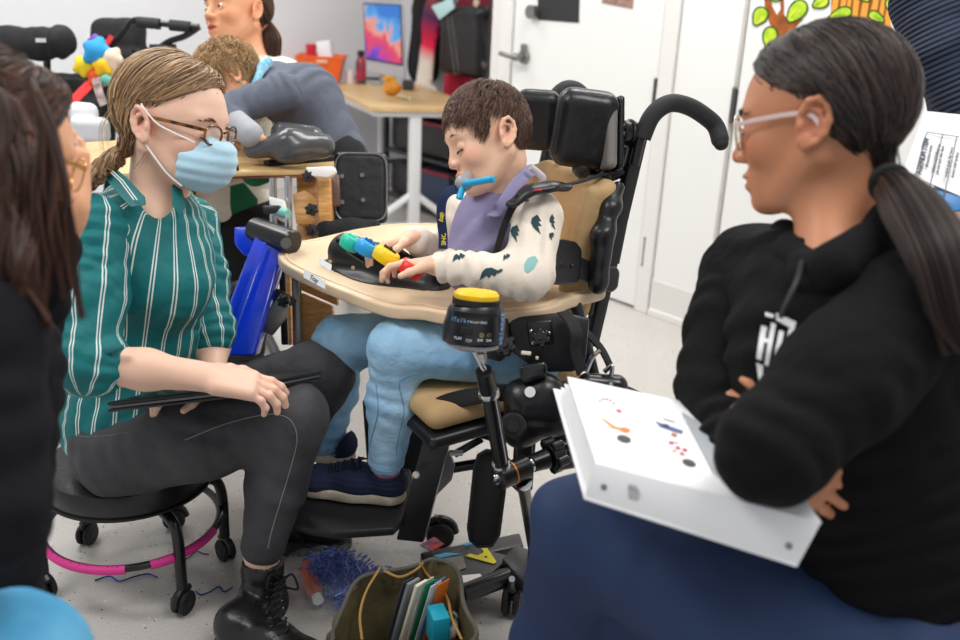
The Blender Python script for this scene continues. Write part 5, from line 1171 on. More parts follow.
# blouse
mbl = stripes('teal_stripe_blouse', '157073', 'dfe9e4', 26, .032, .072); msl = stripes('teal_stripe_sleeve', '157073', 'dfe9e4', 9, .028, .06)
s = SDF(); s.chain([(P(153, 220, 1.89), .093), (ch1, .122), (wai, .112), (P(128, 405, 2.02), .122), (P(125, 425, 2.04), .126)], k=.06); s.cap(sN, sF, .062, k=.06); s.ell(P(168, 290, 1.86), (.07, .07, .06), k=.05)
s.chain([(P(152, 178, 1.84), .058), (P(161, 208, 1.79), .028), (P(171, 244, 1.745), .012)], k=.008, op='s')
bl = body('blouse', s, .0034, mbl, tw, warp=addw(folds(cv(.5, -.8, 0), 40, .004), folds(cv(-.5, -.8, 0.2), 60, .002)), attrs={'st': ang_attr(nk+cv(-.0, 0, .02), hip, cv(0, 0, -1))})
def tsleeve(a, b, c, par, r0, r1, r2, h=.0034):
    s = SDF(); s.chain([(a, r0), ((a+b)/2, (r0+r1)/2), (b, r1), (b+(c-b)*.08, r2)], k=.03); s.cap(b+(c-b)*.06, b+(c-b)*.11, r2*1.08, k=.008)
    return body('sleeve', s, h, msl, par, warp=addw(folds(b-a, 60, .005), folds(cv(.6, -.6, 0), 45, .003)), attrs={'st': ang_attr(a, b, cv(0, 0, -1))})
sl1 = tsleeve(sN, eN, wN, bl, .070, .056, .052); sl2 = tsleeve(sF, P(212, 330, 2.0), wF, bl, .064, .045, .042)
MB().slab([P(x, y, 1.655) for x, y in [(66, 352), (80, 350), (122, 344), (123, 350), (96, 358), (80, 364), (68, 362)]], .012, cv(0, 0, 1), bev=.004).obj('sleeve_tab', mat('teal_cloth', '14686b', .6), sl1)
# collar and placket
mtc = mat('teal_collar', '166e70', .6, bump=(60, .3)); mcl = mat('white_thread', 'e3ebe6', .7)
c1 = MB().slab([P(x, y, d) for x, y, d in [(101, 168, 1.80), (109, 163, 1.80), (126, 178, 1.765), (144, 197, 1.735), (145, 205, 1.725), (130, 207, 1.72), (116, 192, 1.74), (103, 176, 1.78)]], .007, cv(.1, .1, 1), bev=.003).obj('collar', mtc, bl)
for o_ in (0, 3.2): MB().tube([P(105+o_, 167, 1.785), P(120+o_, 181, 1.752), P(134+o_, 200, 1.718)], .0011, n=6).obj('collar_stripe', mcl, c1)
MB().slab([P(x, y, d) for x, y, d in [(172, 184, 1.80), (182, 190, 1.82), (186, 206, 1.81), (180, 216, 1.78), (172, 204, 1.775)]], .006, cv(-.2, .1, 1), bev=.003).obj('collar', mtc, bl)
# jeans
mjd = mat('washed_black_denim', '49484c', .8, bump=[(300, .3), (26, .6)], var=('333236', 7, 4))
s = SDF(); s.chain([(hN, .105), ((hN+kN)/2, .092), (kN, .074)], k=.03); s.chain([(kN, .073), ((kN+aN)/2+cv(.0, 0, .0), .062), (aN+(kN-aN)*.05, .046)], k=.02)
s.chain([(hF, .105), (kF, .076), ((kF+aF)/2, .06), (aF, .045)], k=.03); s.ell(hip+cv(.0, .0, 0), (.12, .13, .10), k=.04); s.box([0, 0, .305-.2], (3, 3, .2), k=.01, op='s') if False else None
pj = body('jeans', s, .0036, mjd, tw, warp=addw(folds(kN-hN, 40, .0035), folds(aN-kN, 34, .004)))
from mathutils.bvhtree import BVHTree
def bvh(o): return BVHTree.FromPolygons([v.co for v in o.data.vertices], [p.vertices[:] for p in o.data.polygons])
def seam(o, pts, r, m, par, name='seam', off=.0006, nst=10):
    t = bvh(o); q = []
    for x, y in spl([np.array([a, b, 0.]) for a, b in pts], nst)[:, ] if False else [(v[0], v[1]) for v in spl([np.array([a, b, 0.]) for a, b in pts], nst)]:
        d = Vector(nrm(P(x, y, 1)-_C)); h = t.ray_cast(Vector(_C), d)
        if h[0] is not None: q.append(np.array(h[0])-np.array(d)*off)
    if len(q) > 2: return MB().tube(q, r, n=5).obj(name, m, par)
seam(pj, [(74, 470), (84, 490), (110, 506), (130, 508)], .0010, mat('pale_stitching_2', '6d6b6b', .8), pj)
seam(pj, [(66, 412), (70, 428), (80, 436), (104, 436), (130, 432)], .0010, mat('pale_stitching_3', '6d6b6b', .8), pj)
sd_ = mat('denim_stitching', '6f9cc0', .8)
seam(oj, [(376, 384), (378, 410), (372, 436), (366, 455)], .0012, sd_, oj); seam(oj, [(420, 372), (400, 382), (404, 410), (398, 440), (396, 456)], .0012, sd_, oj)
ms_ = mat('pale_stitching', '8d8b8a', .8)
seam(pj, [(185, 440), (225, 424), (262, 415), (280, 415), (292, 422), (297, 440), (290, 470), (281, 500), (272, 530), (268, 548)], .0011, ms_, pj)
# boots
mbt = mat('black_boot_leather', '19191a', .33, bump=[(30, .3), (240, .15)]); msb = mat('boot_rubber', '141415', .6)
def boot(ank, heel, toe, par):
    d = nrm((toe-heel)*[1, 1, 0]); l_ = np.cross(UP, d); R = frame(d, UP); Lb = np.linalg.norm((toe-heel)[:2]); top_ = ank+UP*.01
    s = SDF(); s.chain([(top_, .046), (ank-UP*.08, .046), (heel+d*.05+UP*.065, .044)], k=.03); s.chain([(heel+d*.05+UP*.06, .042), (heel+d*Lb*.55+UP*.058, .040), (toe-d*.055+UP*.045, .038)], k=.03); s.ell(toe-d*.05+UP*.05, (.05, .046, .034), R, k=.03)
    s.box(heel+d*.1-UP*.1, (.4, .4, .128), R, k=.002, op='s'); s.cap(top_-UP*.02, top_+UP*.1, .039, k=.003, op='s')
    b_ = body('boot', s, .003, mbt, par, warp=folds(UP, 50, .002))
    s = SDF(); s.chain([(heel+d*.045, .052), (heel+d*Lb*.5, .048), (toe-d*.05, .054)], k=.04); s.box(heel+d*Lb*.5+UP*.018, (Lb, .2, .018), R, rd=.003, k=.003, op='i'); body('sole', s, .0032, msb, b_, warp=lambda p: .0012*np.sin(p@d*420)*(p[..., 2] < .02))
    mb = MB(); eye = MB(); f0 = top_-UP*.015; f1 = heel+d*Lb*.62+UP*.098
    for i in range(8):
        t = i/7; c = f0+d*.047+(f1-f0-d*.047)*t+d*.012*math.sin(math.pi*t)*-1; w_ = .018
        mb.tube(spl([c-l_*w_, c+d*.006+UP*.004, c+l_*w_-UP*.012]), .0026, n=6); mb.tube(spl([c+l_*w_, c+d*.009+UP*.005, c-l_*w_-UP*.012]), .0026, n=6)
        for s_ in (-1, 1): eye.lathe(c+l_*w_*s_*1.15-d*.006, nrm(d+l_*s_*.8), [(.0022, 0), (.005, 0), (.005, .0015), (.0022, .002)], 14)
    c = f0+d*.052; mb.tube(spl([c, c-l_*.03+UP*.035, c-l_*.045+UP*.01, c-l_*.02-UP*.01]), .0026, n=6); mb.tube(spl([c, c+d*.03+UP*.03, c+d*.045-UP*.0, c+d*.01-UP*.01]), .0026, n=6); mb.tube(spl([c, c-l_*.05-UP*.04+d*.02, c-l_*.05-UP*.07+d*.04]), .0028, n=6)
    mb.obj('laces', mat('black_laces', '101011', .8), b_); eye.obj('eyelets', M['chrome'], b_); return b_
boot(aN-UP*.05, G(222, 640, 0), G(325, 690, 0), tw); boot(aF-UP*.02, aF*[1, 1, 0]+cv(-.06, 0, 0)*[1, 1, 0], aF*[1, 1, 0]+cv(.2, 0, .02)*[1, 1, 0], tw)
# folded black tablet case under her hand
tc4 = [P(108, 408, 1.72), P(110, 416, 1.70), P(300, 389, 1.78), P(322, 384, 1.90), P(318, 375, 1.93), P(200, 395, 1.9)]
tabc = empty('tablet_case', P(210, 398, 1.8), 'thin black folded tablet case lying on the lap of the woman in teal', 'tablet case')
a, b, c, d = P(107, 406, 1.735), P(236, 391, 1.75), P(322, 374, 1.93), P(215, 380, 2.0)
MB().slab([a, b, c, d], .007, UP, bev=.002).obj('cover', M['vinylb'], tabc); MB().slab([x-UP*.014 for x in (a, b, c, d)], .007, UP, bev=.002).obj('tablet', M['blackm'], tabc)
MB().slab([x-UP*.006 for x in (a+(b-a)*.02, b, c-(c-d)*.02, d)], .005, UP, bev=0).obj('inner_edge', mat('edge_grey', '6a6a6c', .4), tabc, smooth=False)

# ============================================================ STOOL
sc0 = (G(30, 600)+G(180, 612)+G(215, 560)+G(90, 545))/4*[1, 1, 0]; sc0 = np.array([sc0[0]+.015, sc0[1]+.02, 0])
sto = empty('rolling_stool', sc0, 'low round black stool on casters with a pink taped foot ring', 'stool')
prof = [(0, .245), (.155, .245), (.175, .252), (.180, .265), (.180, .292), (.174, .306), (.155, .313), (0, .315)]
MB().lathe(sc0, UP, prof, 64).obj('seat', M['vinylb'], sto); MB().lathe(sc0, UP, [(.176, .252), (.1825, .252), (.1825, .257), (.176, .258)], 64).obj('piping', M['rubber'], sto)
MB().cyl(sc0+[0, 0, .17], sc0+[0, 0, .246], .03, n=24).cyl(sc0+[0, 0, .225], sc0+[0, 0, .245], .11, n=32).obj('column', M['blackm'], sto)
ring = [sc0+[.192*math.cos(t), .192*math.sin(t), .145] for t in np.linspace(0, 2*math.pi, 60)[:-1]]; ro = MB().tube(ring, .0085, n=10, closed=True).obj('foot_ring', M['blackm'], sto)
for a0_, a1_ in ((222, 285), (300, 352)): MB().tube([sc0+[.192*math.cos(math.radians(t)), .192*math.sin(math.radians(t)), .143] for t in np.linspace(a0_, a1_, 24)], .0105, n=10).obj('pink_tape', mat('pink_tape', 'd6338c', .6, bump=(80, .6)), ro)
for dg in (-42, -149, 146, 84, 21):
    t = math.radians(dg); u = np.array([math.cos(t), math.sin(t), 0]); MB().tube(spl([sc0+u*.06+UP*.235, sc0+u*.165+UP*.228, sc0+u*.197+UP*.195, sc0+u*.20+UP*.065]), .0125, n=14).obj('leg', M['blackm'], sto)
    caster(sc0+u*.20, np.cross(u, UP)+u*.4, .028, sto, 'caster', .016)
mt_ = mat('blue_tinsel', '1238a8', .2, .7)
for k_, (x, y, lab) in enumerate([(125, 583, 'longest strand of blue tinsel on the floor under the stool'), (190, 560, 'short blue tinsel strand near the right stool caster'), (212, 596, 'small blue tinsel scrap between the stool and the boot')]):
    p = G(x, y, 0); q = [p+np.array([(-.05+.02*i)*[1.4, .8, .8][k_], .012*math.sin(i*2.1+k_)+.006*i, .003+.002*(i % 2)]) for i in range(6)]; o = MB().tube(spl(q, 5), .0018, n=5).obj('tinsel_strand', mt_, base=p); tag(o, lab, 'tinsel strand', 'tinsel scraps on the floor')

# ============================================================ WOMAN IN THE BLACK HOODIE
rw = person(G(900, 900, 0)*[1, 1, 0], 'woman in a black hoodie and navy trousers with arms crossed and a dark ponytail')
hr_ = Head(P(820, 121, 1.27), cv(-.82, -.02, .56), cv(-.04, .98, -.12), 1.05)
nkb = P(857, 262, 1.30); rsN, rsF = P(905, 318, 1.13), P(752, 278, 1.42); reN, rwN = P(774, 448, 1.08), P(797, 448, 1.21); reF, rwF = P(722, 388, 1.35), P(768, 448, 1.175)
ch2 = P(862, 390, 1.28); wa2 = P(890, 550, 1.36); hp2 = P(915, 640, 1.38)
f = SDF(); hr_.build(f, mouth=.003, nose=1.0)
f.cap(hr_.w((-.03, 0, -.05)), nkb, .053, .062, .03); f.cap(hr_.w((0, 0, -.07)), P(828, 265, 1.24), .035, .04, .03); f.cap(rsN, rsF, .05, k=.05)
f.chain([(nkb, .08), (ch2, .10), (wa2, .10), (hp2, .11)], k=.04); f.chain([(rsN, .05), (reN, .04), (rwN, .027)], k=.02); f.chain([(rsF, .05), (reF, .04), (rwF, .027)], k=.02)
hand(f, rwN, cv(-.32, .9, .1), cv(-.5, 0, 1), -1, .8, .35, .3); hand(f, rwF, cv(.84, -.52, -.07), cv(.1, .1, 1), 1, .95, (.35, .3, .4, .5), .3)
k1_, k2_ = P(588, 528, 1.42), P(640, 600, 1.50)
f.chain([(P(925, 660, 1.30), .09), (k1_, .05), (P(545, 700, 1.6), .04)], k=.02); f.chain([(P(900, 650, 1.5), .09), (k2_, .05), (P(600, 760, 1.75), .04)], k=.02)
br_ = body('body', f, .0027, M['skin'], rw, tint=hr_.skin('c98a66', 'b9694e', 'a8564c'))
cols_r = ('2b211e', '15100f', '54423a')
def keep_r(p):
    x, y, z = p[:, 0], np.abs(p[:, 1]), p[:, 2]
    return z > np.interp(x, [-.12, -.075, -.05, -.03, -.015, .02, .045, .07, .085, .1], [-.09, -.09, -.07, -.03, .026, .040, .055, .078, .10, .12])
kr = hr_.loc(P(893, 184, 1.21)[None])[0]
pt = [lock([P(890, 184, 1.20), P(904, 200, 1.13), P(925, 232, 1.08), P(945, 270, 1.05), P(958, 320, 1.05), P(966, 350, 1.05)], [.020, .032, .038, .036, .020], 1500, cols_r, .0011, .004, 1.2)]
0 and pt.append(lock([P(775, 78, 1.2), P(785, 95, 1.19), P(797, 110, 1.19)], [.002, .003], 20, cols_r, .0005))
ro_ = lambda n: roots_w(rr=(.103, .082, .094), keep=keep_r)(n)
swept_hair(hr_, br_, ro_, kr, cols_r, 5200, wid=.0012, rr=(.103, .082, .094), keep=keep_r, bulge=.006, extra=pt)
s = SDF(); tdir = nrm(P(905, 200, 1.12)-P(885, 181, 1.20)); MB().lathe(P(887, 181, 1.20), tdir, [(.016, 0), (.024, .002), (.027, .012), (.025, .022), (.017, .024)], 24).obj('hair_tie', mat('black_elastic', '0f0e0f', .9, bump=(200, .5)), br_)
glasses(hr_, br_, mat('clear_frame', 'd8c3a8', .2, .3, spec=.7), w_=.050, h_=.044, th=.0018, round_=2.1, x0=.104, mt=mat('pale_temple', 'd9c2bd', .3))
MB().sph(hr_.w((.1, .0175, -.036)), .0022, nu=10, nv=8).obj('nose_stud', M['chrome'], br_)
hr_.tufts([(.0945, .014, .0165), (.0925, .030, .0225), (.078, .050, .0175)], 160, .008, .0006, '2a1c16', (0, 0, .002), br_, 'eyebrow', .0014); hr_.eyes(br_, '2a1a12')
mhd = mat('black_fleece', '101012', .92, spec=.2, bump=[(260, .3), (24, .6)])
s = SDF(); s.chain([(P(862, 305, 1.29), .100), (ch2, .150), (P(880, 470, 1.32), .155), (wa2, .150), (P(895, 580, 1.37), .150)], k=.07); s.cap(rsN, rsF, .078, k=.07); s.ell(P(800, 350, 1.28), (.09, .1, .1), k=.05)
s.chain([(hr_.w((-.02, 0, -.06)), .056), (nkb, .062), (P(826, 250, 1.18), .03)], k=.01, op='s')
hd_ = body('hoodie', s, .0038, mhd, rw, warp=addw(folds(cv(.4, -.8, 0), 45, .006), folds(cv(.8, .5, .2), 40, .003)))
def rsleeve(pts, par, fa=.006): 
    s = SDF(); s.chain(pts, k=.04); a, b = pts[0][0], pts[-2][0]; return body('sleeve', s, .0038, mhd, par, warp=addw(folds(b-a, 48, fa), folds(cv(.3, .9, .3), 40, fa*.5)))
s1 = rsleeve([(rsN, .080), ((rsN+reN)/2, .070), (reN, .058), (reN+(rwN-reN)*.8, .042)], hd_); s2 = rsleeve([(rsF, .078), ((rsF+reF)/2, .068), (reF, .058), (P(745, 452, 1.25), .050), (P(790, 466, 1.20), .036)], hd_)
# hood lying round the neck, draw cord
s = SDF(); s.chain([(P(784, 234, 1.34), .022), (P(795, 260, 1.26), .025), (P(815, 276, 1.19), .026), (P(838, 268, 1.14), .027), (P(864, 252, 1.155), .026), (P(892, 226, 1.19), .027), (P(925, 262, 1.24), .045), (P(920, 262, 1.36), .05)], k=.03)
body('hood', s, .0036, mhd, hd_, warp=folds(cv(.7, .6, 0), 34, .006))
MB().tube(spl([P(802, 262, 1.16), P(797, 280, 1.125), P(788, 300, 1.115), P(780, 318, 1.115)]), .0035, n=8).obj('draw_cord', M['rubber'], hd_)
CACHE.clear(); mwp = mat('print_offwhite', 'f0f0f0', .7)
def glyph(pts): return surf_patch('lettering', hd_, pts, mwp, hd_, off=.0016)
for g_ in ([(766, 312), (775, 315), (774, 318), (766, 316)], [(777, 313), (797, 322), (795, 330), (777, 320)], [(790, 328), (795, 330), (783, 372), (779, 370)], [(762, 325), (768, 327), (762, 360), (757, 358)], [(772, 322), (777, 324), (769, 366), (765, 364)], [(765, 338), (772, 341), (771, 345), (764, 342)], [(780, 330), (785, 332), (777, 366), (773, 364)], [(757, 362), (764, 365), (763, 385), (760, 384)], [(769, 368), (783, 374), (782, 379), (768, 373)], [(769, 380), (780, 384), (777, 390), (769, 387)]): glyph(g_)
CACHE.clear()
# trousers
mnv = mat('navy_trousers', '22385f', .75, bump=[(280, .2), (10, .3)], var=('1b2f55', 5, 3))
s = SDF(); s.chain([(P(930, 668, 1.28), .125), (P(760, 630, 1.33), .115), (k1_, .082)], k=.04); s.chain([(k1_, .080), (P(556, 640, 1.50), .066), (P(520, 760, 1.65), .058)], k=.03)
s.chain([(P(900, 690, 1.5), .12), (P(740, 660, 1.45), .10), (k2_, .08), (P(600, 760, 1.7), .06)], k=.04)
tr_ = body('trousers', s, .004, mnv, rw, warp=addw(folds(cv(1, 0, 0), 20, .006), folds(cv(.3, 1, 0), 16, .006)))
# her chair
sp_ = P(925, 650, 1.35); sp_ = np.array([sp_[0], sp_[1], .44]); cch = empty('chair', sp_*[1, 1, 0], 'pale grey chair under the woman in the black hoodie', 'chair')
RCc = frame(nrm(cv(-1, 0, .5)*[1, 1, 0]), UP); mgp = mat('pale_grey_shell', 'c9cbcc', .4); zs = .36
s = SDF(); s.box([sp_[0]+.0, sp_[1], zs], (.21, .22, .018), RCc, rd=.016); s.box(np.array([sp_[0], sp_[1], zs+.2])+RCc@np.array([-.23, 0, 0]), (.015, .2, .2), RCc @ rotm((0, 1, 0), -10), rd=.014, k=.06); body('shell', s, .008, mgp, cch)
for a_, b_ in ((1, 1), (1, -1), (-1, 1), (-1, -1)): q = np.array([sp_[0], sp_[1], 0])+RCc@np.array([.18*a_, .18*b_, 0]); MB().tube([q+[0, 0, 0], q+[0, 0, zs-.01]], .012, n=10).obj('leg', M['chrome'], cch)
# ring binder on her lap
Sa, Sb, Ca = P(596, 463, 1.19), P(822, 522, 1.06), P(567, 376, 1.42); Sc, Sd = P(584, 500, 1.20), P(797, 568, 1.075); Cb = Ca+(Sb-Sa); Cc = P(553, 390, 1.46)
bd = empty('ring_binder', (Sc+Sd)/2, 'thick white ring binder with pictures on its cover resting on her lap', 'binder'); mbw = mat('white_vinyl', 'f3f3f5', .3, spec=.5)
nb = nrm(np.cross(Sb-Sa, Ca-Sa)); nb = nb if nb[2] > 0 else -nb
MB().slab([Sa, Sb, Cb, Ca], .004, -nb, bev=.0012).obj('front_cover', mbw, bd)
MB().slab([Sa, Sb, Sd, Sc], .004, nrm(Ca-Sa), bev=.0012).obj('spine', mbw, bd)
Cd = Cc+(Sd-Sc); MB().slab([Sc, Sd, Cd, Cc], .004, nb, bev=.0012).obj('back_cover', mbw, bd)
for i in range(6):
    t = .16+.12*i; a_ = Sa*(1-t)+Sc*t; b_ = Sb*(1-t)+Sd*t; c_ = Ca*(1-t)+Cc*t; u = (b_-a_); v = c_-a_
    MB().slab([a_+u*.02+v*.05, b_-u*.02+v*.05, a_+u*.98+v*(.93-.03*(i % 3)), a_+u*.012+v*(.96-.05*(i % 2))], .003, nb, bev=0).obj('page_stack', M['paper'], bd, smooth=False)
MB().slab([Sa*.3+Sc*.7+(Sb-Sa)*.2, Sa*.3+Sc*.7+(Sb-Sa)*.25, Sa*.3+Sc*.7+(Sb-Sa)*.25+(Ca-Sa)*.1, Sa*.3+Sc*.7+(Sb-Sa)*.2+(Ca-Sa)*.1], .02, nb, bev=.003).obj('rings', M['chrome'], bd)
def on_plane(px, py, p0, n, off=0.): 
    r = _F+_R*((px-480)/FPX)-_U*((py-320)/FPX); return _C+r*(((p0+n*off-_C)@n)/(r@n))
def sticker(pts, col, par, p0, n, off=.0006, th=.0006, name='cover_picture'): 
    if n@(_C-p0) < 0: n = -n
    return MB().slab([on_plane(x, y, p0, n, off) for x, y in pts], th, n, bev=0).obj(name, mat('pr_'+col, col, .5), par, smooth=False)
def ov(cx, cy, rx, ry, an, n=16): a_ = math.radians(an); return [(cx+rx*math.cos(t)*math.cos(a_)-ry*math.sin(t)*math.sin(a_), cy+rx*math.cos(t)*math.sin(a_)+ry*math.sin(t)*math.cos(a_)) for t in np.linspace(0, 2*math.pi, n+1)[:-1]]
fc = lambda pts, col: sticker(pts, col, bd, Sa, nb)
fc(ov(624, 439, 7.5, 3.6, 15), '2a2a2c'); fc(ov(689, 463, 7.5, 3.6, 18), '2a2a2c')
fc([(601, 418), (604, 419), (616, 427), (620, 427), (620, 430), (612, 428)], 'e58a3a'); fc(ov(625, 430, 5.5, 2.6, 10), 'd9772e')
for a_ in range(5): fc(ov(600+3.5*a_, 399+1.8*(a_-1.5)**2*.4, 1.5, .7, 0), 'd9707a')
fc(ov(619, 411, 3, 1.4, 20), 'c94a60'); fc([(655, 421), (663, 424), (683, 431), (682, 434), (672, 431), (660, 427)], '4a5a8a'); fc(ov(666, 426, 4, 2, 20), '2c3a5a'); fc(ov(674, 435, 3.4, 1.8, 20), 'b06a50')
for x, y, c_ in ((671, 443, 'd0404a'), (678, 448, 'c23a44'), (685, 450, 'b03040'), (674, 451, 'e8a0a0'), (682, 454, 'c83a48')): fc(ov(x, y, 3, 1.6, 20), c_)
fc([(671, 441), (679, 443), (679, 444), (671, 442)], '8a8a92'); fc([(663, 418), (675, 422), (675, 423), (663, 419)], '8a8a92')
dk_ = MB().slab([on_plane(x, y, Sa, nb, .002) for x, y in [(682, 413), (700, 424), (730, 470), (745, 490), (738, 492), (712, 470)]], .002, nb, bev=0).obj('clear_pocket', mat('clear_sleeve_grey', '9fa4aa', .2, spec=.6), bd, smooth=False)
for x, y in ((604, 487), (789, 546)):
    ns = nrm(np.cross(Sb-Sa, Sc-Sa)); ns = ns if ns@(_C-Sa) > 0 else -ns; c_ = on_plane(x, y, Sa, ns, .0); MB().lathe(c_, ns, [(0, 0), (.0042, 0), (.0042, .001), (.0025, .002), (0, .002)], 18).obj('rivet', M['steel'], bd)
# ============================================================ WOMAN AT THE LEFT EDGE
lw = person(G(-60, 700, 0)*[1, 1, 0], 'woman at the left edge with long wavy brown hair and a black top')
hl = Head(P(-14, 150, 1.14), cv(.62, -.12, .77), cv(.12, .98, -.1), 1.02)
lsh, lel, lwr = P(-22, 345, .98), P(-12, 515, .93), P(-120, 590, .98)
f = SDF(); hl.build(f); f.cap(hl.w((-.03, 0, -.05)), P(-30, 320, 1.14), .055, .06, .03)
f.chain([(P(-45, 360, 1.15), .10), (P(-75, 600, 1.2), .12)], k=.05); f.cap(lsh, P(-70, 345, 1.35), .05, k=.05); f.chain([(lsh, .05), (lel, .04), (lwr, .028)], k=.02)
hand(f, lwr, cv(-.3, -.6, .6), cv(-.3, 0, 1), 1, .9, .4, .3); f.chain([(P(-130, 690, 1.15), .08), (P(2, 676, 1.02), .07), (P(60, 770, 1.15), .05)], k=.03)
# the far hand raised beside her face
rw_ = P(70, 205, 1.30); f.chain([(P(-60, 330, 1.4), .045), (P(30, 300, 1.36), .038), (rw_, .025)], k=.02); hand(f, rw_, cv(.05, .95, -.1), cv(-.8, .1, .3), 1, .82, (.5, .55, .6, .7), .4)
bl_ = body('body', f, .003, M['skin'], lw, tint=hl.skin('e3a983', 'd98a6c', 'b9605a'))
cols_l = ('4a3026', '241713', '7a4f3a')
def keep_l(p):
    x, y, z = p[:, 0], np.abs(p[:, 1]), p[:, 2]; return z > np.interp(x, [-.12, -.03, .0, .03, .06, .08, .1], [-.1, -.08, -.04, .02, .05, .08, .1])
locks = []
for i in range(26):
    u = RNG.random(); a = P(-48+60*u, 75+45*abs(u-.3), 1.03+.08*RNG.random()); b = P(-52+82*u+4*RNG.normal(), 190, 1.00+.06*RNG.random()); c = P(-46+80*u+6*RNG.normal(), 262, .99+.05*RNG.random()); d = P(-42+78*u+10*RNG.normal(), 300+45*RNG.random(), .97+.05*RNG.random())
    locks.append(lock([a, (a+b)/2+cv(.008, 0, 0), b, c, d], [.012, .018, .020, .016, .006], 190, cols_l, .0009, .007, 2.2+RNG.random()))
for pts in ([(30, 85), (46, 120), (58, 170), (62, 215), (68, 262), (84, 318)], [(34, 90), (50, 130), (62, 190), (56, 240), (66, 300)], [(30, 80), (44, 130), (42, 190), (48, 250), (40, 330)]):
    locks.append(lock([P(x, y, 1.0) for x, y in pts], [.004, .008, .010, .010, .005], 120, cols_l, .0008, .003, 2))
swept_hair(hl, bl_, roots_w(keep=keep_l), (-.07, .03, -.09), cols_l, 2600, keep=keep_l, bulge=.010, extra=locks)
glasses(hl, bl_, mat('gold_wire', 'd9a55a', .25, .9), w_=.048, h_=.042, th=.0011, round_=2.1, x0=.106)
q = rw_+cv(.0, .085, -.0)*1.0; MB().tube([q+.011*(math.cos(t)*cv(1, 0, 0)+math.sin(t)*cv(0, .2, 1)) for t in np.linspace(0, 6.28, 17)[:-1]], .0018, n=8, closed=True).obj('ring', M['chrome'], bl_)
mbk = mat('black_knit', '131419', .9, spec=.2, bump=[(200, .3), (22, .5)])
s = SDF(); s.chain([(P(-45, 370, 1.15), .125), (P(-75, 600, 1.2), .135)], k=.05); s.cap(lsh, P(-70, 345, 1.35), .062, k=.05); s.chain([(lsh, .064), ((lsh+lel)/2, .058), (lel, .052), (lwr, .040)], k=.03); s.chain([(P(-60, 330, 1.4), .06), (P(26, 310, 1.36), .05), (rw_+cv(-.02, -.06, 0), .035)], k=.03)
body('top', s, .004, mbk, lw, warp=addw(folds(UP, 45, .005), folds(cv(.8, .3, 0), 30, .003)))
s = SDF(); s.chain([(P(-130, 690, 1.15), .10), (P(6, 676, 1.02), .083), (P(65, 775, 1.12), .065)], k=.04); body('jeans', s, .004, mat('bright_denim', '6ab6dc', .85, bump=[(300, .4), (20, .5)], var=('4a9cc8', 8, 4)), lw, warp=folds(cv(1, 0, 0), 40, .004))

# ============================================================ WOMAN BEHIND THE TABLE
bwm = person(G(212, 400, 0), 'woman at the back with a brown ponytail and a white and green sweater')
hb2 = Head(P(237, 12, 2.88), cv(-.62, -.05, -.78), cv(.0, 1, 0), 1.0)
bh_, bc_, bt_ = P(226, 222, 3.0), P(232, 130, 2.98), P(250, 70, 2.95)
b1, b2 = P(282, 82, 2.85), P(205, 82, 3.1); e1, w1 = P(300, 150, 2.8), P(255, 172, 2.7); e2, w2 = P(165, 150, 3.05), P(188, 190, 2.9)
f = SDF(); hb2.build(f, mouth=.005); f.cap(hb2.w((-.025, 0, -.05)), bt_, .05, .055, .03); f.cap(b1, b2, .05, k=.05); f.chain([(bt_, .08), (bc_, .10), (bh_, .11)], k=.05)
f.chain([(b1, .05), (e1, .04), (w1, .027)], k=.02); f.chain([(b2, .05), (e2, .04), (w2, .027)], k=.02); hand(f, w1, cv(-.9, -.1, .1), cv(0, -1, 0), 1, .95, .4); hand(f, w2, cv(.3, -.9, -.2), cv(1, 0, 0), 1, .95, .6)
for s_ in (0, 1): f.chain([(P(212+34*s_, 235, 3.0), .09), (P(205+40*s_, 320, 3.08), .06), (G(200+42*s_, 388, .09), .04), (G(185+42*s_, 402, .04), .035)], k=.03)
bb2 = body('body', f, .0042, M['skin'], bwm, tint=hb2.skin('e8a880', 'dd8a66', 'b8504a'))
hb2.eyes(bb2, '3a2418'); 
for y in (1, -1): hb2.tufts([(.0945, .014*y, .0165), (.0925, .030*y, .0225), (.078, .050*y, .0175)], 120, .008, .0008, '2e1d14', (0, 0, .002), bb2, 'eyebrow', .0014)
cols_b = ('4a2f20', '2a1912', '7a4a2a')
pz = hb2.loc(P(266, 25, 2.95)[None])[0]
swept_hair(hb2, bb2, roots_w(keep=keep_w), pz, cols_b, 2400, keep=keep_w, extra=[lock([P(266, 25, 2.93), P(272, 40, 2.92), P(271, 62, 2.92), P(266, 90, 2.9)], [.02, .03, .026, .012], 500, cols_b, .0013)])
mb = MB(); mb.lathe(P(264, 28, 2.92), cv(.6, -.5, 0), [(.012, -.01), (.02, -.008), (.02, .008), (.012, .01)], 16).obj('hair_tie', mat('peach_clip', 'e0a58c', .6), bb2)
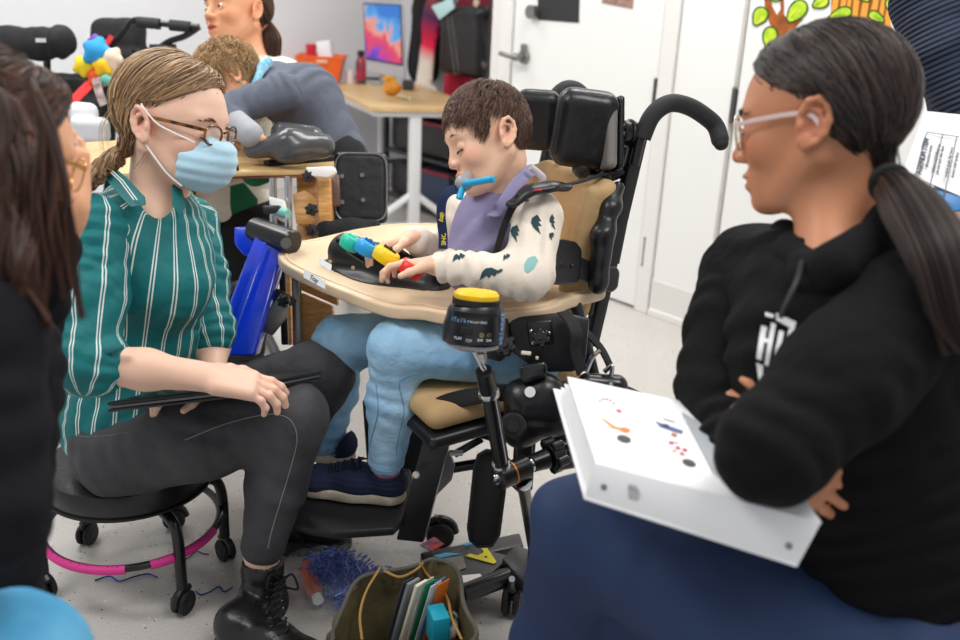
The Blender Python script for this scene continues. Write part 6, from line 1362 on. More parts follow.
def sw_mat():
    m, nt, b = _m('green_patterned_knit'); N = nt.nodes; L = nt.links; tc = N.new('ShaderNodeTexCoord'); n = N.new('ShaderNodeTexVoronoi'); n.inputs['Scale'].default_value = 9; L.new(tc.outputs['Object'], n.inputs[0]); sp = N.new('ShaderNodeSeparateColor'); L.new(n.outputs['Color'], sp.inputs[0])
    lt = N.new('ShaderNodeMath'); lt.operation = 'GREATER_THAN'; lt.inputs[1].default_value = .62; L.new(sp.outputs[0], lt.inputs[0]); mx = N.new('ShaderNodeMix'); mx.data_type = 'RGBA'; mx.inputs[6].default_value = srgb('ece6d6'); mx.inputs[7].default_value = srgb('1d7048'); L.new(lt.outputs[0], mx.inputs[0]); L.new(mx.outputs[2], b.inputs['Base Color'])
    b.inputs['Roughness'].default_value = .95; w_ = N.new('ShaderNodeTexWave'); w_.inputs['Scale'].default_value = 60; w_.inputs['Distortion'].default_value = 1; L.new(tc.outputs['Object'], w_.inputs[0]); bp = N.new('ShaderNodeBump'); bp.inputs['Strength'].default_value = .4; bp.inputs['Distance'].default_value = .004; L.new(w_.outputs[0], bp.inputs['Height']); L.new(bp.outputs[0], b.inputs['Normal']); return m
msw = sw_mat(); s = SDF(); s.chain([(P(246, 82, 2.97), .095), (bc_, .125), (P(226, 185, 2.99), .13), (P(226, 200, 2.99), .132)], k=.06); s.cap(b1, b2, .07, k=.06); s.chain([(b1, .066), (e1, .055), (w1, .042)], k=.03); s.chain([(b2, .066), (e2, .055), (w2, .042)], k=.03); s.cap(hb2.w((-.02, 0, -.08)), bt_, .055, k=.01, op='s')
body('sweater', s, .006, msw, bwm, warp=folds(UP, 34, .006))
s = SDF()
for s_ in (0, 1): s.chain([(P(212+34*s_, 232, 3.0), .11), (P(205+40*s_, 320, 3.08), .075), (G(200+42*s_, 388, .12), .055)], k=.03)
s.cap(P(208, 226, 3.0), P(246, 226, 3.0), .115, k=.05); body('trousers', s, .006, mat('black_trousers', '121214', .85, bump=(20, .3)), bwm, warp=folds(UP, 40, .004))
# badge, small tablet
bdg = empty('id_badge', P(190, 212, 2.86), 'white badge card with a red picture hanging at her waist by the table', 'badge')
MB().slab([P(x, y, 2.80) for x, y in [(177, 205), (192, 203), (196, 222), (181, 226)]], .004, cv(0, 0, 1), bev=.001).obj('card', M['paper'], bdg); MB().slab([P(x, y, 2.798) for x, y in [(183, 208), (190, 207), (192, 216), (185, 218)]], .002, cv(0, 0, 1), bev=0).obj('photo', mat('badge_red', 'd0565a', .5, var=('6a8ab8', 60, 2)), bdg, smooth=False)
MB().tube(spl([P(186, 204, 2.8), P(190, 170, 2.8), P(205, 110, 2.82), P(225, 75, 2.85)]), .002, n=6).obj('cord', mat('badge_cord', '4a5a70', .7), bdg)
tb2 = empty('tablet', P(200, 235, 2.7), 'grey tablet with a lit blue screen held at the waist behind the teal blouse', 'tablet')
MB().slab([P(184, 228, 2.66), P(200, 240, 2.6), P(216, 236, 2.66), P(214, 227, 2.78)], .025, -UP, bev=.004).obj('case', mat('case_grey', '5c5c5e', .4), tb2); MB().slab([P(186, 227.5, 2.668), P(198, 234, 2.62), P(203, 230, 2.69), P(196, 227, 2.75)], .001, UP, bev=0).obj('screen', mat('screen_blue', '1a6fb0', .2, emit=('3aa0f0', .8)), tb2, smooth=False)

# ============================================================ BOY LEANING OVER THE TABLE
bby = person(G(330, 300, 0), 'fair-haired boy in a grey shirt leaning face down over the wooden tray')
hy = Head(P(229, 79, 2.62), cv(-.66, -.72, -.22), cv(-.68, .70, -.2), .84)
y1, y2 = P(283, 92, 2.56), P(262, 84, 2.82); ye1, yw1 = P(222, 112, 2.48), P(252, 136, 2.42); ye2, yw2 = P(205, 118, 2.75), P(222, 138, 2.62)
yc, yh = P(306, 100, 2.72), P(338, 158, 2.74)
f = SDF(); hy.build(f, child=1.); f.cap(hy.w((-.02, 0, -.05)), P(272, 84, 2.7), .04, .045, .02); f.cap(y1, y2, .035, k=.04); f.chain([(P(276, 90, 2.7), .06), (yc, .07), (yh, .075)], k=.04)
f.chain([(y1, .035), (ye1, .03), (yw1, .021)], k=.02); f.chain([(y2, .035), (ye2, .03), (yw2, .021)], k=.02); hand(f, yw1, cv(.5, -.3, .6), cv(0, -1, 0), 1, .7, .5); hand(f, yw2, cv(.3, -.3, .7), cv(0, -1, 0), 1, .7, .5)
for s_ in (0, 1): f.chain([(P(338, 170, 2.72+.1*s_), .06), (P(345, 240, 2.75+.1*s_), .045), (G(350+8*s_, 285, .08)*[1, 1, 1], .03)], k=.02)
by_ = body('body', f, .0042, M['skin'], bby, tint=hy.skin('eeb48c', 'e08a62', 'c06a5a'))
def keep_y(p):
    x, y, z = p[:, 0], np.abs(p[:, 1]), p[:, 2]; return z > np.interp(x, [-.12, -.06, -.03, -.02, .012, .02, .045, .07, .1], [-.06, -.055, -.025, .03, .035, .0, .02, .05, .06])
short_hair(hy, by_, keep_y, (-.6, .1, .8), ('c49c6c', '8a6844', 'eccb9c'), n=4200, ln=.055, wid=.0012, lift=.016, curl=.6)
mgs = mat('grey_cotton', '5f6473', .85, bump=[(240, .25), (24, .4)]); s = SDF(); s.chain([(P(280, 92, 2.71), .078), (yc, .09), (yh, .09)], k=.05); s.cap(y1, y2, .05, k=.05)
shy = body('shirt', s, .0045, mgs, bby, warp=addw(folds(cv(.6, -.8, 0), 40, .006)))
for a, b, c in ((y1, ye1, yw1), (y2, ye2, yw2)): 
    s = SDF(); s.chain([(a, .052), (b, .042), (b+(c-b)*.35, .038)], k=.02); o = body('sleeve', s, .0045, mgs, shy, warp=folds(b-a, 60, .006)); s = SDF(); s.chain([(b+(c-b)*.2, .036), (b+(c-b)*.95, .034)], k=.02); body('undersleeve', s, .0045, mat('light_grey_rib', 'a5a7ad', .85, bump=(60, .3)), o)
s = SDF(); s.cap(P(263, 66, 2.6), P(252, 92, 2.55), .011, k=.01); s.cap(P(268, 62, 2.62), P(262, 68, 2.6), .014, k=.01); body('bandana', s, .003, mat('pale_blue_pattern', 'b4dcea', .8, var=('5aa6c8', 50, 2)), bby)
s = SDF(); 
for s_ in (0, 1): s.chain([(P(340, 158, 2.72+.1*s_), .08), (P(345, 240, 2.75+.1*s_), .055), (G(350+8*s_, 285, .08), .045)], k=.03)
body('trousers', s, .005, mat('dark_trousers', '19191c', .85), bby)
# chest pad he leans on
s = SDF(); s.chain([(P(250, 150, 2.44), .020), (P(290, 145, 2.42), .032), (P(322, 146, 2.46), .034)], k=.05); s.cap(P(282, 133, 2.52), P(312, 137, 2.54), .03, k=.06)
o = body('cushion', s, .005, mat('dark_grey_leatherette', '4a4b4e', .25, bump=[(60, .2)], spec=.6), None, warp=folds(cv(.5, -.8, 0), 40, .005)); settle(o, P(300, 150, 2.42)); tag(o, 'shiny dark grey cushion under the chest of the leaning boy', 'cushion')

# ============================================================ WOODEN STANDING FRAME WITH TRAY
sf_ = empty('standing_frame', G(300, 330, 0), 'wooden standing frame with a blue leg, black side pad and pale wood tray', 'standing frame')
ZS = .865
sp2 = [G(x, y, ZS) for x, y in [(70, 143), (150, 138), (262, 142), (335, 150), (367, 158), (364, 163), (300, 170), (200, 172), (140, 173), (66, 172)]]; ty = MB().slab(sp2, .014, (0, 0, -1), bev=.004).obj('tray', M['maple'], sf_)
MB().slab([p-UP*.015 for p in [sp2[0], sp2[4], sp2[5], sp2[6], sp2[9]]], .006, (0, 0, -1), bev=.001).obj('tray_edge', mat('walnut_edge', '8a4f35', .5), ty)
mb = MB()
for a, b in (((266, 163), (352, 156)), ((205, 168), (238, 167))): mb.tube([G(a[0], a[1]+.5, ZS+.006), G(b[0], b[1]+.5, ZS+.006)], 1, n=12, flat=(.03, .014, UP))
mb.obj('edge_strips', M['rubber'], ty)
o = MB().sph(G(227, 152, ZS+.012), .014, nu=12, nv=8).cyl(G(227, 152, ZS+.001), G(227, 152, ZS+.02), .009, n=12).obj('tray_knob', M['black'], ty)
MB().slab([G(x, y, ZS+.001) for x, y in [(205, 136), (245, 138), (247, 142), (205, 140)]], .03, UP, bev=.003).obj('tray_stop', M['black'], ty)
def wslab(name, px, d, th, m, par=None): return MB().slab([P(x, y, d if np.isscalar(d) else d[i]) for i, (x, y) in enumerate(px)], th, cv(0, 0, 1), bev=.004).obj(name, m, par or sf_)
wslab('upright', [(317, 176), (330, 175), (332, 224), (319, 226)], 2.42, .04, M['ply']); wslab('upright', [(296, 172), (316, 172), (318, 240), (298, 240)], 2.52, .03, M['ply'])
wslab('block', [(292, 194), (304, 190), (318, 198), (316, 224), (296, 224)], 2.46, .05, M['ply']); wslab('side_panel', [(296, 225), (330, 222), (335, 262), (300, 262)], 2.52, .03, M['ply'])
wslab('door_panel', [(300, 292), (332, 306), (337, 345), (330, 400), (300, 398)], 2.28, .03, M['ply']); wslab('crossbar', [(300, 268), (336, 284), (338, 306), (300, 290)], 2.30, .03, M['ply']); wslab('lower_post', [(283, 268), (290, 268), (292, 345), (285, 345)], 2.36, .04, M['ply'])
for x0, x1, y0, y1_, d_ in ((273, 274, 178, 240, 2.40), (288, 289, 176, 238, 2.36)): MB().tube([P(x0, y0, d_), P(x1, y1_+20, d_+.03)], .010, n=12).obj('steel_tube', M['chrome'], sf_)
wslab('steel_post', [(291, 270), (299, 276), (303, 400), (294, 402)], 2.24, .03, M['steel']); wslab('steel_post', [(278, 262), (284, 266), (288, 345), (281, 345)], 2.26, .02, mat('dark_steel', '3d3c3e', .4, .7))
s = SDF(); s.box(P(361, 188, 2.50), (.072, .095, .018), np.stack([cv(1, 0, .15), cv(0, 1, 0), cv(-.15, 0, 1)], 1), rd=.016); pdd = body('side_pad', s, .004, M['vinylb'], sf_)
q = []
for i in range(40): t = i/40*6.2832; q.append(P(361, 187, 2.478)+cv(1, 0, .15)*.068*np.sign(math.cos(t))*abs(math.cos(t))**.4+cv(0, 1, 0)*.09*np.sign(math.sin(t))*abs(math.sin(t))**.4)
MB().tube(q, .0022, n=6, closed=True).obj('pad_rim', mat('rim_grey', '7a7a7c', .3, .5), pdd)
mb = MB()
for x, y in ((342, 176), (362, 175), (342, 202), (363, 200)): mb.cyl(P(x, y, 2.475), P(x, y, 2.468), .006, n=12)
mb.obj('pad_bolts', M['steel'], pdd); wslab('pad_bracket', [(329, 174), (339, 174), (340, 206), (331, 206)], 2.44, .02, mat('brown_steel', '6f5a50', .4, .4))
s = SDF(); s.chain([(P(325, 230, 2.42), .025), (P(350, 232, 2.44), .03), (P(372, 228, 2.46), .025)], k=.02, flat=(cv(0, 0, 1), .5)); body('strap_pad', s, .005, M['fabb'], sf_)
wslab('white_clamp', [(305, 167), (334, 166), (336, 172), (328, 177), (310, 176)], 2.36, .03, M['white'])
for x, y in ((310, 177), (313, 210), (314, 231)): knob(P(x, y, 2.38), cv(-.2, 0, -1), .016, M['black'], 'clamp_knob', sf_, 6, .02)
wslab('clamp', [(268, 196), (284, 200), (288, 216), (282, 222), (272, 215)], 2.32, .02, M['whitesteel']); MB().cyl(P(275, 210, 2.32), P(288, 214, 2.30), .012, n=14).obj('clamp_grip', mat('aqua_grip', '7fbcb4', .5), sf_)
wslab('lever', [(262, 205), (280, 205), (281, 212), (264, 214)], 2.30, .02, M['black'])
# blue leg with its black cross tube
bl2 = MB(); A0_, A1_ = P(263, 238, 2.22), P(216, 352, 2.10); 
bl2.slab([P(x, y, d) for x, y, d in [(256, 232, 2.22), (287, 236, 2.2), (254, 356, 2.1), (208, 356, 2.1)]], .06, cv(0, 0, 1), bev=.008, seg=3); lg_ = bl2.obj('blue_leg', M['blue'], sf_)
MB().slab([P(x, y, 2.195-.0009*(y-232)) for x, y in [(262, 242), (267, 243), (236, 335), (229, 335)]], .006, cv(0, 0, -1), bev=.002).obj('leg_rib', M['blue'], lg_); MB().tube([P(223, 320, 2.09), P(219, 338, 2.085)], .004, n=8).obj('leg_mark', mw, lg_)
wslab('blue_foot', [(234, 227), (252, 226), (262, 236), (254, 252), (244, 256), (234, 244)], 2.24, .06, M['blue'])
c0, c1_ = P(254, 229, 2.26), P(293, 243, 2.18); cro = MB().cyl(c0, c1_, .030, n=28, bev=.004).obj('cross_tube', M['blackm'], sf_); MB().cyl(P(286, 243, 2.15), P(285.7, 243.3, 2.142), .012, n=20).obj('end_bolt', M['steel'], cro)
wslab('grey_bracket', [(258, 323), (280, 294), (290, 298), (286, 318), (272, 336), (258, 330)], 2.16, .012, M['steel']); wslab('black_bracket', [(262, 300), (276, 288), (294, 300), (290, 306), (278, 300), (258, 322)], 2.2, .05, M['black']); knob(P(285, 301, 2.15), cv(-.1, 0, -1), .015, M['black'], 'clamp_knob', sf_, 6, .02)
MB().tube([P(196, 258, 2.5), P(236, 292, 2.3)], 1, n=12, flat=(.03, .012, cv(0, .3, -1))).obj('stay_bar', M['blackm'], sf_); MB().tube([P(205, 300, 2.4), P(245, 282, 2.3)], .012, n=10).obj('stay_bar', M['black'], sf_)
for p in (G(215, 362, 0), G(300, 405, 0), G(250, 300, 0)): MB().box(p+[0, 0, .03], (.08, .08, .06), bev=.01).obj('foot', M['black'], sf_)
MB().tube([G(215, 362, .05), G(300, 405, .05)], .02, n=12).obj('base_bar', M['blackm'], sf_); MB().tube([G(250, 300, .05), G(300, 405, .05)], .02, n=12).obj('base_bar', M['blackm'], sf_)

# ============================================================ WHEELCHAIRS BY THE LEFT WALL
wc = empty('wheelchair', G(30, 330, 0), 'parked black chair with a wide padded headrest at the left wall', 'wheelchair')
s = SDF(); s.chain([(P(-30, 40, 3.3), .050), (P(10, 43, 3.3), .052), (P(40, 44, 3.3), .050), (P(60, 42, 3.28), .052)], k=.03, flat=(cv(0, 0, 1), .7)); s.ell(P(60, 41, 3.26), (.035, .065, .05), k=.03)
hrp = body('headrest', s, .006, M['fabb'], wc, warp=folds(cv(1, 0, 0), 50, .004)); MB().slab([P(36, 38.5, 3.235), P(51, 38.5, 3.235), P(51, 42.5, 3.235), P(36, 42.5, 3.235)], .003, cv(0, 0, -1), bev=0).obj('tag', mat('pale_tag', 'b9babd', .6), hrp, smooth=False)
for x in (15, 47): MB().tube([P(x, 55, 3.32), P(x, 90, 3.4)], .013, n=10).obj('headrest_stem', M['blackm'], wc)
s = SDF(); s.box(P(30, 110, 3.45), (.26, .13, .06), np.stack([cv(1, 0, 0), cv(0, 1, 0), cv(0, 0, 1)], 1), rd=.04); body('seat_back', s, .008, M['fabb'], wc, warp=folds(cv(1, .3, 0), 30, .006))
s = SDF(); s.box(G(40, 215, .42), (.26, .24, .05), rd=.04); body('seat', s, .01, M['fabb'], wc)
for x in (-20, 70): 
    c = G(x, 300, .28); MB().tube([c+.27*(math.cos(t)*cv(.3, 0, 1)*[1, 1, 0]+math.sin(t)*UP) for t in np.linspace(0, 6.283, 33)[:-1]], .016, n=10, closed=True).cyl(c-cv(1, 0, -.3)*.03, c+cv(1, 0, -.3)*.03, .03).obj('wheel', M['rubber'], wc)
    MB().tube([c, c+UP*.45], .014).obj('frame_tube', M['blackm'], wc)
pu = empty('pushchair', G(130, 300, 0), 'black pushchair with a long push bar and red strap by the left wall', 'pushchair')
s = SDF(); s.box(P(118, 36, 3.42), (.095, .062, .05), np.stack([cv(1, -.08, 0), cv(0, 1, 0), cv(0, 0, 1)], 1), rd=.04); s.box(P(128, 62, 3.45), (.075, .08, .05), rd=.03, k=.03); body('canopy', s, .007, M['fabb'], pu, warp=folds(cv(1, .4, 0), 34, .006))
mb = MB(); mb.tube(spl([P(110, 48, 3.3), P(125, 30, 3.28), P(136, 20, 3.26), P(165, 24, 3.25), P(199, 27, 3.25)]), .011, n=10); mb.tube(spl([P(199, 27, 3.25), P(185, 36, 3.27), P(168, 42, 3.3), P(155, 52, 3.35)]), .011, n=10); mb.tube(spl([P(90, 90, 3.35), P(88, 55, 3.35), P(92, 42, 3.35), P(105, 38, 3.35)]), .012, n=10); mb.tube([P(150, 47, 3.3), P(176, 47, 3.3)], .01, n=10); fr_ = mb.obj('push_bar', M['blackm'], pu)
for a, b in (((138, 22), (160, 24)), ((170, 25), (190, 27))): MB().tube([P(a[0], a[1], 3.25), P(b[0], b[1], 3.25)], .019, n=14).obj('grip', mat('grip_foam', '2c2c30', .8), fr_)
mb = MB(); mb.tube(spl([P(120, 60, 3.35), P(118, 90, 3.35), P(112, 130, 3.4)]), .015); mb.tube(spl([P(135, 50, 3.35), P(142, 70, 3.35), P(136, 100, 3.4)]), .012); mb.tube([P(112, 130, 3.4), G(100, 290, .1)], .015); mb.tube([P(136, 100, 3.4), G(150, 300, .1)], .015); mb.obj('frame_tube', M['blackm'], pu)
MB().tube(spl([P(112, 36, 3.28), P(104, 48, 3.28)]), 1, n=10, flat=(.02, .005, cv(0, 0, 1))).obj('red_buckle', M['red'], pu)
MB().tube([P(91, 83, 3.2), P(74, 100, 3.15), P(60, 117, 3.1)], 1, n=12, flat=(.035, .006, cv(0, 0, 1))).tube([P(66, 112, 3.1), P(64, 128, 3.1)], 1, n=12, flat=(.02, .006, cv(0, 0, 1))).obj('red_strap', mat('red_webbing', 'd3141c', .7), pu)
s = SDF(); s.box(P(70, 95, 3.4), (.14, .05, .06), rd=.03); s.box(P(98, 110, 3.42), (.05, .10, .05), rd=.03, k=.03); body('seat', s, .008, M['fabb'], pu, warp=folds(cv(1, 0, 0), 34, .006))
for x, y in ((95, 285), (150, 300)): caster(G(x, y, 0), cv(1, 0, 0)*[1, 1, 0], .09, pu, 'wheel', .03)
s = SDF(); s.box(P(82, 115, 3.05), (.05, .035, .04), rd=.03); s.box(P(90, 130, 3.02), (.06, .03, .04), rd=.02)
o = body('folded_towel', s, .006, mat('white_towel', 'e3e4e8', .9, bump=(60, .4)), None, warp=folds(cv(1, .5, 0), 40, .005)); settle(o, P(84, 128, 3.05)); tag(o, 'white folded towel on the seat beside the red strap', 'towel')
# soft toys hanging from the pushchair
TY = [((97, 52), .040, '2b9bd6', 'round bright blue soft toy at the top of the toy bunch'), ((84, 66), .030, 'e6cf22', 'yellow soft toy at the left of the toy bunch'), ((93, 68), .030, 'f3d81c', 'yellow star soft toy in the middle of the bunch'), ((103, 66), .028, 'f6c21a', 'golden yellow soft toy beside the peach one'), ((98, 77), .030, 'e2541c', 'orange and red soft toy at the bottom of the bunch'), ((108, 72), .018, '38b0da', 'small light blue ball low in the toy bunch'), ((112, 58), .030, 'ead2bc', 'peach and white soft toy at the right of the bunch'), ((114, 72), .026, 'd8b48c', 'tan soft toy under the peach one'), ((96, 43), .024, '6a4aa8', 'purple soft toy tucked under the canopy'), ((106, 80), .016, '6fb7a8', 'tiny pale teal toy lowest in the bunch')]
for k_, ((x, y), r, c_, lab) in enumerate(TY):
    c = P(x, y, 3.18+.02*(k_ % 3)); s = SDF(); s.ell(c, (r, r*.8, r), k=.01)
    for j in range(5): a_ = j*1.2566+k_; s.ell(c+(_R*math.cos(a_)+_U*math.sin(a_))*r*.95, r*.42, k=.012)
    o = body('soft_toy', s, .005, mat('plush_%d' % k_, c_, .8, bump=(90, .4)), None); settle(o, c); tag(o, lab, 'soft toy', 'soft toys hanging from the pushchair')
o = MB().tube(spl([P(96, 78, 3.15), P(99, 92, 3.14), P(104, 105, 3.14)]), 1, n=10, flat=(.028, .006, cv(0, 0, 1))).obj('ribbon', mat('patterned_ribbon', 'b9a7a0', .8, var=('6a5a60', 40, 2)), base=P(98, 85, 3.15)); tag(o, 'patchy grey and pink ribbon hanging below the soft toys', 'ribbon')

# ============================================================ PERSON AT THE RIGHT EDGE
pr = person(G(1010, 420, 0), 'standing person in a navy ribbed sweater at the top right corner')
c0 = P(985, -30, 1.95); f = SDF(); f.chain([(P(1010, -95, 1.9), .09), (P(1000, 40, 2.0), .11), (P(1010, 190, 2.05), .12)], k=.05); f.cap(P(1010, -185, 1.9), P(1010, -110, 1.9), .055, k=.03); f.ell(P(1008, -250, 1.88), (.08, .10, .12), k=.03)
f.chain([(P(952, -60, 1.86), .05), (P(950, 60, 1.74), .04), (P(1008, 200, 1.55), .028)], k=.02); hand(f, P(1022, 226, 1.50), cv(-.9, .1, 0), cv(0, 1, .2), 1, .95, .25, .2)
for s_ in (0, 1): f.chain([(P(1000+50*s_, 200, 2.08), .09), (P(1000+50*s_, 330, 2.18), .06), (G(1000+50*s_, 520, .06), .045)], k=.03)
prb = body('body', f, .005, M['skin'], pr, tint=lambda V: np.tile(np.array(srgb('eab49c')[:3]), (len(V), 1)))
def rib_mat(nm, direc):
    m = mat(nm, '1c2740', .9); nt = m.node_tree; N = nt.nodes; L = nt.links; tc = N.new('ShaderNodeTexCoord'); mp = N.new('ShaderNodeVectorMath'); mp.operation = 'DOT_PRODUCT'; mp.inputs[1].default_value = tuple(direc); L.new(tc.outputs['Object'], mp.inputs[0])
    s_ = N.new('ShaderNodeMath'); s_.operation = 'MULTIPLY'; s_.inputs[1].default_value = 620; L.new(mp.outputs['Value'], s_.inputs[0]); q_ = N.new('ShaderNodeMath'); q_.operation = 'SINE'; L.new(s_.outputs[0], q_.inputs[0]); bp = N.new('ShaderNodeBump'); bp.inputs['Strength'].default_value = 1; bp.inputs['Distance'].default_value = .004; L.new(q_.outputs[0], bp.inputs['Height']); L.new(bp.outputs[0], nt.nodes['Principled BSDF'].inputs['Normal']); return m
s = SDF(); s.chain([(P(1010, -100, 1.9), .12), (P(1000, 40, 2.0), .145), (P(1005, 100, 2.03), .15)], k=.06); swt = body('sweater', s, .006, rib_mat('navy_rib', cv(1, 0, 0)), pr)
s = SDF(); s.chain([(P(952, -60, 1.86), .085), (P(934, 0, 1.82), .075), (P(950, 60, 1.74), .068), (P(1000, 150, 1.6), .045)], k=.03); body('sleeve', s, .005, rib_mat('navy_rib_sleeve', cv(.35, -.95, 0)), swt, warp=folds(cv(.3, -.9, 0), 40, .005))
s = SDF(); 
for s_ in (0, 1): s.chain([(P(1000+50*s_, 170, 2.08), .115), (P(1000+50*s_, 330, 2.18), .08), (G(1000+50*s_, 520, .1), .06)], k=.03)
body('trousers', s, .008, mat('black_slacks', '121217', .85), pr)
doc = empty('clipboard', P(940, 170, 1.55), 'printed sheet on a blue clipboard held at the right edge', 'clipboard')
D4 = [P(925, 111, 1.56), P(985, 117, 1.56), P(968, 199, 1.50), P(903, 172, 1.50)]; nd_ = nrm(np.cross(D4[1]-D4[0], D4[3]-D4[0])); nd_ = nd_ if nd_@(_C-D4[0]) > 0 else -nd_
MB().slab([P(900, 108, 1.575), P(985, 116, 1.575), P(990, 214, 1.505), P(920, 212, 1.505)], .006, -nd_, bev=.001).obj('board', mat('board_blue', '1673b4', .4), doc) if False else MB().slab([on_plane(x, y, D4[0], nd_, -.014) for x, y in [(936, 150), (985, 150), (985, 206), (948, 212), (935, 194)]], .005, -nd_, bev=.001).obj('board', mat('board_blue', '1673b4', .4), doc)
pg_ = MB().slab(D4, .0015, -nd_, bev=0).obj('sheet', M['paper'], doc, smooth=False)
mln = mat('print_grey', '5a5c66', .7); xd = nrm(on_plane(925, 190, D4[0], nd_)-on_plane(938, 132, D4[0], nd_)); yd = nrm(np.cross(nd_, xd))
mb = MB()
for a, b in (((927, 132), (960, 137)), ((927, 132), (914, 181)), ((914, 181), (958, 196)), ((943, 134), (930, 186)), ((957, 137), (945, 192))): mb.tube([on_plane(*a, D4[0], nd_, .0008), on_plane(*b, D4[0], nd_, .0008)], .0007, n=4)
mb.obj('table_lines', mln, pg_)
xu = -xd; yu = np.cross(nd_, xu)
text3d('AGENDA ITEM', on_plane(923, 156, D4[0], nd_, .001), xu, yu, .012, mln, pg_, bold=.0004)
for k_, (x, y, t_) in enumerate([(929, 156, 'discussion notes'), (936, 158, 'action and follow up'), (940, 160, 'person and due date'), (949, 162, 'review goals for term'), (955, 165, 'device trial update'), (924, 187, 'page'), (934, 190, 'notes'), (944, 194, 'date')]): text3d(t_, on_plane(x, y, D4[0], nd_, .001), xu, yu, .0075 if k_ < 5 else .009, mln, pg_)

# ============================================================ BAGS ON THE FLOOR
pbx = empty('plastic_bag', G(340, 590, 0), 'clear plastic bag full of blue tinsel beside the black boot', 'plastic bag')
mcp = mat('clear_film', 'f4f6fa', .12, alpha=.12, spec=.9, bump=[(28, .9), (70, .7)])
bc0 = G(345, 583, .05)
def gx(x, y, z=.0): return G(x, y, z)
s = SDF(); s.ell(gx(330, 580, .035), (.085, .11, .05), k=.05); s.ell(gx(375, 575, .04), (.10, .09, .05), k=.05); s.ell(gx(412, 562, .04), (.07, .06, .045), k=.05); s.ell(gx(300, 575, .03), (.05, .07, .035), k=.05); s.box(bc0*[1, 1, 0]-UP*.1, (1, 1, .102), k=.002, op='s')
body('bag_film', s, .0055, mcp, pbx, warp=addw(folds(cv(1, .3, 0), 70, .010), folds(cv(.2, 1, 0.3), 50, .008)))
tb3 = []
n_ = 5200; u = RNG.random((n_, 3)); cc = gx(352, 576, .045)
ctr_ = np.array([gx(345, 572, .045), gx(372, 585, .04), gx(330, 566, .05), gx(352, 590, .035)])[RNG.integers(0, 4, n_)]; st0 = ctr_+RNG.normal(size=(n_, 3))*np.array([.023, .020, .012]); dr = RNG.normal(size=(n_, 3)); dr /= np.linalg.norm(dr, axis=1)[:, None]; dr2 = RNG.normal(size=(n_, 3))*.5
t_ = np.linspace(0, 1, 5)[None, :, None]; pa = st0[:, None]+dr[:, None]*t_*.011+dr2[:, None]*(t_**2)*.008; pa[..., 2] = np.clip(pa[..., 2], .006, .085)
v, q, tt = strands_mesh(pa, np.ones(5)*.0017, hcols(n_, '1c5cf0', '0d33c0', '8ac4ff')); me = np_mesh('tinsel', v, q, tint=tt); tin = link('tinsel', me, mat_attr('blue_foil', .3, metal=.1), None); settle(tin, gx(352, 576, 0)); tag(tin, 'heap of shiny blue tinsel inside the clear plastic bag', 'tinsel', kind='stuff')
bo = empty('bottle', gx(315, 590, .02), 'orange bottle with a white cap inside the clear plastic bag', 'bottle')
b0_, b1_ = gx(307, 566, .035), gx(318, 600, .03); db = nrm(b1_-b0_); mb = MB(); mb.lathe(b0_, db, [(0, -.005), (.017, 0), (.0185, .01)]+[(.0185-.0012*(i % 2), .03+.007*i) for i in range(10)]+[(.011, .112), (.010, .118)], 28).obj('bottle_body', M['orange'], bo); MB().lathe(b0_+db*.117, db, [(0, 0), (.0125, 0), (.0125, .013), (0, .0135)], 24).obj('cap', M['white'], bo)
# olive canvas bag with files
ob_ = empty('tote_bag', G(400, 640, 0), 'open olive green canvas bag holding folders and papers, at the bottom of the picture', 'bag')
mol_ = mat('olive_canvas', '6d6040', .85, bump=[(220, .4), (14, .6)], var=('4f452c', 12, 4)); mgr = mat('dark_olive_lining', '4c4632', .9)
# rim loop of the bag, 3-D
rimp = [G(x, y, z) for x, y, z in [(332, 630, .16), (346, 598, .19), (368, 575, .21), (400, 566, .22), (425, 561, .225), (440, 563, .225), (456, 575, .22), (466, 592, .21), (470, 615, .20), (474, 648, .19), (440, 668, .18), (385, 680, .17), (340, 662, .16)]]
rimp = spl(rimp+[rimp[0]], 4)[:-1]; rimp = [(rimp[i-1]+2*rimp[i]+rimp[(i+1) % len(rimp)])/4 for i in range(len(rimp))]; rimp = [p+UP*.012*math.sin(i*.38)+np.array([.006*math.sin(i*.6), .006*math.cos(i*.5), 0]) for i, p in enumerate(rimp)]; nr = len(rimp); cb_ = np.mean(rimp, 0); V = []; F = []
lev = [(1.0, 0), (1.03, .03), (1.10, .07), (1.13, .12), (1.10, .165), (1.0, .20)]
for k_, (sc_, dz) in enumerate(lev):
    for i, p in enumerate(rimp):
        z = max(p[2]-dz*(p[2]/.20), .004); w_ = 1+.05*math.sin(i*.9+k_*1.3)+.03*math.sin(i*2.1+k_*.7); q = cb_+(p-cb_)*sc_*w_; V.append((q[0], q[1], z))
for k_ in range(len(lev)-1):
    for i in range(nr): F.append((k_*nr+i, k_*nr+(i+1) % nr, (k_+1)*nr+(i+1) % nr, (k_+1)*nr+i))
o0 = len(V)
for k_, (sc_, dz) in enumerate([(.965, 0), (.93, .05), (.88, .12), (.80, .17)]):
    for i, p in enumerate(rimp): q = cb_+(p-cb_)*sc_*(1+.03*math.sin(i*1.9+k_)); V.append((q[0], q[1], max(p[2]-dz*(p[2]/.2), .012)))
for k_ in range(3):
    for i in range(nr): F.append((o0+k_*nr+(i+1) % nr, o0+k_*nr+i, o0+(k_+1)*nr+i, o0+(k_+1)*nr+(i+1) % nr))
for i in range(nr): F.append(((i+1) % nr, i, o0+i, o0+(i+1) % nr))
F.append(tuple(o0+3*nr+i for i in range(nr))); F.append(tuple(5*nr+i for i in range(nr))[::-1])
bgo = MB().add(V, F).obj('bag_body', mol_, ob_)
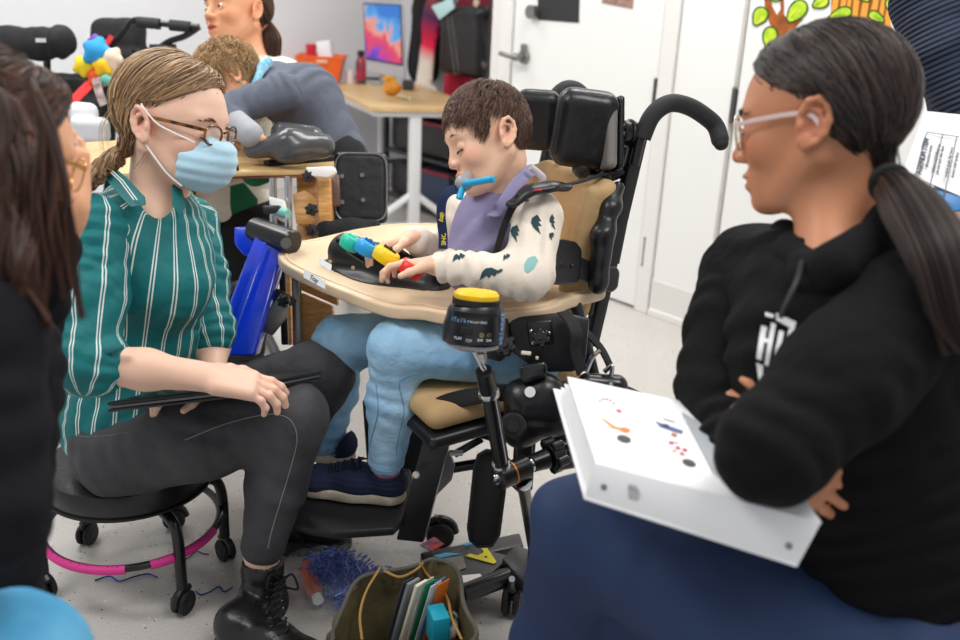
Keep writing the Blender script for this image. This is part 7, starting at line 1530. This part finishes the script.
MB().tube([cb_+(p-cb_)*.985+UP*.002 for p in rimp], .0045, n=8, closed=True).obj('rim_binding', mat('grey_binding', '5d5a50', .8), bgo)
MB().tube(spl([G(420, 563, .225), G(428, 575, .20), G(440, 586, .19), G(448, 600, .19), G(452, 618, .185), G(462, 640, .18)]), .0028, n=8).tube(spl([G(380, 568, .22), G(366, 592, .20), G(360, 615, .18), G(362, 640, .17)]), .0028, n=8).tube(spl([G(384, 571, .22), G(400, 577, .212), G(416, 570, .215), G(424, 562, .225)]), .0028, n=8).obj('zip_piping', mat('ochre_piping', 'b08a48', .7), bgo)
fl_ = [('4a4b50', 'dark grey folder standing in the olive bag', 398, 0), ('8d9096', 'grey plastic folder behind the cream papers', 404, 1), ('fbf0d8', 'cream sheaf of papers in the olive bag', 412, 2), ('f4f2ea', 'white paper sheet beside the green divider', 418, 3), ('1f8f5a', 'green divider card in the olive bag', 421, 4), ('eef0f2', 'white folder between green and orange cards', 426, 5), ('5a9bd0', 'pale blue card in the olive bag', 430, 6), ('ee7a26', 'orange card at the right of the papers', 434, 7)]
for col, lab, x, k_ in fl_:
    a = G(x+5, 583+2*(k_ % 3), .235); b = a+cv(.035, .0, .0); dn = G(x-14, 650, .06); c4_ = [a, a+cv(.020, .004, .030), dn+cv(.030, 0, .035), dn]
    tk = .0016 if k_ not in (1, 2) else .006; nn_ = nrm(np.cross(c4_[1]-c4_[0], c4_[3]-c4_[0])); o = MB().slab(c4_, tk, nn_, bev=0).obj('folder' if k_ in (0, 1, 5) else 'paper_sheet', mat('file_'+col, col, .6), smooth=False, base=dn); tag(o, lab, 'folder' if k_ in (0, 1, 5) else 'paper', 'files in the olive bag')
o = MB().box(G(438, 626, .16), (.035, .05, .07), rotm(UP, 20), bev=.004).obj('small_box', mat('turquoise_card', '19a9c4', .5), base=G(438, 626, .12)); tag(o, 'small turquoise box in the olive bag', 'box')
s = SDF(); s.ell(G(450, 625, .14), (.02, .03, .03)); o = body('toy_bead', s, .004, mat('black_spotted', '17171a', .5, var=('e8e8e8', 55, 0)), None); settle(o, G(450, 625, .12)); tag(o, 'black pouch with white spots at the right inside the olive bag', 'pouch')
